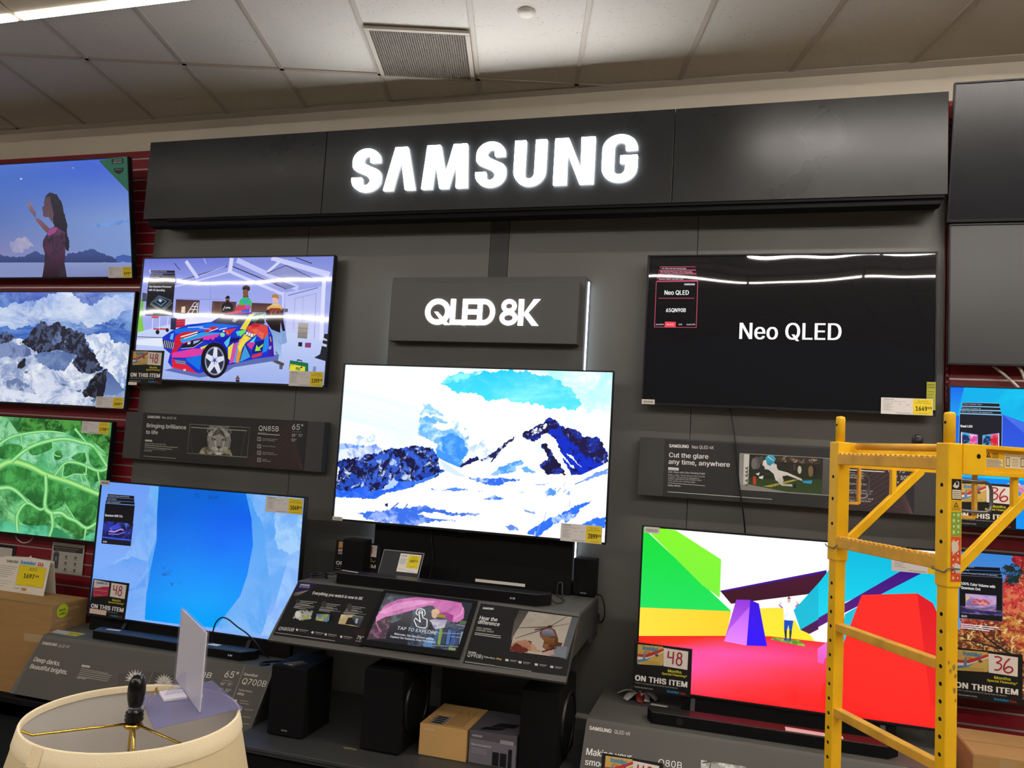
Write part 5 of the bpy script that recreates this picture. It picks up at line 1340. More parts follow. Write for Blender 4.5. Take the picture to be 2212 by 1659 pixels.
  ('L',"1718 722 1834 500 1830 238",62.1,'f0a0d4'),
  ('L',"41 1260 177 1539 249 1619",49.6,'c060a0'),
  ('P',"1351 547 1353 609 1338 663 1308 697 1269 706 1229 688 1195 645 1175 587 1172 525 1187 470 1217 435 1257 426 1297 445 1331 488",'e0c088'),
  ('P',"1331 650 1337 716 1328 773 1307 808 1277 815 1245 793 1216 745 1197 681 1191 614 1199 557 1221 521 1251 514 1284 537 1312 586",'dcb098'),
  ('P',"1195 910 1307 851 1579 820 1570 1143 1383 1251",'c8c4d0',dict(cb='a08cb8',thr=54,soft=8,sc=24)),
  ('P',"1241 964 1217 1290 1350 1259",'202024'),
  ('P',"1315 621 1512 640 1516 757 1339 746",'a88420'),
  ('L',"1072 1261 966 1222 859 989 877 906 937 971 1013 1050 920 712 934 643 977 660 1043 868 1102 880 1145 922 1187 1170 1168 1251 1072 1261",30.5,'f4f4f6'),
  ('L',"905 782 845 697 843 544 924 486 1014 545 1055 681 1043 763",31.4,'f4f4f6'),
  ('L',"927 711 896 665 908 583 949 573 989 630 990 709",25.2,'f4f4f6'),
  ('T','TAP TO EXPLORE',566,1446,1449,1450,128,'f0f0f4',0),
  ('T','Welcome. See the picture quality.',547,1668,1447,1675,78,'e0e0e8',1),
  ('T','Explore the features. Hear the sound.',490,1795,1492,1787,78,'e0e0e8',1),
 ],
 'deskl': [
  ('P',"10 154 1973 20 2000 1943 41 2000",('55524b','4e4b45')),
  ('T','SAMSUNG',31,348,172,341,94,'cfcabf',2),
  ('T','QLED 4K',187,355,286,334,93,'c4bfb4',0),
  ('T','Deep darks.',44,920,291,932,141,'dcd7cc',1),
  ('T','Beautiful brights.',48,1152,391,1154,139,'dcd7cc',1),
  ('P',"475 781 547 777 550 837 480 844",'d4cfc4'),
  ('T','Key Feature',487,827,541,825,33,'4a463e',1),
  ('L',(484,904,725,922),24.2,'8f8a80'),
  ('L',(485,964,765,958),24.1,'8f8a80'),
  ('L',(487,1025,762,1020),24.1,'8f8a80'),
  ('L',(489,1085,760,1082),24.0,'8f8a80'),
  ('L',(491,1145,757,1144),23.9,'8f8a80'),
  ('L',(494,1177,680,1140),11.9,'8f8a80'),
  ('T','Dolby Atmos',490,1215,571,1208,44,'b8b3a8',1),
  ('P',"812 873 1079 622 1081 1110 853 1211",'4a4741'),
  ('P',"1079 622 1260 660 1258 999 1100 1081",'45423d'),
  ('P',"976 1007 926 1040 888 1041 917 981",'b4afa4'),
  ('P',"976 1007 917 980 877 937 913 919",'dcd6c8'),
  ('P',"976 1007 913 918 875 835 915 862",'b4afa4'),
  ('P',"976 1007 915 861 884 748 923 816",'dcd6c8'),
  ('P',"976 1007 924 815 902 684 937 786",'b4afa4'),
  ('P',"976 1007 937 785 927 650 953 775",'dcd6c8'),
  ('P',"976 1007 954 775 957 650 972 785",'b4afa4'),
  ('P',"976 1007 972 786 988 684 990 815",'dcd6c8'),
  ('P',"976 1007 990 815 1017 748 1006 860",'b4afa4'),
  ('P',"976 1007 1006 861 1041 835 1018 917",'dcd6c8'),
  ('P',"976 1007 1018 918 1057 935 1025 978",'b4afa4'),
  ('P',"991 955 993 980 989 1003 982 1018 973 1024 963 1019 954 1004 949 981 948 956 951 933 958 917 968 911 978 916 986 932",'a8a294'),
  ('P',"1214 963 1169 991 1135 990 1161 936",'b4afa4'),
  ('P',"1214 963 1161 935 1125 896 1158 880",'cbc6ba'),
  ('P',"1214 963 1158 879 1125 804 1160 828",'b4afa4'),
  ('P',"1214 963 1160 827 1133 724 1168 786",'cbc6ba'),
  ('P',"1214 963 1168 785 1149 666 1180 759",'b4afa4'),
  ('P',"1214 963 1180 758 1172 635 1195 749",'cbc6ba'),
  ('P',"1214 963 1195 749 1199 635 1211 758",'b4afa4'),
  ('P',"1214 963 1212 759 1227 666 1227 785",'cbc6ba'),
  ('P',"1214 963 1228 786 1252 724 1242 826",'b4afa4'),
  ('P',"1214 963 1242 827 1273 803 1252 878",'cbc6ba'),
  ('P',"1214 963 1253 879 1288 895 1259 934",'b4afa4'),
  ('P',"1228 912 1229 935 1226 956 1219 971 1211 976 1202 971 1195 957 1190 936 1189 913 1192 893 1199 878 1207 873 1216 878 1224 892",'a8a294'),
  ('L',(1082,621,1091,1061),15.9,'76726a'),
  ('T','Q80B',1363,588,1549,557,166,'e6e1d6',0),
  ('T','65"',1647,463,1748,441,197,'e6e1d6',0),
  ('L',(1645,556,1725,555),15.5,'9a958a'),
  ('T','85"  75"',1645,705,1733,691,85,'cfcabf',0),
  ('T','55"  50"',1640,880,1742,873,92,'cfcabf',0),
  ('L',(1770,59,1782,1073),15.9,'a09a90'),
  ('T','Soundbar',1789,317,1900,306,78,'dcd7cc',1),
  ('T','Q700B',1799,575,1985,556,178,'e8e3d8',0),
  ('T','Dolby Atmos',1800,779,1905,777,50,'c8c3b8',1),
  ('T','dts',1800,901,1851,900,76,'d4cfc4',2),
  ('T','X',1855,898,1866,899,60,'b8402c',2),
  ('P',"1793 1054 1818 1050 1822 1108 1797 1116",'d4cfc4'),
  ('L',(1841,1055,1905,1046),18.7,'9a958a'),
  ('P',"1853 1274 1878 1270 1882 1326 1858 1334",'d4cfc4'),
  ('L',(1901,1274,1964,1264),18.4,'9a958a'),
  ('P',"1861 1485 1885 1481 1889 1537 1865 1545",'d4cfc4'),
  ('L',(1908,1485,1971,1475),18.2,'9a958a'),
  ('P',"1871 1673 1895 1668 1899 1724 1875 1732",'d4cfc4'),
  ('L',(1918,1672,1980,1661),18.0,'9a958a'),
  ('L',(1845,1121,1918,1121),18.6,'9a958a'),
 ],
 'deskr': [
  ('P',"0 94 2000 83 2000 2000 0 2000",'565450'),
  ('T','SAMSUNG',23,300,157,301,95,'e8e6e0',2),
  ('T','QLED 4K',176,296,270,293,94,'dcdad4',0),
  ('T','Making your',25,943,293,908,168,'ecebe6',1),
  ('T','smoother view',26,1193,342,1162,158,'ecebe6',1),
  ('T','Q80B',447,907,581,898,157,'ecebe6',0),
  ('P',"686 608 933 596 922 849 686 879",('8a8c84','b0b4ac'),dict(cb='d8dcd8',thr=54,soft=8,sc=14)),
  ('L',"693 678 742 608 736 773",28.3,'4a3a34'),
  ('L',(717,608,767,626),21.3,'5a4640'),
 ],
}


def jagged(pts, amp, rnd):
    out = []

    def sub(a, b, d):
        ln = math.hypot(b[0] - a[0], b[1] - a[1])
        if d == 0 or ln < .006:
            return [a]
        k = rnd.uniform(-1, 1) * min(amp, .3 * ln)
        nx, ny = -(b[1] - a[1]) / ln, (b[0] - a[0]) / ln
        mid = ((a[0] + b[0]) / 2 + nx * k, (a[1] + b[1]) / 2 + ny * k)
        return sub(a, mid, d - 1) + sub(mid, b, d - 1)
    for i in range(len(pts)):
        out += sub(pts[i], pts[(i + 1) % len(pts)], 5)
    return out


def rounded(pts, closed, k=4):
    n = len(pts)
    if n < 3: return pts
    out = []
    for i in range(n if closed else n - 1):
        p = [pts[(i + j) % n] if closed else pts[min(max(i + j, 0), n - 1)] for j in (-1, 0, 1, 2)]
        for s in range(k):
            t = s / k
            out.append(tuple(.5 * (2 * p[1][c] + (p[2][c] - p[0][c]) * t + (2 * p[0][c] - 5 * p[1][c] + 4 * p[2][c] - p[3][c]) * t * t + (3 * p[1][c] - p[0][c] - 3 * p[2][c] + p[3][c]) * t ** 3) for c in (0, 1)))
    if not closed: out.append(pts[-1])
    return out


def paint(mb, key, F, w, h, gain=1.0, mi=0, z0=.0006, dz=2.4e-5):
    """Lay the pieces of one picture over each other on a board of size w x h whose top left corner is F's origin."""
    rnd = random.Random(key); z = z0

    def P2(s):
        a = [int(q) for q in s.split()] if isinstance(s, str) else list(s)
        return [(a[i] / 2000 * w, -a[i + 1] / 2000 * h) for i in range(0, len(a), 2)]
    for op in ART[key]:
        z += dz
        if op[0] == 'P':
            pts = P2(op[1]); col = op[2]; k = op[3] if len(op) > 3 else {}
            if k.get('sm'):
                pts = [(min(max(p[0], 0), w), max(min(p[1], 0), -h)) for p in rounded(pts, True)]
            if k.get('jag'):
                pts = jagged(pts, k['jag'] / 1000, rnd)
                pts = [(min(max(p[0], 0), w), max(min(p[1], 0), -h)) for p in pts]
            if isinstance(col, str):
                cols = [hexc(col, gain)] * len(pts)
            else:
                ax = 0 if k.get('h') else 1
                c0, c1 = hexc(col[0], gain), hexc(col[1], gain)
                t = [p[ax] if ax == 0 else -p[1] for p in pts]; lo, hi = min(t), max(t)
                cols = []
                for q in t:
                    e = (q - lo) / max(1e-6, hi - lo)
                    cols.append(tuple(c0[i] * (1 - e) + c1[i] * e for i in range(4)))
            cb = hexc(k['cb'], gain) if 'cb' in k else None
            cc = hexc(k['cc'], gain) if 'cc' in k else None
            uvs = None
            if cb:
                sc = k.get('sc', 10); an = k.get('an', 1)
                uvs = [(p[0] * sc / an, p[1] * sc) for p in pts]
            mb.piece(F, pts, z, cols, mi, cb, cc, (k.get('thr', 50) / 100, k.get('soft', 8) / 100, k.get('thr2', 60) / 100), uvs)
        elif op[0] == 'L':
            pts = P2(op[1]); wd = op[2] / 2000 * h; w2 = (op[4] if len(op) > 4 else op[2]) / 2000 * h
            c = hexc(op[3], gain)
            if len(op) > 5: pts = rounded(pts, False)
            for q in ribbon(pts, wd, w2):
                q = [(min(max(p[0], 0), w), max(min(p[1], 0), -h)) for p in q]
                mb.piece(F, q, z, [c] * 4, mi)
        elif op[0] == 'G':
            c = [hexc(x, gain) for x in op[1]]
            for r in range(2):
                for i in range(6):
                    for j in range(6):
                        def cl(a, b):
                            return tuple((c[2 * r][q] * (1 - a) + c[2 * r + 1][q] * a) * (1 - b) + (c[2 * r + 2][q] * (1 - a) + c[2 * r + 3][q] * a) * b for q in range(4))
                        pts = []; cols = []
                        for a, b in ((i, j + 1), (i + 1, j + 1), (i + 1, j), (i, j)):
                            pts.append((a / 6 * w, -(r + b / 6) / 2 * h)); cols.append(cl(a / 6, b / 6))
                        mb.piece(F, pts, z, cols, mi)
        elif op[0] == 'M':      # patch of colours blended over a grid of points
            nc = op[1]; pp = P2(op[2]); cl_ = [hexc(x, gain) for x in op[3].split()]; nr = len(pp) // nc; S_ = 6
            for r in range(nr - 1):
                for q_ in range(nc - 1):
                    ix = (r * nc + q_, r * nc + q_ + 1, (r + 1) * nc + q_, (r + 1) * nc + q_ + 1)
                    bl = lambda L_, a, b: tuple((L_[ix[0]][c] * (1 - a) + L_[ix[1]][c] * a) * (1 - b) + (L_[ix[2]][c] * (1 - a) + L_[ix[3]][c] * a) * b for c in range(len(L_[0])))
                    for i in range(S_):
                        for j in range(S_):
                            ab = [(i / S_, (j + 1) / S_), ((i + 1) / S_, (j + 1) / S_), ((i + 1) / S_, j / S_), (i / S_, j / S_)]
                            mb.piece(F, [bl(pp, *e) for e in ab], z, [bl(cl_, *e) for e in ab], mi)
        elif op[0] == 'T':
            _, s, x0, y0, x1, y1, cap, col, wt = op
            mb.text(F, s, x0 / 2000 * w, -y0 / 2000 * h, cap / 2000 * h, hexc(col, gain), (x1 - x0) / 2000 * w, wt, z, mi, dy=-(y1 - y0) / 2000 * h)
    return mb


# ------------------------------------------------------------------ materials
M_print = art_material('printed_surface', 0, .55, spec=.3)
M_gloss_print = art_material('satin_printed_panel', 0, .5, spec=.12)
M_wall = mat('cream_painted_wall', 'c8bead', .85, mottling=.04, mscale=3, grain=.15, gscale=200)
M_tile = None
M_grid = mat('ceiling_grid_metal', 'a79c8e', .6)
M_floor = mat('beige_store_floor_tile', '9a8f80', .5, mottling=.06, mscale=5)
M_panel = mat('charcoal_laminate', '5c5b57', .36, spec=.6, mottling=.07, mscale=2.2, grain=.05, gscale=300)
M_pier = mat('pier_laminate', '4a4a49', .4, mottling=.06, mscale=3)
M_fascia = mat('black_laminate', '202122', .30, spec=.38, mottling=.10, mscale=3.0, grain=.05, gscale=300)
M_dark = mat('dark_grey_laminate', '3c3c3c', .5, mottling=.06, mscale=4)
M_desk = mat('grey_desk_laminate', '55544f', .5, mottling=.05, mscale=4, grain=.05)
M_deskedge = mat('grey_desk_edge', '565551', .5)
M_black = mat('black_plastic', '101012', .38)
M_bezel = mat('tv_bezel_metal', '17171c', .35, metal=.3)
M_matte = mat('matte_black', '09090a', .75, spec=.25)
M_cloth = mat('speaker_cloth', '0f0f11', .9, spec=.2, grain=.6, gscale=600)
M_red = mat('red_slatwall', '80101f', .45, mottling=.06, mscale=3)
M_alu = mat('aluminium_insert', 'b9aca6', .35, metal=.6)
M_chrome = mat('polished_trim', 'b8b8bc', .18, metal=1)
M_white = mat('white_plastic', 'e9e6e2', .45)
M_paper = mat('white_paper', 'e4ddd2', .8)
M_letters = mat('lit_sign_letters', 'ffffff', .5, emit='f2f8ff', estr=24.0)
M_letters2 = mat('lit_small_letters', 'ffffff', .5, emit='fff4f6', estr=3.0)
M_led = mat('led_strip_light', 'ffffff', .5, emit='dcecff', estr=7.0)
M_lamp = mat('ceiling_light_lens', 'ffffff', .5, emit='fff7ee', estr=122.0)
M_lamp_dim = mat('ceiling_light_lens_dimmer', 'ffffff', .5, emit='fff7ee', estr=12.0)
M_house = mat('cream_fixture_metal', 'cfc3ac', .5)
M_card = mat('brown_cardboard', 'a8814f', .85, mottling=.08, mscale=4, grain=.12, gscale=80, stretch=(1, 1, 12))
M_card2 = mat('kraft_box_card', 'd6a868', .7, mottling=.06, mscale=5, grain=.08)
M_yellow = mat('yellow_scaffold_paint', 'f6bd14', .38, mottling=.10, mscale=9, grain=.06, gscale=60)
M_rung = mat('scuffed_yellow_paint', 'e0a83a', .5, mottling=.16, mscale=14, grain=.1, gscale=60)
M_steel = mat('grey_steel', '77777a', .35, metal=.9)
M_brass = mat('polished_brass', 'd8b250', .22, metal=1)
M_clear = bpy.data.materials.new('clear_acrylic'); M_clear.use_nodes = True
_nt = M_clear.node_tree; _o = _nt.nodes['Material Output']; _nt.nodes.remove(_nt.nodes['Principled BSDF'])
_t = _nt.nodes.new('ShaderNodeBsdfTransparent'); _t.inputs[0].default_value = (.95, .95, .985, 1)
_g = _nt.nodes.new('ShaderNodeBsdfGlossy'); _g.inputs['Roughness'].default_value = .2; _g.inputs[0].default_value = (.9, .9, 1, 1)
_d2 = _nt.nodes.new('ShaderNodeBsdfDiffuse'); _d2.inputs[0].default_value = (.55, .55, .8, 1)
_m0 = _nt.nodes.new('ShaderNodeMixShader'); _m0.inputs[0].default_value = .06; _nt.links.new(_t.outputs[0], _m0.inputs[1]); _nt.links.new(_d2.outputs[0], _m0.inputs[2])
_m1 = _nt.nodes.new('ShaderNodeMixShader'); _m1.inputs[0].default_value = .07; _nt.links.new(_m0.outputs[0], _m1.inputs[1]); _nt.links.new(_g.outputs[0], _m1.inputs[2])
_nt.links.new(_m1.outputs[0], _o.inputs['Surface'])
M_vent = mat('beige_vent_metal', '8b8175', .6)
M_cable = mat('black_cable_rubber', '0c0c0e', .45)
M_whitecable = mat('white_cable_rubber', 'c9bfb4', .5)


def shade_cloth():
    M = mat('cream_lampshade_linen', 'd6c49c', .85, mottling=.03, mscale=8, grain=.35, gscale=500, stretch=(1, 1, .3))
    return M


M_shade = shade_cloth()
M_lining = mat('white_shade_lining', 'd9d6d0', .7)

M_plate = M_clear.copy(); M_plate.name = 'lavender_acrylic'
M_plate.node_tree.nodes['Transparent BSDF'].inputs[0].default_value = (.62, .62, .80, 1)
M_plate.node_tree.nodes['Mix Shader'].inputs[0].default_value = .16

# ================================================================== THE SETTING
st = MB().box((-11, .06, 0), (8.5, .16, 3.83)); struct('wall_back', st, M_wall)
st = MB().box((-11, -10.5, -.05), (8.5, .16, 0)); struct('floor', st, M_floor)


def tile_material():
    M = mat('fissured_ceiling_tile', 'bdb6aa', .9)
    nt = M.node_tree; b = nt.nodes['Principled BSDF']; N = nt.nodes.new; L = nt.links.new
    tc = N('ShaderNodeTexCoord'); mp = N('ShaderNodeMapping'); mp.inputs['Rotation'].default_value = (0, 0, math.radians(-15)); mp.inputs['Scale'].default_value = (1, 2.6, 1)
    L(tc.outputs['Object'], mp.inputs[0])
    vo = N('ShaderNodeTexVoronoi'); vo.inputs['Scale'].default_value = 34; L(mp.outputs[0], vo.inputs['Vector'])
    r = N('ShaderNodeMapRange'); r.inputs[1].default_value = .12; r.inputs[2].default_value = .22; L(vo.outputs['Distance'], r.inputs[0])
    n = N('ShaderNodeTexNoise'); n.inputs['Scale'].default_value = 5; L(mp.outputs[0], n.inputs['Vector'])
    r2 = N('ShaderNodeMapRange'); r2.inputs[1].default_value = .45; r2.inputs[2].default_value = .6; r2.inputs[3].default_value = 1; r2.inputs[4].default_value = .0; L(n.outputs['Fac'], r2.inputs[0])
    mxm = N('ShaderNodeMath'); mxm.operation = 'MAXIMUM'; L(r.outputs[0], mxm.inputs[0]); L(r2.outputs[0], mxm.inputs[1])
    mx = N('ShaderNodeMix'); mx.data_type = 'RGBA'; mx.inputs[6].default_value = hexc('96907f'); mx.inputs[7].default_value = hexc('bdb6aa'); L(mxm.outputs[0], mx.inputs[0]); L(mx.outputs[2], b.inputs['Base Color'])
    bp = N('ShaderNodeBump'); bp.inputs['Strength'].default_value = .5; bp.inputs['Distance'].default_value = .004; L(mxm.outputs[0], bp.inputs['Height']); L(bp.outputs[0], b.inputs['Normal'])
    return M


ceil = struct('ceiling', MB().box((-11, -10.5, 3.83), (8.5, .16, 3.9)), tile_material())
# suspended grid, turned 15.6 degrees against the wall
A = math.radians(15.6); ux, uy = -math.sin(A), math.cos(A); nx, ny = math.cos(A), math.sin(A)
g = MB()


def clip_bar(px, py, dx, dy):
    lo, hi = -20.0, 20.0
    for p, d, a, b in ((px, dx, -10.98, 8.48), (py, dy, -10.48, .055)):
        if abs(d) < 1e-9: continue
        t0, t1 = sorted(((a - p) / d, (b - p) / d)); lo, hi = max(lo, t0), min(hi, t1)
    return lo, hi


def bar(px, py, dx, dy):
    lo, hi = clip_bar(px, py, dx, dy)
    if hi - lo < .05: return
    F = Matrix(((dx, -dy, 0, px), (dy, dx, 0, py), (0, 0, 1, 0), (0, 0, 0, 1)))
    g.box((lo, -.012, 3.822), (hi, .012, 3.832), 0, F)


for i in range(-24, 21):
    q = -.382 + .586 * i; bar(nx * q, ny * q, ux, uy)
for j in range(-11, 3):
    q = -.06 + 1.172 * j; bar(ux * q, uy * q, nx, ny)
struct('ceiling_grid', g, M_grid, ceil)
struct('trim_1', MB().prism([(.06, 3.80), (.035, 3.822), (.035, 3.83), (.06, 3.83)], -11, 8.5, 0), M_grid)

# air vent in the ceiling grid
Fv = Matrix(((nx, ux, 0, 0), (ny, uy, 0, 0), (0, 0, 1, 0), (0, 0, 0, 1)))
v0, v1, t0, t1 = -.958, -.398, -.608, -.055
vent = thing('ceiling_vent', Fv @ Vector(((v0 + v1) / 2, (t0 + t1) / 2, 3.8)), 'square beige egg-crate air vent set in the ceiling above the black sign', 'vent')
fm = MB()
for lo, hi in (((v0, t0, 3.808), (v1, t0 + .024, 3.824)), ((v0, t1 - .024, 3.808), (v1, t1, 3.824)), ((v0, t0 + .024, 3.808), (v0 + .024, t1 - .024, 3.824)), ((v1 - .024, t0 + .024, 3.808), (v1, t1 - .024, 3.824))):
    fm.box(lo, hi, 0, Fv)
build('frame', fm, M_grid, vent, .002)
gm = MB(); n = 40
for k in range(1, n):
    a = v0 + .024 + (v1 - v0 - .048) * k / n; gm.box((a - .0016, t0 + .022, 3.810), (a + .0016, t1 - .022, 3.820), 0, Fv)
    a = t0 + .024 + (t1 - t0 - .048) * k / n; gm.box((v0 + .022, a - .0016, 3.810), (v1 - .022, a + .0016, 3.820), 0, Fv)
build('grille', gm, M_vent, vent)
build('backing', MB().box((v0 + .02, t0 + .02, 3.8215), (v1 - .02, t1 - .02, 3.823), 0, Fv), mat('dark_duct', '5b5348', .9), vent)

dm = MB().lathe([(0, -.022), (.02, -.021), (.036, -.016), (.044, -.006), (.045, 0), (0, 0)], (.119, -.802, 3.83), 28)
d = build('sprinkler_cover', dm, mat('cream_plastic', 'c9c2b4', .6)); tag(d, 'small round cream cap on the ceiling tile right of the vent', 'sprinkler cover')

# rows of linear ceiling lights
for row, yy in enumerate((-1.372, -5.1, -7.9, -3.85)):
    for k in range(-3, 11):
        x0 = -6.2 + 1.24 * k
        if (row == 0 and k not in (2, 3, 6, 7, 8)) or (row == 2 and k > 3) or (row == 3 and k < 6): continue
        lt = thing('linear_light', (x0 + .61, yy, 3.74), 'long narrow ceiling light, lit, at the top left of the photo' if row == 0 and k in (2, 3) else ('lit section of the linear ceiling light row nearest the wall' if row == 0 else 'lit linear ceiling light in the rows behind the camera'), 'ceiling light', 'linear ceiling lights')
        hm = MB().prism([(yy - .11, 3.83), (yy - .11, 3.775), (yy - .03, 3.752), (yy + .045, 3.752), (yy + .055, 3.765), (yy + .055, 3.83)], x0, x0 + 1.22, 0)
        build('housing', hm, M_house, lt, .003)
        build('diffuser', MB().box((x0 + .01, yy - (.022 if row == 0 else .006), 3.742), (x0 + 1.21, yy + (.030 if row == 0 and k < 4 else .026), 3.7515)), M_lamp_dim if row == 0 and k < 4 else M_lamp, lt, .002)

# ================================================================== RED SLATWALLS AND THE BRAND DISPLAY WALL


def slatwall(x0, x1, phase, label):
    r = thing('slatwall_panel', ((x0 + x1) / 2, 0, 0), label, 'slatwall')
    sm = MB(); sm.box((x0, .03, .02), (x1, .058, 3.585)); im = MB()
    P = .0762; k0 = math.ceil((.10 - phase) / P); z = .02
    zs = [phase + P * k for k in range(k0, 60) if phase + P * k < 3.57]
    edges = [.02] + zs + [3.585]
    for i in range(len(edges) - 1):
        a = edges[i] + (.007 if i else 0); b = edges[i + 1] - .003
        if b - a > .004: sm.box((x0, .006, a), (x1, .032, b))
    for z in zs:
        im.box((x0, .008, z - .001), (x1, .028, z + .004)); im.box((x0, .0025, z - .003), (x1, .008, z + .006))
    build('slat_board', sm, M_red, r, .0015); build('groove_insert', im, M_alu, r)
    return r


slatwall(-5.2, -2.70, .779 - .0762 * 2, 'dark red slatwall with metal grooves behind the left column of televisions')
slatwall(2.2145, 4.2, .531, 'red slatwall with metal grooves behind the right column of televisions')
# slotted upright at the edge of the right slatwall
up = MB(); up.box((2.192, -.012, .02), (2.212, -.006, 3.58)); up.box((2.192, -.012, .02), (2.195, .006, 3.58)); up.box((2.209, -.012, .02), (2.212, .006, 3.58))
for k in range(100):
    up.box((2.198, -.0128, .3 + .032 * k), (2.206, -.0118, .318 + .032 * k), 1)
u = build('slotted_upright', up, [M_red, M_matte]); tag(u, 'narrow red slotted metal upright at the edge of the right slatwall', 'wall upright')

disp = thing('display_wall', (-.25, .03, 0), 'tall charcoal laminate wall behind the central televisions and signs', 'display wall')
for x0, x1 in ((-2.70, -1.5045), (-1.5015, -.267), (-.1475, .9485), (.9515, 2.186)):
    build('panel', MB().box((x0, 0, .0), (x1, .045, 3.12)), M_panel, disp, .0015)
build('cable_cover', MB().box((-.2655, -.002, .0), (-.149, .045, 3.12)), M_dark, disp, .0015)

# header sign
hd = thing('header_sign', (-.22, -.12, 3.0), 'long black overhead sign with lit white brand lettering', 'sign')
for x0, x1 in ((-2.583, -1.279), (-1.275, .819), (.823, 2.1405)):
    build('panel', MB().box((x0, -.25, 3.007), (x1, 0, 3.525)), M_fascia, hd, .0015)
build('light_channel', MB().box((-2.56, -.23, 2.965), (2.12, -.15, 3.007)).box((-2.4, -.245, 2.992), (2.13, -.225, 3.007)), M_matte, hd, .002)


def arc(cx, cy, rx, ry, a0, a1, n=10):
    return [(cx + rx * math.cos(math.radians(a0 + (a1 - a0) * i / n)), cy + ry * math.sin(math.radians(a0 + (a1 - a0) * i / n))) for i in range(n + 1)]


def letter_outline(ch):
    """Outline in a 1 x 1 box; strokes are heavy and slightly condensed."""
    if ch == 'A': return [(0, 0), (.31, 1), (.69, 1), (1, 0), (.70, 0), (.50, .78), (.285, 0)]
    if ch == 'M': return [(0, 0), (.075, 1), (.36, 1), (.505, .30), (.66, 1), (.945, 1), (1, 0), (.76, 0), (.735, .72), (.585, 0), (.40, 0), (.255, .72), (.225, 0)]
    if ch == 'N': return [(0, 0), (0, 1), (.34, 1), (.68, .32), (.66, 1), (1, 1), (1, 0), (.66, 0), (.31, .70), (.33, 0)]
    if ch == 'U': return [(0, 1), (.34, 1), (.34, .28)] + arc(.5, .27, .16, .12, 180, 360, 8) + [(.66, 1), (1, 1), (1, .33)] + arc(.5, .33, .5, .33, 0, -180, 16)[1:] + [(0, 1)][1:]
    if ch == 'S':
        o = arc(.48, .72, .48, .28, 20, 180, 14) + [(0, .66)] + arc(.22, .64, .22, .16, 190, 240, 4) + [(.52, .38), (.66, .30)] + arc(.50, .265, .16, .12, 25, -180, 10) + [(.34, .33), (0, .33), (0, .26)] + arc(.5, .28, .5, .28, 185, 360, 18) + [(1, .33)] + arc(.78, .36, .22, .16, 10, 65, 4) + [(.50, .62), (.36, .69)] + arc(.48, .735, .145, .11, 205, 20, 10)[0:] + [(.625, .68), (.95, .68), (.95, .74)]
        return o
    if ch == 'G':
        return arc(.5, .69, .5, .31, 12, 180, 16) + [(0, .30)] + arc(.5, .30, .5, .30, 180, 360, 18) + [(1, .55), (.52, .55), (.52, .40), (.67, .40), (.67, .27)] + arc(.5, .27, .165, .12, 0, -180, 10) + [(.335, .72)] + arc(.5, .74, .165, .115, 180, 0, 10) + [(.665, .67), (1, .67)]


LET = (('S', -1.078, -.891), ('A', -.865, -.665), ('M', -.621, -.339), ('S', -.292, -.113), ('U', -.064, .120), ('N', .169, .394), ('G', .438, .630))
for ch, x0, x1 in LET:
    z0, z1 = (3.129, 3.393) if ch in 'SUG' else (3.132, 3.390)
    if ch in 'UN': z0, z1 = 3.126, 3.389
    o = letter_outline(ch)
    poly = [(x0 + (x1 - x0) * a, z0 + (z1 - z0) * b) for a, b in o]
    build('letter', MB().prism(poly, -.268, -.2495, 1), M_letters, hd)

# pier with light strips, carrying the middle television
pier = thing('display_pier', (-.235, -.06, .88), 'charcoal pier with glowing edge strip behind the middle television', 'display pier')
build('pier_body', MB().box((-.83, -.12, 1.70), (.355, -.003, 2.64)), M_pier, pier, .002)
build('shaded_lower_panel', MB().box((-.83, -.12, .878), (.355, -.003, 1.699)), M_matte, pier, .002)  # lower pier made black to hold the shade under the middle television
for x in (-.8305, .3555):
    s = .003 if x > 0 else -.003
    build('light_strip', MB().box((min(x, x + s), -.055, .95), (max(x, x + s), -.03, 2.625)), M_led, pier)
sg = thing('lit_sign', (-.23, -.16, 2.245), 'small charcoal box sign with lit white lettering above the middle television', 'sign')
build('sign_box', MB().box((-.795, -.20, 2.245), (.335, -.12, 2.59)), M_pier, sg, .0015)
tx = MB()
LZ, LH = 2.343, .150       # baseline and height of the letters


def put(poly, x):
    tx.prism([(x + a * LH, LZ + b * LH) for a, b in poly], -.2065, -.1995, 1)


def ring(x, cx, cy, rx, ry, t, a0=0, a1=360):
    n = 36
    for i in range(n):
        t0, t1 = (math.radians(a0 + (a1 - a0) * (i + j) / n) for j in (0, 1))
        put([(cx + rx * math.cos(t0), cy + ry * math.sin(t0)), (cx + rx * math.cos(t1), cy + ry * math.sin(t1)), (cx + (rx - t) * math.cos(t1), cy + (ry - t) * math.sin(t1)), (cx + (rx - t) * math.cos(t0), cy + (ry - t) * math.sin(t0))], x)


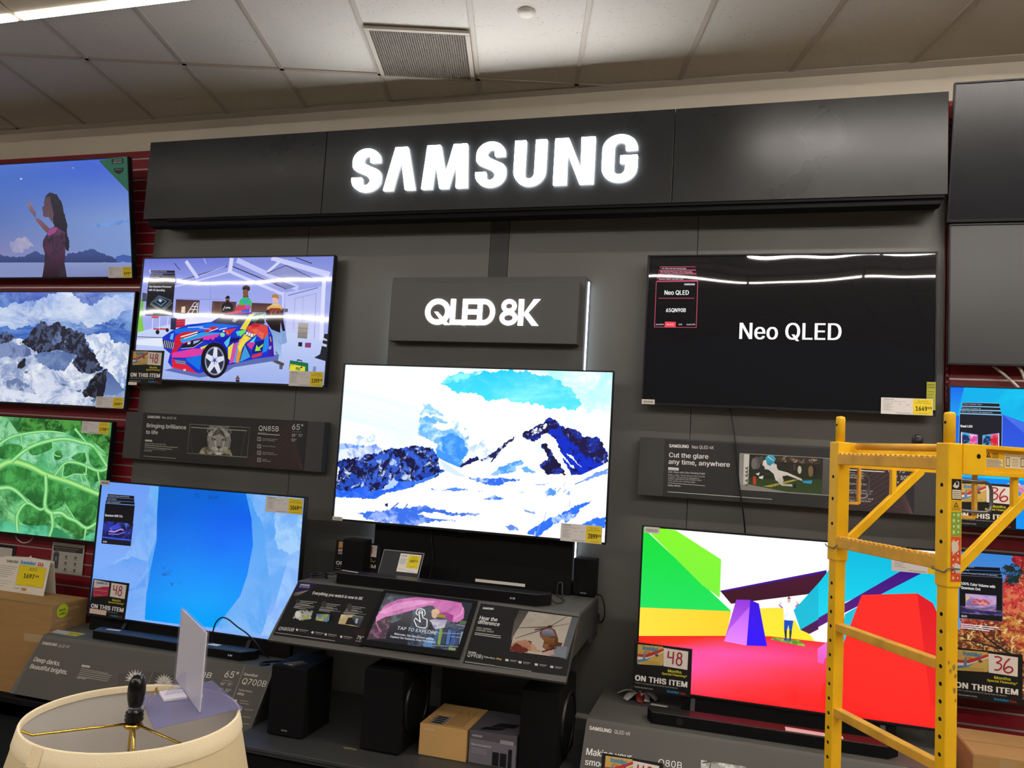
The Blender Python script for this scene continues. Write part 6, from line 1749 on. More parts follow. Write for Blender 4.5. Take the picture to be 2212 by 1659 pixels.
ring(-.567, .5, .5, .52, .51, .205); put([(.36, .50), (.50, .50), (1.02, -.01), (.80, -.01)], -.567)
put([(0, 0), (0, 1), (.20, 1), (.20, .19), (.62, .19), (.62, 0)], -.414)
put([(0, 0), (0, 1), (.66, 1), (.66, .81), (.20, .81), (.20, .60), (.62, .60), (.62, .41), (.20, .41), (.20, .19), (.66, .19), (.66, 0)], -.340)
put([(0, 0), (0, 1), (.19, 1), (.19, 0)], -.249); put([(.19, .81), (.19, 1), (.27, 1), (.27, .81)], -.249); put([(.19, 0), (.19, .19), (.27, .19), (.27, 0)], -.249); ring(-.249, .26, .5, .44, .5, .19, -90, 90)
build('lettering', tx, M_letters2, sg); tx = MB()
ring(-.112, .33, .735, .295, .265, .165); ring(-.112, .33, .285, .345, .285, .17)
put([(0, 0), (0, 1), (.20, 1), (.20, 0)], -.006); put([(.18, .40), (.58, 1), (.83, 1), (.38, .50), (.80, 0), (.55, 0), (.18, .44)], -.006)
build('lettering', tx, M_letters2, sg)


# ================================================================== TELEVISIONS
def tv(key, label, xc, y, zc, w, h, tilt=0.0, gain=1.0, stand=None, wobble=0.0008, rough=.12, thick=.035, bez=.008, chin=.012, dark=None):
    r = thing('television', (xc, y + .02, stand if stand else zc - h / 2), label, 'television', 'televisions')
    t = math.radians(tilt)
    upv = Vector((0, -math.sin(t), math.cos(t))); F = frame((xc, y, zc), (1, 0, 0), upv)
    x0, x1, y0, y1 = -w / 2, w / 2, -h / 2, h / 2
    b = MB()
    for lo, hi in (((x0, y1 - bez, -.02), (x1, y1, .009)), ((x0, y0, -.02), (x1, y0 + chin, .009)), ((x0, y0 + chin, -.02), (x0 + bez, y1 - bez, .009)), ((x1 - bez, y0 + chin, -.02), (x1, y1 - bez, .009))):
        b.box(lo, hi, 0, F)
    build('bezel', b, M_bezel, r, .0012)
    build('housing', MB().box((x0 + .002, y0 + .002, -thick), (x1 - .002, y1 - .002, -.0005), 0, F), M_black, r, .004)
    FT = F @ Matrix.Translation((x0, y1, 0))
    s = MB()
    if key:
        paint(s, key, FT, w, h, gain)
    else:
        s.piece(FT, [(0, -h), (w, -h), (w, 0), (0, 0)], .0006, [hexc(dark)] * 4)
    build('screen', s, art_material('screen_picture', 1.0, rough, wobble, (xc * 3.7) % 5), r)
    build('logo_bar', MB().box((-.022, y0 - .004, -.004), (.022, y0 + .002, .0095), 0, F), M_bezel, r)
    if stand is None:
        wall = -.1205 if key == 'ctr' else -.003 if -2.7 < xc < 2.19 else .001
        mb = MB().box((-.16, -.05, -thick - (.075 if tilt else .012)), (.16, .05, -thick + .001), 0, F).box((xc - .16, wall - .008, zc - .12), (xc + .16, wall, zc + .12))
        build('wall_mount', mb, M_matte, r)
    else:
        bw = .485 if xc < 0 else .34  # left desk's bar runs wider, its black standing in for shade under the screen
        build('stand_shade_bar', MB().box((xc - bw * w, y - .004, stand + .0005), (xc + bw * w, y + .03, zc - h / 2 + .002)), M_matte, r, .002)
        for sx in (-.30, .30):
            q = MB(); X = xc + sx * w
            q.prism([(y - .055, stand + .0005), (y - .05, stand + .006), (y + .012, zc - h / 2 + .02), (y + .034, zc - h / 2 + .02), (y + .125, stand + .006), (y + .13, stand + .0005)], X - .012, X + .012, 0)
            build('foot', q, M_black, r, .002)
    return r, F, FT


TVS = {}
TVS['car'] = tv('car', 'television showing a car painted in bright graffiti colours, upper left of the grey wall', -1.969, -.09, 2.377, 1.446, .829, gain=.95, rough=.04, wobble=.005)
TVS['neo'] = tv('neo', 'large television with a black picture and white lettering, upper right of the grey wall', 1.413, -.09, 2.349, 1.446, .829, wobble=.006, rough=.02)
TVS['ctr'] = tv('ctr', 'middle television showing snowy blue mountains under bright cloud, over the touch screen desk', -.2616, -.19, 1.6389, 1.6217, .9278, gain=1.25)
TVS['blue'] = tv('blue', 'television on the left desk showing a bright blue ice cave picture', -1.888, -.35, .893, 1.446, .832, stand=.397, gain=.97)
TVS['color'] = tv('color', 'television on the right desk showing bright red, green and yellow blocks, behind the yellow scaffold', 1.462, -.28, .892, 1.434, .818, stand=.397, gain=1.05)
TVS['wom'] = tv('wom', 'top left television showing a woman against a blue sky, tilted down', -3.472, -.165, 3.047, 1.43, .806, tilt=11, gain=.85)
TVS['mtn'] = tv('mtn', 'left television showing a dark rocky peak and snow, below the one with the woman', -3.437, -.09, 2.163, 1.43, .80, gain=.9)
TVS['cab'] = tv('cab', 'left television showing a green cabbage leaf close up', -3.510, -.10, 1.275, 1.43, .808, gain=.95)
TVS['offtop'] = tv(None, 'switched off television at the top right corner, tilted down', 2.776, -.165, 3.242, 1.212, .68, tilt=10.7, dark='0b0c10', rough=.22)
TVS['offlow'] = tv(None, 'switched off television with a dull grey screen, second from the top on the right', 2.795, -.10, 2.5455, 1.224, .709, dark='2a2a28', rough=.30, wobble=.002)
TVS['dual'] = tv('dual', 'right television showing a cyan and blue picture, just behind the scaffold rail', 2.800, -.10, 1.746, 1.224, .686, gain=.95)
TVS['aut'] = tv('aut', 'right television showing red autumn leaves, lowest of the right column', 2.840, -.10, .958, 1.224, .675, gain=.8)


# ================================================================== PAPER: PRICE TAGS, FINANCE CARDS, STICKERS
def price_tag(F, w, h, price, cents, label, split=.62, busy=True):
    r = thing('price_tag', F @ Vector((0, -h, 0)), label, 'price tag', 'price tags')
    s = MB()
    s.rect(F, 0, -h, w, 0, 'ddd8d6', .0012)
    s.box((0, -h, -.0004), (w, 0, .001), 0, F)
    s.text(F, 'SAMSUNG', w * .05, -h * .13, h * .06, '55555c', w * .2, 2, .0014)
    s.text(F, 'QLED 4K Smart TV', w * .05, -h * .25, h * .055, '66666c', w * .42, 1, .0014)
    for k in range(7):
        s.rect(F, w * .05, -h * (.36 + .07 * k), w * (.24 - .03 * (k % 3)), -h * (.335 + .07 * k), 'a2a2a8', .0014)
    s.rect(F, w * .34, -h * .4, w * .40, -h * .37, 'a2a2a8', .0014); s.rect(F, w * .48, -h * .42, w * .56, -h * .39, 'a2a2a8', .0014)
    s.rect(F, w * .30, -h * .93, w * (split - .03), -h * .90, '8c8c92', .0014)
    build('sheet', s, M_print, r)
    y = MB(); y.rect(F, w * split, -h * .97, w * .985, -h * .03, 'e9cf2c', .0018)
    y.text(F, 'Was ' + str(int(price) + 400) + ' 99', w * (split + .09), -h * .18, h * .06, '5a4c10', w * .2, 1, .002)
    y.text(F, 'EVERYDAY LOW PRICE', w * (split + .04), -h * .29, h * .05, '6a5a14', w * .29, 1, .002)
    y.text(F, price, w * (split + .05), -h * .74, h * .27, '2e2810', w * .225, 2, .002)
    y.text(F, cents, w * (split + .285), -h * .64, h * .15, '2e2810', w * .075, 2, .002)
    y.rect(F, w * (split + .1), -h * .90, w * .93, -h * .88, '8a7a20', .002)
    build('price_field', y, M_print, r)
    return r


def on_tv(key, u, v):
    """frame on a television's screen, u across and v down in metres from its top left corner"""
    return TVS[key][2] @ Matrix.Translation((u, -v, .0095))


TW, TH = .262, .104
price_tag(on_tv('car', 1.195, .735), .238, .094, '1399', '99', 'small white and yellow 1399 price tag on the graffiti car television')
price_tag(on_tv('neo', 1.196, .745), .235, .082, '1649', '99', 'white and yellow 1649 price tag on the black screen television')
price_tag(on_tv('ctr', 1.374, .832), .225, .094, '2899', '99', 'white and yellow 2899 price tag on the middle mountain television')
price_tag(on_tv('blue', 1.192, .012), .244, .090, '1049', '99', 'white and yellow 1049 price tag at the top corner of the blue ice television')
price_tag(on_tv('color', 1.17, .02), .25, .094, '897', '99', 'white and yellow price tag at the top right of the colour block television')
price_tag(on_tv('wom', 1.227, .728), .196, .074, '599', '99', 'white and yellow 599 price tag on the top left television')
price_tag(on_tv('mtn', 1.195, .722), .225, .073, '2499', '99', 'white and yellow 2499 price tag on the dark peak television')
price_tag(on_tv('cab', 1.182, .008), .226, .080, '1798', '99', 'white and yellow 1798 price tag on the green leaf television')


def barcode_sticker(F, w, h, label):
    s = MB(); s.box((0, -h, -.0003), (w, 0, .0008), 0, F); s.rect(F, 0, -h, w, 0, 'd9d4cc', .001)
    rnd = random.Random(label); x = w * .14
    while x < w * .86:
        d = rnd.uniform(.006, .02) * w; s.rect(F, x, -h * .78, x + d, -h * .3, '6b6660', .0012); x += d + rnd.uniform(.008, .02) * w
    o = build('barcode_sticker', s, M_print); tag(o, label, 'sticker', 'barcode stickers'); return o


barcode_sticker(on_tv('ctr', .004, .905), .064, .022, 'white barcode sticker on the lower left corner of the middle television')
barcode_sticker(on_tv('neo', .002, .800), .070, .026, 'white barcode sticker on the lower left corner of the black screen television')
barcode_sticker(on_tv('blue', .000, .000), .072, .028, 'white barcode sticker on the top left corner of the blue ice television')
barcode_sticker(on_tv('color', .012, .004), .078, .032, 'white barcode sticker on the top left corner of the colour block television')
Fs = on_tv('neo', 1.402, .66)
s = MB().box((0, -.14, -.0004), (.041, 0, .0006), 0, Fs); s.rect(Fs, 0, -.14, .041, 0, 'a2a435', .0008); s.text(Fs, 'ENERGY', .003, -.018, .008, '4a4c14', .034, 2, .001); s.text(Fs, 'GUIDE', .003, -.031, .008, '4a4c14', .034, 2, .001)
for k in range(5): s.rect(Fs, .004, -.05 - .014 * k, .034 - .004 * (k % 3), -.047 - .014 * k, '6c6e20', .001)
tag(build('energy_label', s, M_print), 'olive yellow energy label at the right edge of the black screen television', 'label')
# corner ribbon sticker on the top left television
Fs = TVS['wom'][2] @ Matrix.Translation((0, 0, .0096))
def wpt(x, y): return x, -y
s = MB(); s.poly(Fs, [(1.192, -.02), (1.30, -.006), (1.424, -.002), (1.424, -.232)], '3f8a76', 0.0); s.box((1.30, -.046, .0002), (1.395, -.012, .0006), 0, Fs); s.rect(Fs, 1.30, -.046, 1.395, -.012, '2a3038', .0008)
s.text(Fs, 'TRUSTED', 1.312, -.026, .009, 'a8c4b8', .07, 2, .001); s.text(Fs, '100 DAY', 1.308, -.042, .011, 'b8d4c8', .078, 2, .001)
s.poly(Fs, [(1.312, -.075), (1.395, -.073), (1.392, -.092), (1.374, -.108), (1.354, -.115), (1.334, -.108), (1.316, -.094)], '2c3438', .0008); s.text(Fs, 'PROMISE', 1.322, -.088, .007, '8aa89c', .06, 2, .001)
tag(build('corner_sticker', s, M_print), 'green triangular corner sticker on the top left television', 'sticker')


def ell(cx, cy, rx, ry, n=14):
    return [(cx + rx * math.cos(2 * PI * i / n), cy + ry * math.sin(2 * PI * i / n)) for i in range(n)]


def finance_card(F, w, h, digits, kind, label):
    """black landscape card: bank card picture, handwritten months, ON THIS ITEM. F at its top left corner."""
    r = thing('finance_card', F @ Vector((w / 2, -h, 0)), label, 'finance card', 'finance cards')
    s = MB(); s.box((0, -h, -.0015), (w, 0, 0), 0, F)
    X = lambda a: a * w
    Y = lambda b: -b * h
    s.rect(F, 0, -h, w, 0, '151516', .0004)
    s.text(F, 'ON THIS ITEM', X(.04), Y(.80), h * .115, 'f2efe8', w * .90, 3, .0012)
    s.text(F, '*Subject to credit approval. Minimum Monthly Payments Required.', X(.04), Y(.855), h * .026, 'bdbab4', w * .74, 0, .0012)
    s.text(F, 'See Sales Associate For Details', X(.04), Y(.945), h * .028, 'cfccc6', w * .32, 0, .0012)
    s.text(F, 'Months', X(.60), Y(.535), h * .058, 'd8cf34', w * .235, 2, .0012); s.text(F, 'Special Financing*', X(.50), Y(.60), h * .045, 'd8cf34', w * .43, 2, .0012)
    s.text(F, 'BrandsMart', X(.60), Y(.955), h * .05, '2f86b8', w * .21, 2, .0012); s.text(F, 'U.S.A.', X(.825), Y(.96), h * .045, 'b8323a', w * .10, 2, .0012)
    build('card_sheet', s, M_print, r)
    c = MB()
    if kind == 'gold':
        q = [(.065, .04), (.50, .025), (.515, .06), (.515, .39), (.50, .42), (.08, .455), (.065, .42)]
        c.poly(F, [(X(a), Y(b)) for a, b in q], 'cfae5c', .0016)
        c.poly(F, [(X(.068), Y(.24)), (X(.20), Y(.235)), (X(.40), Y(.12)), (X(.515), Y(.06)), (X(.515), Y(.11)), (X(.40), Y(.19)), (X(.24), Y(.285)), (X(.07), Y(.30))], 'c23a36', .0018)
        c.poly(F, [(X(.07), Y(.30)), (X(.24), Y(.285)), (X(.40), Y(.19)), (X(.515), Y(.11)), (X(.515), Y(.14)), (X(.36), Y(.235)), (X(.22), Y(.33)), (X(.07), Y(.36))], 'e6e0d6', .0018)
        c.poly(F, [(X(.07), Y(.36)), (X(.22), Y(.33)), (X(.32), Y(.26)), (X(.24), Y(.35)), (X(.075), Y(.42))], '3f86c4', .0018)
        c.text(F, 'BrandsMart', X(.15), Y(.14), h * .085, '3a86b4', w * .27, 2, .002); c.text(F, 'U.S.A.', X(.185), Y(.203), h * .045, 'c23a36', w * .10, 2, .002)
        c.poly(F, [(X(.16), Y(.36)), (X(.165), Y(.25)), (X(.175), Y(.20)), (X(.185), Y(.16)), (X(.195), Y(.20)), (X(.205), Y(.25)), (X(.21), Y(.36))], '5c88a8', .0021)
        c.poly(F, [(X(.40) + p, Y(.22) + q2) for p, q2 in ell(0, 0, w * .03, h * .03)], '4a5458', .0021)
        for k in range(2): c.rect(F, X(.14), Y(.375 + .035 * k), X(.46), Y(.368 + .035 * k), '8a7438', .002)
    else:
        q = [(.03, .02), (.46, .05), (.475, .42), (.08, .50), (.055, .48)]
        c.poly(F, [(X(a), Y(b)) for a, b in q], 'e2d6d4', .0016)
        c.poly(F, [(X(.05), Y(.24)), (X(.16), Y(.235)), (X(.30), Y(.18)), (X(.465), Y(.165)), (X(.475), Y(.42)), (X(.08), Y(.50)), (X(.055), Y(.48))], 'b8324e', .0018)
        c.text(F, 'BrandsMart USA', X(.11), Y(.12), h * .06, '3f86b8', w * .31, 2, .002)
        c.text(F, '0000 0000 0000 000', X(.08), Y(.315), h * .035, 'd89aa4', w * .36, 1, .002)
        c.rect(F, X(.09), Y(.425), X(.30), Y(.415), 'd89aa4', .002)
    build('bank_card', c, M_print, r)
    b = MB(); b.poly(F, [(X(.515), Y(.045)), (X(.935), Y(.06)), (X(.93), Y(.44)), (X(.52), Y(.425))], 'e6ded6', .0016)

    n_ = [0]

    def stroke(pts, wd=.03):
        n_[0] += 1
        pts = [(X(a), Y(q)) for a, q in pts]
        b.stroke(F, rounded(pts, False) if len(pts) > 3 else pts, wd * h, 'a82430', .002 + .00025 * n_[0])
    if digits == '48':
        stroke([(.60, .10), (.595, .23), (.69, .225)]); stroke([(.685, .10), (.68, .36)])
        e = [(.79 + .035 * math.cos(t), .165 - .055 * math.sin(t)) for t in [k * PI / 7 for k in range(-2, 13)]]; stroke(e); stroke([(.785 + .045 * math.cos(t), .29 - .075 * math.sin(t)) for t in [k * PI / 8 for k in range(0, 17)]])
    else:
        stroke([(.60, .10), (.66, .09), (.70, .12), (.68, .17), (.635, .21), (.69, .23), (.70, .29), (.66, .35), (.60, .355)], .028)
        stroke([(.82, .10), (.76, .19), (.735, .29), (.75, .36), (.80, .385), (.855, .34), (.85, .28), (.80, .265), (.745, .32)], .03)
    build('months_field', b, M_print, r)
    return r


# on the graffiti car television (lower left corner, overhanging the bezel)
Fc = on_tv('car', -.012, .63) @ Matrix.Translation((0, 0, .004))
finance_card(Fc, .262, .222, '48', 'gold', 'black finance card with gold bank card and red 48, on the graffiti car television')
s = MB().box((0, -.02, 0), (.068, 0, .001), 0, Fc @ Matrix.Translation((.002, -.214, .003))); tag(build('barcode_sticker', s, M_paper), 'white sticker on the lower left corner of the finance card at the car television', 'sticker')
Fc = frame((-2.545, -.405, .716), (1, -.02, 0), (0, .05, 1))
finance_card(Fc, .272, .214, '48', 'red', 'black finance card with red and white bank card, standing before the blue ice television')
s = MB().box((0, -.028, 0), (.125, 0, .001), 0, Fc @ Matrix.Translation((.008, -.175, .003))); s.text(Fc, 'PROMO 01.0815', .016, -.194, .011, '8a4a48', .105, 1, .0045)
tag(build('date_sticker', s, [mat('peach_sticker', 'e8cdbc', .7)]), 'narrow peach date sticker on the finance card with the red bank card', 'sticker')
Fc = on_tv('color', .0, .585) @ Matrix.Translation((-.012, 0, .006))
finance_card(Fc, .287, .235, '48', 'gold', 'black finance card with gold bank card and red 48, on the colour block television')
Fc = on_tv('dual', .03, .468) @ Matrix.Translation((0, 0, .005))
finance_card(Fc, .262, .212, '36', 'gold', 'black finance card with red 36, on the cyan television behind the scaffold handle')
Fc = on_tv('aut', -.01, .46) @ Matrix.Translation((0, 0, .005))
finance_card(Fc, .292, .232, '36', 'gold', 'black finance card with red 36, on the autumn leaves television')
Fc = frame((-1.072, -.125, 1.052), (1, .02, 0), (.0, .05, 1))
finance_card(Fc, .285, .176, '48', 'gold', 'black finance card leaning behind the small speaker left of the soundbar')
Fc = frame((.672, -.80, .335), (1, -.02, .0), (0, .25, 1))
finance_card(Fc, .27, .22, '48', 'gold', 'black finance card with red 48 leaning on the front of the right desk')

# ================================================================== INFORMATION BOARDS
for key, x0, z1, w, h, lab in (('b85', -2.727, 1.75, 1.485, .308, 'long dark information board with a tiger picture under the car television'), ('b90', .688, 1.759, 1.485, .314, 'long dark information board with a football player picture under the black screen television')):
    r = thing('information_board', (x0 + w / 2, -.04, z1 - h), lab, 'information board', 'information boards')
    build('board', MB().box((x0, -.07, z1 - h), (x0 + w, -.004, z1)), M_dark, r, .001)
    s = MB(); paint(s, key, frame((x0, -.07, z1)), w, h)
    build('printed_panel', s, M_print, r)

# black cable hanging from the black screen television
cb = cable([(1.14, -.035, 1.98), (1.163, -.06, 1.90), (1.189, -.082, 1.76), (1.205, -.088, 1.62), (1.222, -.086, 1.50), (1.24, -.078, 1.40), (1.256, -.04, 1.276), (1.262, -.014, 1.18)], .0038, 8)
tag(build('hanging_cable', cb, M_cable), 'thin black cable hanging below the black screen television', 'cable')
cb = cable([(-.478, -.126, 1.22), (-.474, -.127, 1.15), (-.458, -.129, 1.05), (-.452, -.130, 1.0), (-.455, -.132, .95), (-.46, -.14, .885)], .004, 8)
tag(build('hanging_cable', cb, M_cable), 'thin black cable hanging under the middle television', 'cable')
cb = cable([(2.40, -.03, 2.2), (2.413, -.045, 2.185), (2.45, -.05, 2.15), (2.50, -.05, 2.10), (2.53, -.05, 2.06)], .007, 8)
tag(build('white_cable', cb, M_whitecable), 'off-white cable running diagonally above the cyan television', 'cable')
cb = cable([(2.50, -.05, 2.2), (2.51, -.068, 2.18), (2.525, -.072, 2.14), (2.535, -.072, 2.095)], .007, 8)
tag(build('white_cable', cb, M_whitecable), 'off-white cable near the right edge above the cyan television', 'cable')
cb = cable([(-3.60, -.03, .86), (-3.575, -.035, .835), (-3.54, -.04, .818), (-3.50, -.04, .812), (-3.46, -.035, .825), (-3.44, -.03, .855)], .004, 8)
tag(build('white_cable', cb, M_whitecable), 'white cable loop under the green leaf television', 'cable')
# papers on the left slatwall
Fp = frame((-3.293, -.004, .834)); w, h = .273, .203
s = MB().box((0, -h, -.002), (w, 0, 0), 0, Fp); s.rect(Fp, 0, -h, w, 0, 'b9b3aa', .0004); s.rect(Fp, .012, -.058, w - .012, -.022, '3c3836', .0008); s.text(Fp, 'Universal remote for every screen', .02, -.038, .009, '9a948c', .2, 1, .001); s.text(Fp, 'and every device at home', .03, -.052, .008, '8a847c', .17, 1, .001)
s.rect(Fp, .018, -.175, .066, -.07, '4c4a52', .0008); s.rect(Fp, .026, -.069, .058, -.062, '4c4a52', .0008); s.rect(Fp, .034, -.125, .05, -.095, '8a8890', .001)
for i in range(2):
    for j in range(3):
        x = .118 + .08 * i; y = -.082 - .042 * j; s.rect(Fp, x, y - .018, x + .017, y, '4a4640', .0008); s.rect(Fp, x + .004, y - .014, x + .013, y - .005, '8a847a', .001); s.rect(Fp, x - .012, y - .026, x + .03, y - .0225, '8f8980', .001)
tag(build('instruction_sheet', s, M_print), 'white instruction sheet with small icons on the red slatwall', 'notice')
Fp = frame((-3.83, -.004, .775)); s = MB().box((0, -.105, -.004), (.212, 0, 0), 0, Fp); s.rect(Fp, 0, -.105, .212, 0, '15151a', .0006); s.rect(Fp, .0, -.088, .194, -.018, 'c9c2b6', .001)
tag(build('framed_notice', s, M_print), 'black framed white notice at the left edge of the photo', 'notice')


# ================================================================== DESKS AND PLATFORM
pf = thing('display_platform', (-.31, -.47, 0), 'low black platform with bright metal edge under the touch screen desk', 'platform')
build('deck', MB().box((-1.148, -.954, .118), (.535, -.004, .1495)), M_dark, pf, .003)
build('front_panel', MB().box((-1.14, -.93, .0), (.53, -.90, .118)).box((-1.14, -.90, 0), (-1.12, -.01, .118)).box((.51, -.90, 0), (.53, -.01, .118)), M_matte, pf)
build('edge_trim', MB().box((-1.148, -.9575, .131), (.535, -.9535, .137)), M_chrome, pf)
build('support_panel', MB().box((-.335, -.17, .1495), (.42, -.15, .60)), M_dark, pf, .002)

tag(build('floor_mat', MB().box((-5.0, -2.7, .0), (.45, -.96, .006)).box((-5.0, -.96, 0), (-2.76, -.51, .006)).box((-2.76, -.96, 0), (-1.16, -.803, .006)), M_matte), 'black floor mat in front of the left desk and low platform', 'floor mat')

X0, X1 = -1.0535, .4935
cs = thing('touch_screen_desk', (-.28, -.4, .62), 'grey wall-hung desk with sloping front of printed panels under the middle television', 'display desk')
build('top_board', MB().box((X0, -.55, .858), (X1, -.001, .876)), M_desk, cs, .0015)
build('sloped_front', MB().prism([(-.55, .876), (-.8058, .6157), (-.793, .603), (-.537, .858)], X0, X1, 0), M_deskedge, cs, .001)
for a, b in ((X0, X0 + .016), (X1 - .016, X1)):
    build('side_panel', MB().prism([(-.004, .858), (-.004, .66), (-.2, .66), (-.2, .70), (-.68, .69), (-.775, .605), (-.79, .612), (-.537, .858)], a, b, 0), M_dark, cs, .001)
build('wall_bracket', MB().box((X0 + .05, -.06, .66), (X1 - .05, -.001, .858)), M_matte, cs)
st_ = math.radians(44.5)
FC = frame((X0, -.55, .876), (1, 0, 0), (0, math.sin(st_), math.cos(st_)))
for key in ('console', 'console_right'):
    s = MB(); paint(s, key, FC, 1.547, .365, .8)
    build('printed_panel', s, M_gloss_print, cs)
tab = thing('touch_screen_tablet', FC @ Vector((.77, -.32, 0)), 'black touch screen tablet reading tap to explore, set in the sloping desk', 'tablet')
u0, u1, v0, v1 = .3305 * 1.547, .6655 * 1.547, .0145 * .365, .905 * .365
build('tablet_body', MB().box((u0, -v1, .006), (u1, -v0, .018), 0, FC), M_matte, tab, .004, 3)
s = MB(); pu0, pu1, pv0, pv1 = .3450 * 1.547, .6510 * 1.547, .0659 * .365, .8198 * .365
paint(s, 'tablet', FC @ Matrix.Translation((pu0, -pv0, .018)), pu1 - pu0, pv1 - pv0, .85)
build('screen', s, art_material('tablet_picture', 1.0, .15, spec=.25), tab)


def low_desk(key, x0, x1, label):
    r = thing('low_desk', ((x0 + x1) / 2, -.4, 0), label, 'display desk', 'low display desks')
    build('top_board', MB().box((x0, -.55, .379), (x1, -.001, .397)), M_desk, r, .0015)
    build('sloped_front', MB().prism([(-.56, .397), (-.7582, .1086), (-.745, .10), (-.545, .385)], x0, x1, 0), M_deskedge, r, .001)
    for a, b in ((x0, x0 + .016), (x1 - .016, x1)):
        build('side_panel', MB().prism([(-.004, .379), (-.004, .08), (-.72, .08), (-.738, .104), (-.55, .379)], a, b, 0), M_dark, r, .001)
    build('plinth', MB().box((x0 - .02, -.80, .0), (x1, -.004, .075)).box((x0 - .02, -.80, .0), (x1, -.775, .10)), M_matte, r, .002)
    sl = math.radians(34.5)
    s = MB(); paint(s, key, frame((x0, -.56, .397), (1, 0, 0), (0, math.sin(sl), math.cos(sl))), x1 - x0, .35)
    build('printed_panel', s, M_print, r)
    return r


low_desk('deskl', -2.717, -1.152, 'low grey desk with sloping printed front, lower left behind the lampshade')
low_desk('deskr', .556, 2.121, 'low grey desk with sloping printed front, lower right behind the scaffold')
tag(build('cable_tray', MB().box((.497, -.55, .385), (.5545, -.505, .396)), M_deskedge, None, .001), 'narrow grey ledge at the left end of the right desk', 'ledge')

# ================================================================== SOUND EQUIPMENT
def soundbar(x0, x1, yf, z, h, d, label, chamfer=.05, tx=None):
    r = thing('soundbar', ((x0 + x1) / 2, yf + d / 2, z), label, 'soundbar', 'soundbars')
    o = [(x0, yf + chamfer * 1.1), (x0 + chamfer * .5, yf), (x1 - chamfer, yf), (x1, yf + chamfer * 1.2), (x1, yf + d), (x0, yf + d)]
    build('housing', MB().prism([(a, b) for a, b in o], z, z + h, 2), M_black, r, .003)
    o2 = [(a, b - .0012) for a, b in o[:4]]
    gr = MB()
    for i in range(3):
        (a0, b0), (a1, b1) = o2[i], o2[i + 1]
        gr.add([(a0, b0, z + .005), (a1, b1, z + .005), (a1, b1, z + h - .005), (a0, b0, z + h - .005)], [(0, 1, 2, 3)])
    build('grille_cloth', gr, M_cloth, r)
    if tx:
        F = frame((tx, yf - .0016, z + h * .4)); s = MB(); s.text(F, 'D.IN', 0, 0, .009, 'b9c4d0', .026, 1, .0004); build('display_text', s, art_material('indicator_picture', .7, .4), r)
    return r


soundbar(-.875, .32, -.512, .8765, .0595, .105, 'long black soundbar on the touch screen desk', .055, .128)
soundbar(-2.428, -1.345, -.517, .3975, .049, .10, 'black soundbar on the left desk before the blue ice television', .05, -1.475)
sb = soundbar(.829, 1.93, -.505, .3975, .055, .10, 'black soundbar on the right desk before the colour block television', .05)
s = MB(); F = frame((.985, -.5068, .4245)); s.poly(F, ell(0, 0, .017, .017, 20), '1c1c1f', .0002); o = build('round_badge', s, M_print, sb)


def speaker(name, x0, x1, yf, yb, z0, z1, label, cat, group, logo=True, disc=None, taper=0):
    r = thing(name, ((x0 + x1) / 2, (yf + yb) / 2, z0), label, cat, group)
    build('cabinet', MB().prism([(yf + .006, z0 + .004), (yf + .006, z1), (yb, z1 - taper), (yb, z0 + .004)], x0, x1, 0), M_matte, r, .006, 3)
    build('front_cloth', MB().box((x0 + .002, yf, z0 + .008), (x1 - .002, yf + .010, z1 - .004)), M_cloth, r, .004)
    for fx in (x0 + .02, x1 - .02):
        build('rubber_foot', MB().lathe([(0, 0), (.011, 0), (.011, .006), (0, .006)], (fx, (yf + yb) / 2, z0), 10), M_black, r)
    if logo:
        F = frame(((x0 + x1) / 2 - .017, yf - .0006, z0 + (z1 - z0) * .09)); s = MB(); s.text(F, 'SAMSUNG', 0, 0, .0058, 'a8a8ac', .034, 2, .0002); build('name_badge', s, M_print, r)
    if disc:
        side, cy, cz, rad = disc
        X = x1 if side > 0 else x0
        Mx = Matrix(((0, 0, side, X), (0, 1, 0, cy), (1, 0, 0, cz), (0, 0, 0, 1)))
        build('woofer_ring', MB().lathe([(rad * 1.06, 0), (rad * 1.06, .012), (rad, .016), (rad * .94, .010), (rad * .94, 0)], (0, 0, 0), 40, 0, Mx), M_black, r)
        build('woofer_cone', MB().lathe([(rad * .94, .007), (rad * .80, .011), (rad * .5, .004), (rad * .2, .006), (0, .010)], (0, 0, 0), 36, 0, Mx), M_cloth, r)
    return r


speaker('subwoofer', -1.027, -.826, -.79, -.515, .1505, .495, 'black subwoofer at the left end of the low platform with leaflets on it', 'subwoofer', 'subwoofers')
speaker('subwoofer', -.518, -.308, -.775, -.40, .1505, .542, 'black subwoofer with round side woofer, left of the cardboard speaker box', 'subwoofer', 'subwoofers', False, (1, -.60, .35, .14))
speaker('subwoofer', .256, .441, -.68, -.27, .1505, .524, 'black subwoofer at the right end of the low platform beside the grey box', 'subwoofer', 'subwoofers', False, (1, -.46, .33, .14))
speaker('satellite_speaker', -.966, -.830, -.25, -.145, .876, 1.08, 'small black speaker at the left end of the touch screen desk', 'speaker', 'small speakers', False)
speaker('satellite_speaker', .362, .486, -.106, -.012, .876, 1.080, 'small black speaker at the right end of the touch screen desk', 'speaker', 'small speakers', True)

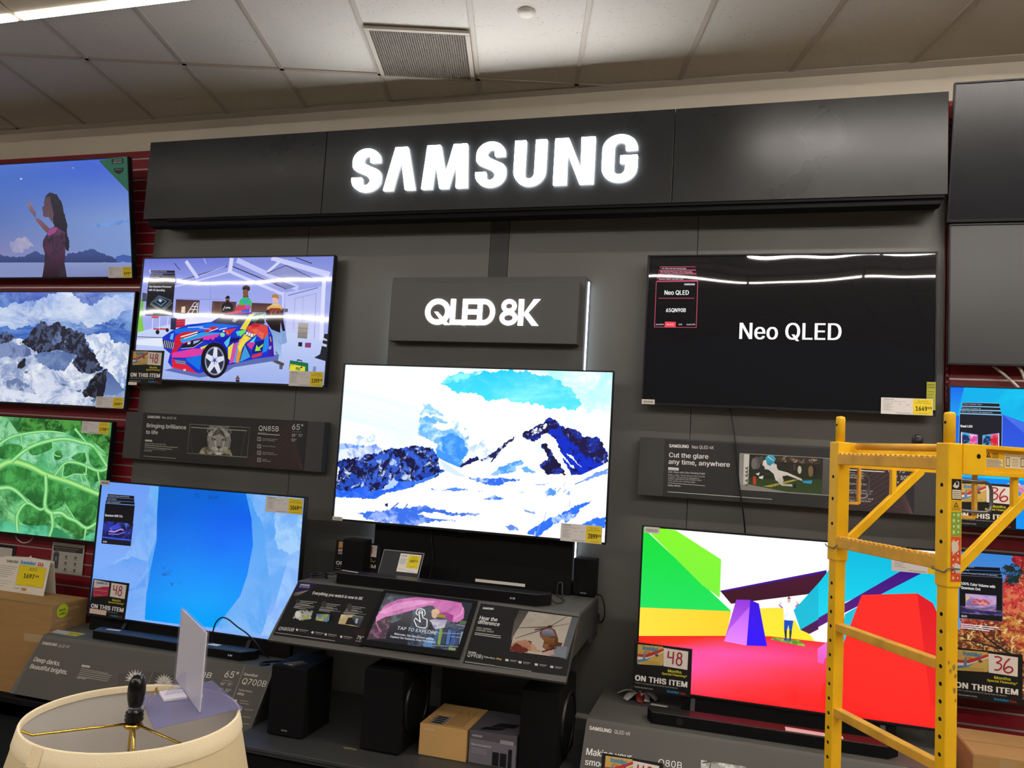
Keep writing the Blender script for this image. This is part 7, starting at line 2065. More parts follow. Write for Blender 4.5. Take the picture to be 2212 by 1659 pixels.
# acrylic price holder behind the soundbar
F = frame((-.683, -.29, 1.050), (1, 0, .003), (0, .45, .89))
hold = thing('acrylic_price_holder', (-.56, -.36, .876), 'clear slanted price holder behind the soundbar on the touch screen desk', 'price holder')
H = .188
build('acrylic_back', MB().box((0, -H, -.003), (.243, 0, 0), 0, F), mat('smoky_acrylic', '3a3a3e', .12, spec=.6), hold, .001)
build('acrylic_edge', MB().box((0, -H, -.0032), (.0022, 0, .0006), 0, F).box((.2408, -H, -.0032), (.243, 0, .0006), 0, F).box((0, -.003, -.0032), (.243, 0, .0006), 0, F), mat('bright_acrylic_edge', 'a9a9ac', .15), hold)
build('foot_plate', MB().box((-.68, -.375, .876), (-.44, -.30, .879)), M_matte, hold)
Fq = F @ Matrix.Translation((.106, -.014, .001)); w, h = .125, .104
r = thing('price_tag', Fq @ Vector((0, -h, 0)), 'white and yellow 1697 price sheet in the clear holder on the touch screen desk', 'price tag', 'price tags')
s = MB(); s.box((0, -h, -.0004), (w, 0, .0002), 0, Fq); s.rect(Fq, 0, -h, w, 0, 'e6e0d6', .0004); s.text(Fq, 'SAMSUNG', .008, -.016, .006, '4c4c50', .034, 2, .0006)
for k in range(6): s.rect(Fq, .006, -.030 - .006 * k, .046 - .004 * (k % 3), -.0275 - .006 * k, 'a5a29c', .0006)
s.rect(Fq, .01, -.09, .045, -.088, 'a5a29c', .0006); s.rect(Fq, .06, -.097, .10, -.095, 'a5a29c', .0006)
build('sheet', s, M_print, r)
s = MB(); s.rect(Fq, .052, -.078, .120, -.006, 'e6cf22', .0008); s.text(Fq, '1697', .064, -.046, .016, '2a2610', .036, 2, .001); s.text(Fq, '99', .102, -.042, .009, '2a2610', .011, 2, .001); s.text(Fq, 'Was 1897 99', .072, -.017, .005, '5a4c10', .03, 1, .001); s.text(Fq, 'EVERYDAY LOW PRICE', .068, -.025, .004, '5a4c10', .042, 1, .001); s.rect(Fq, .07, -.072, .10, -.070, '8a7a20', .001)
build('price_field', s, M_print, r)
tag(build('paper_strip', MB().box((-.19, -.1225, .898), (.10, -.1203, .914)), M_paper), 'white paper strip on the pier just behind the soundbar', 'paper strip')


def flat_label(name, pts, z, h, label, cat='sticker', m_=None):
    s = MB().prism(pts, z, z + h, 2); return tag(build(name, s, m_ or M_paper), label, cat)


flat_label('white_sticker', [(-.86, -.44), (-.755, -.463), (-.75, -.45), (-.855, -.428)], .9355, .001, 'small white sticker on top of the soundbar at its left end')
flat_label('white_sticker', [(-2.36, -.47), (-2.268, -.462), (-2.272, -.440), (-2.364, -.448)], .446, .001, 'white sticker on top of the left desk soundbar')
flat_label('white_sticker', [(-1.66, -.47), (-1.585, -.475), (-1.575, -.440), (-1.64, -.435)], .446, .001, 'white paper scrap on top of the left desk soundbar beside the clear sign')
flat_label('pink_sticker', [(1.455, -.495), (1.70, -.495), (1.70, -.455), (1.455, -.44)], .4525, .001, 'pale pink printed strip on top of the right desk soundbar', 'sticker', mat('pale_pink_paper', 'dcbcbc', .6))
flat_label('white_sticker', [(.82, -.225), (.905, -.222), (.905, -.20), (.822, -.198)], .397, .0015, 'small white sticker on the right desk below the ribbon')
# flat price tag on the left desk
s = MB().prism([(-2.70, -.535), (-2.72, -.462), (-2.504, -.46), (-2.505, -.535)], .397, .402, 2); F = Matrix.Translation((0, 0, 0)) ; FU = Matrix(((1, 0, 0, 0), (0, 1, 0, 0), (0, 0, 1, .4022), (0, 0, 0, 1)))
s.poly(FU, [(-2.698, -.532), (-2.506, -.532), (-2.506, -.463), (-2.717, -.465)], 'b8b3ae', .0003); s.poly(FU, [(-2.60, -.528), (-2.51, -.528), (-2.51, -.467), (-2.605, -.467)], 'c8b432', .0006); s.text(FU, '697 99', -2.59, -.505, .018, '3a3412', .07, 2, .0009)
tag(build('flat_price_tag', s, M_print), 'price tag lying flat on the corner of the left desk', 'price tag', 'price tags')
# leaflets on the left subwoofer
FU = Matrix(((1, 0, 0, 0), (0, 1, 0, 0), (0, 0, 1, .4955), (0, 0, 0, 1)))
for k, (pts, c_, lab) in enumerate((([(-.985, -.755), (-.955, -.765), (-.89, -.685), (-.92, -.675)], '8a7a4c', 'tan leaflet strip on top of the left subwoofer'), ([(-.955, -.765), (-.912, -.776), (-.878, -.69), (-.905, -.684)], 'a8935a', 'pale gold leaflet strip on top of the left subwoofer, right of another'))):
    s = MB().prism(pts, .4955 + .0004 * k, .4965 + .0004 * k, 2); s.poly(FU, [(a * .96 + pts[0][0] * .04, b) for a, b in pts], c_, .0014 + .0004 * k); s.poly(FU, [((pts[0][0] + pts[1][0]) / 2, pts[0][1]), (pts[1][0], pts[1][1]), (pts[2][0], pts[2][1]), ((pts[2][0] + pts[3][0]) / 2, pts[2][1])], '16161a', .0018 + .0004 * k)
    tag(build('leaflet', s, M_print), lab, 'leaflet')
s = MB().prism([(-.605, -.775), (-.575, -.768), (-.53, -.772), (-.526, -.792), (-.56, -.786), (-.585, -.795)], .1502, .152, 2); tag(build('torn_paper', s, mat('tan_paper_scrap', '6f6448', .8)), 'small torn tan paper scrap lying on the low platform', 'paper scrap')

# cables on and beside the touch screen desk
co = [(-1.0 + .045 * math.cos(t * .55) * (1 - .01 * t), -.43 + .05 * math.sin(t * .55), .879 + .0012 * t) for t in range(24)]
cb = cable(co + [(-.945, -.40, .90), (-.90, -.36, .905), (-.87, -.33, .89)], .0045, 8); tag(build('coiled_cable', cb, M_cable), 'coiled black cable at the left end of the touch screen desk', 'cable')
cb = cable([(.325, -.42, .90), (.34, -.40, .885), (.36, -.33, .879), (.345, -.25, .879), (.30, -.18, .88), (.285, -.13, .90), (.288, -.128, .935), (.30, -.128, .945), (.312, -.13, .935), (.315, -.14, .90), (.33, -.16, .879), (.40, -.12, .879)], .004, 8); tag(build('speaker_cable', cb, mat('grey_cable_rubber', '3a3a3d', .3)), 'dark cable looping up between the soundbar and the right speaker', 'cable')
cb = cable([(.475, -.02, .884), (.51, -.03, .88), (.525, -.035, .85), (.535, -.035, .80), (.53, -.03, .755), (.512, -.02, .735), (.502, -.012, .74), (.499, -.008, .78)], .004, 8); tag(build('hanging_cable', cb, M_cable), 'black cable looping down at the right end of the touch screen desk', 'cable')
cb = cable([(-1.64, -.445, .449), (-1.638, -.448, .50), (-1.622, -.45, .565), (-1.585, -.45, .600), (-1.54, -.45, .595), (-1.48, -.445, .56), (-1.42, -.44, .53), (-1.36, -.43, .48), (-1.32, -.42, .43), (-1.29, -.40, .402)], .004, 8); tag(build('arched_cable', cb, M_cable), 'black cable arching up before the blue ice television', 'cable')
cb = cable([(-1.22, -.50, .400), (-1.25, -.53, .401), (-1.27, -.50, .402), (-1.24, -.45, .401), (-1.18, -.40, .401)], .008, 8); tag(build('coiled_cable', cb, M_cable), 'short black cable at the right end of the left desk', 'cable')

# ================================================================== BOXES
def tape_label(F, w, h): pass


kb = thing('speaker_box', (-.116, -.535, .15), 'kraft brown cardboard speaker box under the touch screen desk', 'box', 'boxed speakers on the low platform')
build('carton', MB().box((-.238, -.70, .15), (.006, -.37, .297)), M_card2, kb, .002)
F = frame((-.238, -.7004, .297)); FT2 = Matrix(((1, 0, 0, -.238), (0, 1, 0, -.70), (0, 0, 1, .2974), (0, 0, 0, 1)))
s = MB(); s.text(F, 'SAMSUNG', .02, -.028, .012, 'd9c193', .06, 2, .0003); s.text(F, 'Wireless Rear Speaker Kit', .02, -.05, .008, 'd0b684', .105, 1, .0003); s.text(F, 'SWA-9500S', .02, -.065, .008, 'd0b684', .042, 1, .0003)
for k in range(5): s.rect(F, .02, -.085 - .012 * k, .115 + .012 * (k % 2), -.082 - .012 * k, 'c9ad78', .0003)
s.rect(FT2, .035, .02, .115, .14, '8f8a86', .0003)
for k in range(4): s.rect(FT2, .05, .03 + .027 * k, .10, .047 + .027 * k, '1f1f22', .0006)
for k in range(7): s.rect(FT2, .125 + .013 * k, .03, .130 + .013 * k, .26 - .03 * (k % 3), 'a17c48', .0003)
build('printing', s, M_print, kb)
gb = thing('speaker_box', (.132, -.535, .15), 'grey printed speaker box beside the kraft box under the touch screen desk', 'box', 'boxed speakers on the low platform')
build('carton', MB().box((.015, -.69, .15), (.248, -.385, .299)), mat('grey_box_card', '77727c', .45), gb, .002)
build('lid', MB().box((.0135, -.6915, .262), (.2495, -.3835, .3005)), mat('dark_grey_box_lid', '5a565e', .45), gb, .0015)
F = frame((.015, -.692, .299)); FT2 = Matrix(((1, 0, 0, .015), (0, 1, 0, -.69), (0, 0, 1, .3008), (0, 0, 0, 1)))
s = MB(); s.text(F, 'SAMSUNG', .014, -.026, .010, 'b8b4bc', .052, 2, .0003); s.rect(F, .155, -.04, .222, -.022, 'a19da6', .0003); s.text(F, 'Wireless Rear Speaker Kit', .012, -.066, .009, 'd4d0d8', .10, 1, .0006)
for k in range(3): s.rect(F, .012, -.082 - .009 * k, .09, -.079 - .009 * k, 'a09ca4', .0006)
for x, hh in ((.12, .062), (.158, .062), (.198, .085)): s.rect(F, x, -.144, x + (.032 if hh < .08 else .018), -.144 + hh, '17171b', .0006)
s.poly(FT2, [(.04, .02), (.14, .05), (.16, .09), (.06, .07)], '1d1c21', .0003); s.poly(FT2, [(.08, .08), (.19, .10), (.21, .16), (.11, .15)], '1d1c21', .0004)
for k in range(6): s.rect(FT2, .02 + .011 * k, .17, .024 + .011 * k, .27, '6f6b73', .0003)
build('printing', s, M_print, gb)

bx = thing('cardboard_box', (-3.2, -.36, 0), 'large plain brown cardboard box at the lower left beside the desk', 'box')
build('carton', MB().box((-3.75, -.497, 0), (-2.742, -.224, .546)), M_card, bx, .003)
build('flap', MB().box((-3.75, -.50, .5465), (-2.745, -.362, .549)).box((-3.75, -.358, .5465), (-2.745, -.222, .549)), M_card, bx)
build('packing_tape', MB().box((-2.93, -.4982, .32), (-2.742, -.4972, .365)), mat('pale_packing_tape', 'b79d78', .3), bx)
Fx = frame((-2.742, -.48, .5), (0, 1, 0)); s = MB(); s.text(Fx, 'SAMSUNG', .07, .0, .016, 'bfa47a', .12, 2, .0004); s.text(Fx, 'FRAGILE', .02, -.06, .016, 'b99c70', .12, 2, .0004); s.text(Fx, '65', .06, -.09, .018, 'b99c70', .05, 2, .0004)
Fx2 = frame((-2.98, -.498, .45)); s.text(Fx2, 'This side up', .0, .0, .012, 'ad8d62', .16, 1, .0004)
build('printing', s, M_print, bx)
Fy = frame((-2.7412, -.417, .503), (0, 1, 0)); s = MB(); s.poly(Fy, ell(0, 0, .042, .042, 26), 'c8d62a', .0006)
s.text(Fy, 'SCAN', .022, .012, .013, '4a5210', .048, 3, .001, rot=PI); s.text(Fy, 'FIRST', .024, -.010, .013, '4a5210', .050, 3, .001, rot=PI)
tag(build('round_sticker', s, M_print), 'round lime yellow sticker on the side of the large cardboard box', 'sticker')
# tent price sign standing on the box
sgn = thing('price_sign', (-3.2, -.33, .549), 'white tented price sign with yellow 1697 field standing on the cardboard box', 'price sign')
Fp = frame((-3.41, -.322, .549), (1, 0, 0), (0, .12, 1)); w, h = .415, .215
s = MB(); s.piece(Fp, [(0, 0), (w, 0), (w, h), (w * .62, h + .012), (w * .6, h + .024), (w * .57, h + .012), (0, h - .01)], 0, [hexc('e2dbcf')] * 7)
s.text(Fp, 'SAMSUNG', .06, h - .036, .016, '55524c', .10, 2, .0006); s.text(Fp, 'BrandsMart', .178, h - .036, .022, '4f9ac4', .125, 3, .0006); s.text(Fp, 'U.S.A.', .318, h - .036, .022, 'b8403a', .05, 3, .0006)
for k, (a, b) in enumerate(((.052, .16), (.052, .15), (.052, .12), (.052, .14), (.052, .13), (.052, .10))): s.rect(Fp, a - .05, h - .062 - .013 * k, b, h - .0595 - .013 * k, '8c877e', .0006)
for k in range(3): s.rect(Fp, .0, .06 - .016 * k, .14 - .03 * k, .0625 - .016 * k, 'a5a096', .0006)
s.text(Fp, 'HURRY', .165, .022, .007, '5a5650', .05, 1, .0006); s.rect(Fp, .228, .016, .268, .034, 'b88a58', .0006); s.rect(Fp, .21, .008, .32, .0095, 'a5a096', .0006)
build('front_sheet', s, M_print, sgn)
s = MB(); s.rect(Fp, .172, .046, .395, .172, 'c9a52c', .0005); s.rect(Fp, .175, .049, .392, .169, 'e8d31e', .0008); s.text(Fp, '1697', .225, .095, .028, '2a2612', .088, 2, .0012); s.text(Fp, '99', .322, .104, .016, '2a2612', .026, 2, .0012); s.text(Fp, 'Was 1897 99', .262, .155, .007, '5a4c10', .06, 2, .0012); s.text(Fp, 'EVERYDAY LOW PRICE', .258, .145, .005, '5a4c10', .066, 1, .0012); s.rect(Fp, .26, .055, .33, .0565, '8a7a20', .0012)
build('price_field', s, M_print, sgn)
Fb = frame((-3.41, -.23, .549), (1, 0, 0), (0, -.18, 1)); s = MB(); s.box((0, 0, -.001), (w, h, 0), 0, Fb); build('back_sheet', s, M_paper, sgn)

rb = thing('cardboard_box', (2.4, -.42, 0), 'open-topped brown cardboard box at the lower right corner behind the scaffold', 'box')
build('carton', MB().box((2.185, -.60, 0), (2.62, -.24, .50)), M_card, rb, .003)
build('flap', MB().box((2.19, -.598, .5005), (2.615, -.425, .503)).box((2.19, -.415, .5005), (2.615, -.242, .503)), M_card, rb)
build('packing_tape', MB().box((2.28, -.6012, .46), (2.34, -.6005, .4995)), mat('clear_packing_tape', 'ab8c60', .2), rb)

# ribbon bow on the right desk
rbw = thing('ribbon_bow', (.745, -.11, .397), 'crumpled red and white ribbon bow lying on the right desk', 'ribbon')
rnd = random.Random(5)
for k, (tip, red) in enumerate((((.635, -.125), 0), ((.69, -.215), 0), ((.765, -.225), 1), ((.80, -.20), 0), ((.845, -.155), 0), ((.83, -.07), 1), ((.745, -.03), 1), ((.70, -.05), 0))):
    c0 = (.758, -.11); q = MB(); pts = []
    dx, dy = tip[0] - c0[0], tip[1] - c0[1]; ln = math.hypot(dx, dy); ex, ey = -dy / ln, dx / ln
    for i in range(9):
        t = i / 8; wd = .004 + .019 * math.sin(min(1, t * 1.5) * PI / 2) * (1 - .75 * max(0, t - .75) * 4 * .6); hz = .4045 + .022 * math.sin(t * PI) + .002 * k * (1 - t); tw = .005 * math.sin(t * 3 + k)
        pts += [(c0[0] + dx * t + ex * wd, c0[1] + dy * t + ey * wd, hz + tw), (c0[0] + dx * t - ex * wd, c0[1] + dy * t - ey * wd, hz - tw * .3)]
    q.add(pts, [(2 * i, 2 * i + 1, 2 * i + 3, 2 * i + 2) for i in range(8)], 0, True)
    o = build('ribbon_loop', q, mat('red_ribbon', '9c2a2c', .4) if red else mat('white_ribbon', 'cfcac6', .4), rbw)
    md = o.modifiers.new('thick', 'SOLIDIFY'); md.thickness = .0012

# ================================================================== YELLOW ROLLING SCAFFOLD
RP = Vector((1.827, -1.7224, 0)); LP = Vector((1.5682, -1.2735, 0))
fx = Vector((.49938, -.86638, 0)); gx = Vector((.86638, .49938, 0)); LEN = 1.83; WID = (RP - LP).length
# local frame: a along the platform (away to the right), b across the end frame (from far post to near post), z up; origin at the far post
FSc = Matrix(((gx.x, fx.x, 0, LP.x), (gx.y, fx.y, 0, LP.y), (0, 0, 1, 0), (0, 0, 0, 1)))
sc = thing('scaffold', LP + gx * LEN / 2 + fx * WID / 2, 'yellow steel rolling scaffold standing before the right side televisions', 'scaffold')
H = .021; S = .0255
for a in (0, LEN):
    for b in (0, WID):
        p = MB().box((a - H, b - H, .13), (a + H, b + H, 1.745), 0, FSc)
        po = build('post', p, M_yellow, sc, .004)
        hl = MB()
        for k in range(21):
            z = .22 + .0508 * k
            if z > 1.29: break
            for sgn in (-1, 1):
                Mx = FSc @ Matrix(((0, 0, sgn, a + sgn * (H + .0002)), (0, 1, 0, b), (1, 0, 0, z), (0, 0, 0, 1)))
                hl.lathe([(.0062, 0), (.0045, .0005), (0, .0004)], (0, 0, 0), 12, 0, Mx)
        build('adjustment_hole', hl, M_matte, po)
        sl = MB().box((a - S, b - S, 1.318), (a + S, b + S, 1.748), 0, FSc)
        so = build('sliding_sleeve', sl, M_yellow, sc, .004)
        hl = MB()
        for z in (1.45, 1.54, 1.62):
            for sgn in (-1, 1):
                Mx = FSc @ Matrix(((0, 0, sgn, a + sgn * (S + .0002)), (0, 1, 0, b), (1, 0, 0, z), (0, 0, 0, 1)))
                hl.lathe([(.0062, 0), (.0045, .0005), (0, .0004)], (0, 0, 0), 12, 0, Mx)
        build('pin_hole', hl, M_matte, so)
        c = FSc @ Vector((a, b, 1.745))
        pn = build('top_pin', MB().lathe([(0, 0), (.0165, 0), (.0165, .088), (.0145, .096), (0, .099)], c, 20), M_yellow, sc)
        build('pin_hole', MB().lathe([(.0048, 0), (0, .0006)], (0, 0, 0), 10, 0, Matrix(((0, 0, -fx.y * 0 - gx.x, c.x - gx.x * .0166), (0, 0, -gx.y, c.y - gx.y * .0166), (0, 0, 0, c.z), (0, 0, 0, 1))) @ Matrix.Identity(4) if False else FSc @ Matrix(((0, 0, -1, a - .0163), (0, 1, 0, b), (1, 0, 0, 1.81), (0, 0, 0, 1)))), M_matte, pn)
        cs_ = MB().lathe([(0, .10), (.03, .10), (.03, .13), (0, .13)], FSc @ Vector((a, b, 0)), 16)
        build('caster_plate', cs_, M_steel, sc)
        wc = FSc @ Vector((a, b, .055)); Mx = Matrix.Translation(wc) @ Matrix(((1, 0, 0, 0), (0, 0, 1, 0), (0, 1, 0, 0), (0, 0, 0, 1)))
        build('caster_wheel', MB().lathe([(0, -.016), (.048, -.016), (.055, -.01), (.055, .01), (.048, .016), (0, .016)], (0, 0, 0), 24, 0, Mx).box((-.006, -.025, .05), (.006, .025, .10), 0, Matrix.Translation((wc.x, wc.y, 0))), M_matte, sc)


def rung(a, z, serr, h=.019, d=.014):
    m_ = MB().box((a - d, H - .001, z - h), (a + d, WID - H + .001, z + h), 0, FSc)
    if serr:
        n = 20
        for k in range(n):
            b = S + (WID - 2 * S) * (k + .5) / n
            m_.prism([(b - .0075, z + h - .001), (b - .005, z + h + .0055), (b + .005, z + h + .0055), (b + .0075, z + h - .001)], a - d, a + d, 0, 0, FSc)
    return m_


for a in (0, LEN):
    build('rung', rung(a - (.012 if a == 0 else -.012), 1.684, True), M_rung, sc, .0025)
    build('rung', rung(a - (.012 if a == 0 else -.012), 1.384, True), M_rung, sc, .0025)
    for z in (1.083, .787, .49, .20):
        build('rung', rung(a, z, False, .015, .016), M_rung, sc, .003)
# side rails: a channel with flanges and an end plate at each post
for b, sg in ((0, -1), (WID, 1)):
    bo = b + sg * .006
    ch = MB().box((.10, bo - .002, 1.668), (LEN - .10, bo + .002, 1.738), 0, FSc)
    ch.box((.10, min(bo, bo + sg * .022), 1.736), (LEN - .10, max(bo, bo + sg * .022), 1.748), 0, FSc)
    ch.box((.10, min(bo, bo + sg * .022), 1.655), (LEN - .10, max(bo, bo + sg * .022), 1.668), 0, FSc)
    ro = build('side_rail', ch, M_yellow, sc, .0015)
    for a0, a1 in ((S - .001, .105), (LEN - .105, LEN - S + .001)):
        yy = bo + sg * .0245 if False else bo
        pl = MB().box((a0, min(bo - sg * .004, bo + sg * .026), 1.655), (a1, max(bo - sg * .004, bo + sg * .026), 1.748), 0, FSc)
        build('end_plate', pl, M_yellow, sc, .0025)
        am = (a0 + a1) / 2 + .012
        build('bolt_hole', MB().lathe([(.0075, 0), (.005, .0006), (0, .0004)], (0, 0, 0), 14, 0, FSc @ Matrix(((1, 0, 0, am), (0, 0, sg, bo + sg * .0262), (0, 1, 0, 1.712), (0, 0, 0, 1)))), M_matte, sc)
    for a0, d in ((0, 1), (LEN, -1)):
        # diagonal brace from the sleeve up to the rail
        br = MB(); p0 = FSc @ Vector((a0 + d * .03, bo, 1.375)); p1 = FSc @ Vector((a0 + d * .36, bo, 1.662)); dr = (p1 - p0).normalized()
        up_ = dr.cross(fx).normalized(); Bm = Matrix(((dr.x, fx.x, up_.x, p0.x), (dr.y, fx.y, up_.y, p0.y), (dr.z, fx.z, up_.z, p0.z), (0, 0, 0, 1)))
        L_ = (p1 - p0).length
        br.box((-.012, -.009, -.015), (L_, .009, .015), 0, Bm); build('diagonal_brace', br, M_yellow, sc, .002)
        aa = a0 + d * .235; build('strut', MB().box((aa - .010, bo - .008, 1.548), (aa + .010, bo + .008, 1.66), 0, FSc), M_yellow, sc, .002)
        aa = a0 + d * .088
        lp = MB().box((aa - .006, bo - .006, 1.525), (aa + .006, bo + .006, 1.66), 0, FSc).box((min(a0 + d * .024, aa), bo - .005, 1.521), (max(a0 + d * .024, aa), bo + .005, 1.531), 0, FSc)
        build('latch_bar', lp, M_rung, sc, .0015)
        hd_ = [(a0 + d * .025, 1.638), (a0 + d * .115, 1.636), (a0 + d * .132, 1.628), (a0 + d * .138, 1.612), (a0 + d * .138, 1.565), (a0 + d * .132, 1.55), (a0 + d * .115, 1.543), (a0 + d * .025, 1.546)]
        pts = [FSc @ Vector((q[0], bo + sg * .012, q[1])) for q in hd_]
        hm = MB().tube(pts, .0052, 8)
        build('lock_handle', hm, M_steel, sc)
# platform supports seen between the posts
build('cross_tube', MB().tube([FSc @ Vector((.06, .02, 1.735)), FSc @ Vector((.06, WID - .02, 1.735))], .013, 10), M_rung, sc)
build('cross_tube', MB().tube([FSc @ Vector((LEN - .06, .02, 1.735)), FSc @ Vector((LEN - .06, WID - .02, 1.735))], .013, 10), M_rung, sc)
for a, b, z in ((0, 0, 1.372), (0, WID, 1.372)):
    pn = FSc @ Vector((a - S - .004, b, z))
    wire = [(a - S - .003, b - .032, z), (a - S - .006, b - .02, z - .006), (a - S - .006, b + .02, z - .010), (a - S - .004, b + .034, z + .004), (a + .01, b + .034, z + .002)]
    build('snap_pin', MB().tube([FSc @ Vector(q) for q in wire], .0022, 6), M_steel, sc)
kn = MB().lathe([(0, 0), (.014, 0), (.020, .010), (.021, .024), (.018, .038), (.010, .046), (0, .048)], FSc @ Vector((.33, .006, 1.7485)), 18)
ko = build('round_knob', kn, M_black, sc)
# stickers on the near sleeve and rail
Fk = FSc @ Matrix(((1, 0, 0, 0), (0, 0, 1, WID + S + .0004), (0, 1, 0, 0), (0, 0, 0, 1)))
# looking along -b the picture's right is +a
s = MB()
s.rect(Fk, -.014, 1.578, .021, 1.640, '14130f', .0004); s.rect(Fk, -.012, 1.581, .019, 1.608, 'd8cdb4', .0006)
s.poly(Fk, [(-.010, 1.618), (-.004, 1.628), (.004, 1.634), (.012, 1.632), (.012, 1.618), (.004, 1.612), (-.004, 1.614)], 'd9d2c2', .0006); s.rect(Fk, .0, 1.622, .008, 1.632, '1a1a18', .0008)
for k in range(4): s.rect(Fk, -.009, 1.585 + .0055 * k, .016, 1.5872 + .0055 * k, '8f866c', .0008)
s.rect(Fk, -.014, 1.545, .021, 1.575, 'd9a81c', .0004); s.poly(Fk, [(-.006, 1.557), (.011, 1.557), (.0025, 1.572)], '1c1608', .0006); s.poly(Fk, [(-.002, 1.5592), (.007, 1.5592), (.0025, 1.5678)], 'd9a81c', .0008)
for k in range(3): s.rect(Fk, -.010, 1.5475 + .003 * k, .017, 1.5487 + .003 * k, '6c5412', .0006)
s.rect(Fk, -.014, 1.470, .021, 1.542, '86a43a', .0004)
for k in range(4):
    for j in range(2): s.rect(Fk, -.011 + .016 * j, 1.475 + .017 * k, .001 + .016 * j, 1.488 + .017 * k, ('9cb850', '7c9c34')[(k + j) % 2], .0006); s.poly(Fk, [(-.008 + .016 * j + q[0], 1.482 + .017 * k + q[1]) for q in ell(.003, 0, .0035, .004, 8)], 'd8e0b4', .0008)
s.rect(Fk, -.014, 1.336, .021, 1.468, 'd8502a', .0004)
for k in range(7):
    for j in range(2): s.rect(Fk, -.011 + .016 * j, 1.340 + .018 * k, .001 + .016 * j, 1.3545 + .018 * k, ('e2683e', 'c84826')[(k + j) % 2], .0006); s.rect(Fk, -.008 + .016 * j, 1.344 + .018 * k, -.003 + .016 * j, 1.350 + .018 * k, 'f0c8b4', .0008)
s.poly(Fk, [(-.013, 1.452), (.010, 1.456), (.012, 1.428), (.0, 1.420), (-.012, 1.424)], 'd8cdb8', .0012); s.poly(Fk, [(.0, 1.392), (.019, 1.385), (.020, 1.362), (.004, 1.362), (-.004, 1.372)], 'dcd4c4', .0012)
build('warning_stickers', s, M_print, sc)
Fr = FSc @ Matrix(((1, 0, 0, 0), (0, 0, 1, WID + .0085), (0, 1, 0, 0), (0, 0, 0, 1)))
s = MB(); s.poly(Fr, [(.128, 1.712), (.144, 1.712), (.136, 1.727)], '1c1608', .0004); s.poly(Fr, [(.132, 1.7142), (.140, 1.7142), (.136, 1.7222)], 'd9a81c', .0006); s.text(Fr, 'WARNING', .150, 1.7215, .0035, '3a2c08', .022, 2, .0004); s.text(Fr, 'ADVERTENCIA', .150, 1.716, .003, '3a2c08', .024, 1, .0004); s.text(Fr, 'AVERTISSEMENT', .150, 1.711, .003, '3a2c08', .022, 1, .0004)
s.rect(Fr, .126, 1.682, .190, 1.7085, 'e6d8b4', .0004)
for k in range(6): s.rect(Fr, .128, 1.684 + .004 * k, .188 - .006 * (k % 3), 1.6855 + .004 * k, '5c4c28', .0006)
s.rect(Fr, .196, 1.682, .36, 1.725, 'e2d4b0', .0004)
for j in range(3):
    x = .201 + .055 * j; s.rect(Fr, x, 1.688, x + .014, 1.716, '4a3e24', .0006); s.rect(Fr, x + .002, 1.6905, x + .012, 1.7135, 'e2d4b0', .0008)
    for k in range(5): s.rect(Fr, x + .022, 1.69 + .005 * k, x + .046, 1.6912 + .005 * k, '8a7a54', .0006)
s.text(Fr, 'SAFETY RULES AND GUIDELINES', .199, 1.7192, .003, '3a2c08', .07, 1, .0006)
build('warning_stickers', s, M_print, sc)
Fw = FSc @ Matrix(((1, 0, 0, 0), (0, 0, 1, WID + H + .0003), (0, 1, 0, 0), (0, 0, 0, 1))); rnd = random.Random(9)
for x, z, rr in ((.006, 1.085, .008), (-.006, 1.075, .005), (.012, 1.06, .006), (.008, 1.02, .007), (-.012, 1.10, .004), (.012, .99, .004)):
    wr = MB(); wr.poly(Fw, [(x + rr * rnd.uniform(.5, 1) * math.cos(t), z + 1.7 * rr * rnd.uniform(.5, 1) * math.sin(t)) for t in [2 * PI * i / 9 for i in range(9)]], '94804e', .0003)
    build('paint_scuff', wr, M_print, sc)

# ================================================================== LAMP WITH CLEAR SIGN IN THE FOREGROUND
LC = Vector((.305, -3.322, 0)); ZR = 1.195; RT = .158
lamp = thing('lamp', LC, 'lamp with cream linen drum shade and black finial, bottom left of the photo', 'lamp')
shh = .30; RB = .228
sm = MB().lathe([(RT, ZR), (RB, ZR - shh), (RB - .0015, ZR - shh), (RT - .0015, ZR)], LC, 72); sh = build('shade', sm, M_shade, lamp)
build('lining', MB().lathe([(RT - .002, ZR - .002), (RB - .002, ZR - shh)], LC, 72), M_lining, sh)
k = (RB - RT) / shh
build('top_trim', MB().lathe([(RT - .0025, ZR - .010), (RT - .0027, ZR - .001), (RT - .0022, ZR + .0008), (RT - .0005, ZR + .0014), (RT + .001, ZR + .0010), (RT + .0016, ZR - .0003), (RT + .0017 + k * .002, ZR - .002), (RT + .0017 + k * .012, ZR - .012), (RT + .0017 + k * .0255, ZR - .0255), (RT + .0012 + k * .0262, ZR - .0262), (RT + .0003 + k * .0262, ZR - .0262)], LC, 72), mat('cream_binding_linen', 'f0e0bc', .85, grain=.3, gscale=500), sh)
tr = MB(); a0 = math.radians(-103)
build('trim_overlap', MB().add([(LC.x + (RT + .0022 + k * q) * math.cos(a0 + d), LC.y + (RT + .0022 + k * q) * math.sin(a0 + d), ZR - q + .0005) for d in (0, .05, .10, .15) for q in (0, .0275)], [(0, 1, 3, 2), (2, 3, 5, 4), (4, 5, 7, 6)], 0, True), mat('pale_binding_linen', 'ead6b0', .85, grain=.3, gscale=500), sh)
ZS = ZR - .012
sp = build('spider', MB().lathe([(0, -.004), (.010, -.004), (.015, .0), (.013, .004), (.006, .006), (0, .006)], (LC.x, LC.y, ZS - .004), 20), M_brass, lamp)
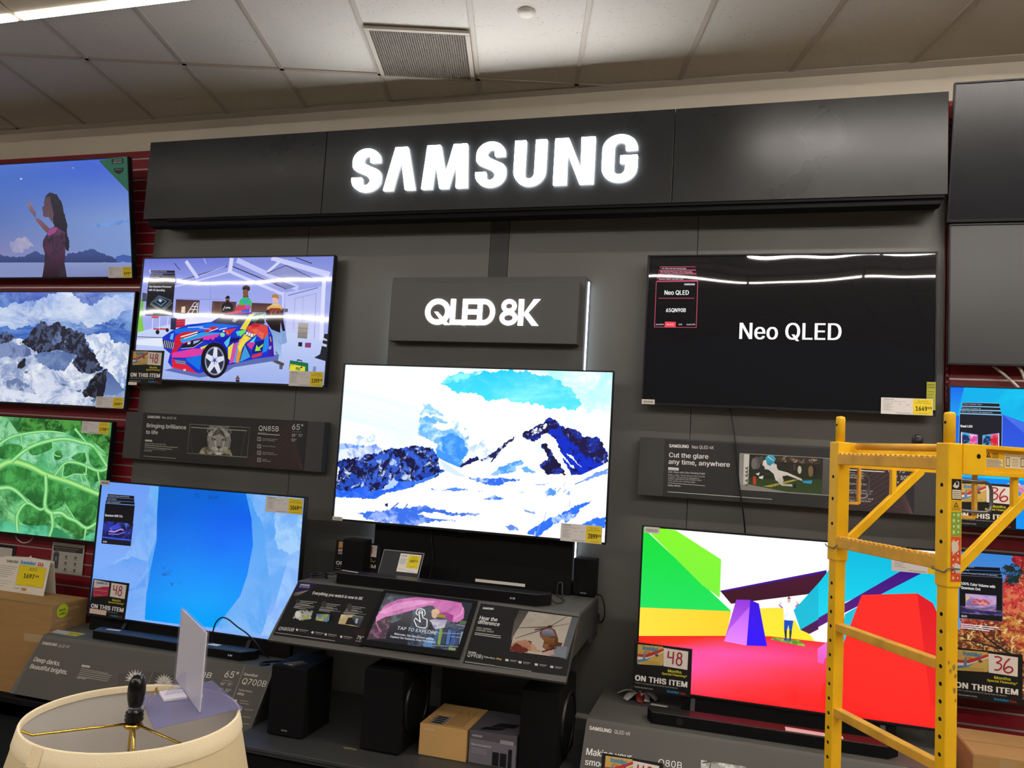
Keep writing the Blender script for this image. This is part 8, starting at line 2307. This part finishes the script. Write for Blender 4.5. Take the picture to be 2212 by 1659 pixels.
for px_, py_ in ((-.105, -.115), (-.075, .14), (.155, -.05)):
    dv = Vector((px_, py_, 0)).normalized(); e = dv * (RT - .004)
    sp_p = [LC + Vector((0, 0, ZS)) + dv * .008, LC + Vector((0, 0, ZS)) + dv * .06, LC + Vector((0, 0, ZS)) + e * .9, LC + Vector((0, 0, ZR - .004)) + e]
    build('spider_arm', MB().tube(sp_p, .0021, 8), M_brass, sp)
for sg in (-1, 1):
    hd2 = Vector((.70, -.70, 0)) * sg
    hp = [LC + Vector((0, 0, ZS - .006)) + hd2 * .006, LC + Vector((0, 0, ZS - .008)) + hd2 * .022, LC + Vector((0, 0, ZS - .02)) + hd2 * .036, LC + Vector((0, 0, ZS - .06)) + hd2 * .046, LC + Vector((0, 0, ZS - .14)) + hd2 * .048, LC + Vector((0, 0, ZS - .21)) + hd2 * .02]
    build('harp', MB().tube(hp, .0022, 8), M_brass, lamp)
build('finial', MB().lathe([(0, 0), (.0135, 0), (.0145, .003), (.0125, .006), (.0145, .0085), (.0125, .0115), (.0135, .014), (.0095, .017), (.0085, .021), (.0105, .024), (.0128, .034), (.0138, .044), (.0132, .054), (.0112, .063), (.007, .0695), (0, .0715)], (LC.x, LC.y, ZS + .004), 28), mat('glossy_black_finial', '0d0c0c', .22), lamp)
build('finial_tie', MB().lathe([(.0092, 0), (.0112, .001), (.0112, .003), (.0092, .004)], (LC.x, LC.y, ZS + .0225), 20), M_clear, lamp)
build('stem', MB().lathe([(0, 0), (.012, 0), (.012, .06), (.02, .10), (.024, .12), (.012, .18), (.012, .9), (.016, .93), (.012, .955), (0, .955)], (LC.x, LC.y, .02), 24), M_brass, lamp)
build('base', MB().lathe([(0, 0), (.13, 0), (.13, .012), (.10, .022), (.03, .03), (0, .03)], (LC.x, LC.y, 0), 36), M_black, lamp)

ah = thing('acrylic_sign_holder', (.34, -3.25, ZR + .003), 'clear acrylic sign holder resting on the lampshade rim', 'sign holder')
Z0 = ZR + .0032
pn_ = [(.381, -3.367), (.441, -3.230), (.306, -3.130), (.262, -3.262)]
build('base_plate', MB().prism(pn_, Z0, Z0 + .002, 2), M_plate, ah, .0006)
pa = Vector((.248, -3.158, 0)); pb = Vector((.402, -3.288, 0)); pd = (pb - pa).normalized(); pn2 = Vector((-pd.y, pd.x, 0))
PM = Matrix(((pd.x, pn2.x, 0, pa.x), (pd.y, pn2.y, 0, pa.y), (0, 0, 1, Z0 + .002), (0, 0, 0, 1))); PL_ = (pb - pa).length
build('upright_pane', MB().box((0, -.0028, 0), (PL_, -.0012, .130), 0, PM).box((0, .0012, 0), (PL_, .0028, .130), 0, PM), M_clear, ah)
build('insert_sheet', MB().box((.004, -.0008, .003), (PL_ - .004, .0008, .127), 0, PM), mat('white_insert_sheet', 'eeebe4', .7), ah)
build('foot_clip', MB().box((.072, -.040, 0), (.118, -.003, .005), 0, PM).box((.072, .003, 0), (.118, .022, .005), 0, PM), mat('frosted_white_plastic', 'eae6f0', .3), ah, .001)
build('gusset', MB().prism([(-.035, .005), (-.003, .005), (-.003, .040), (-.010, .040)], .094, .0965, 0, 0, PM), M_clear, ah)
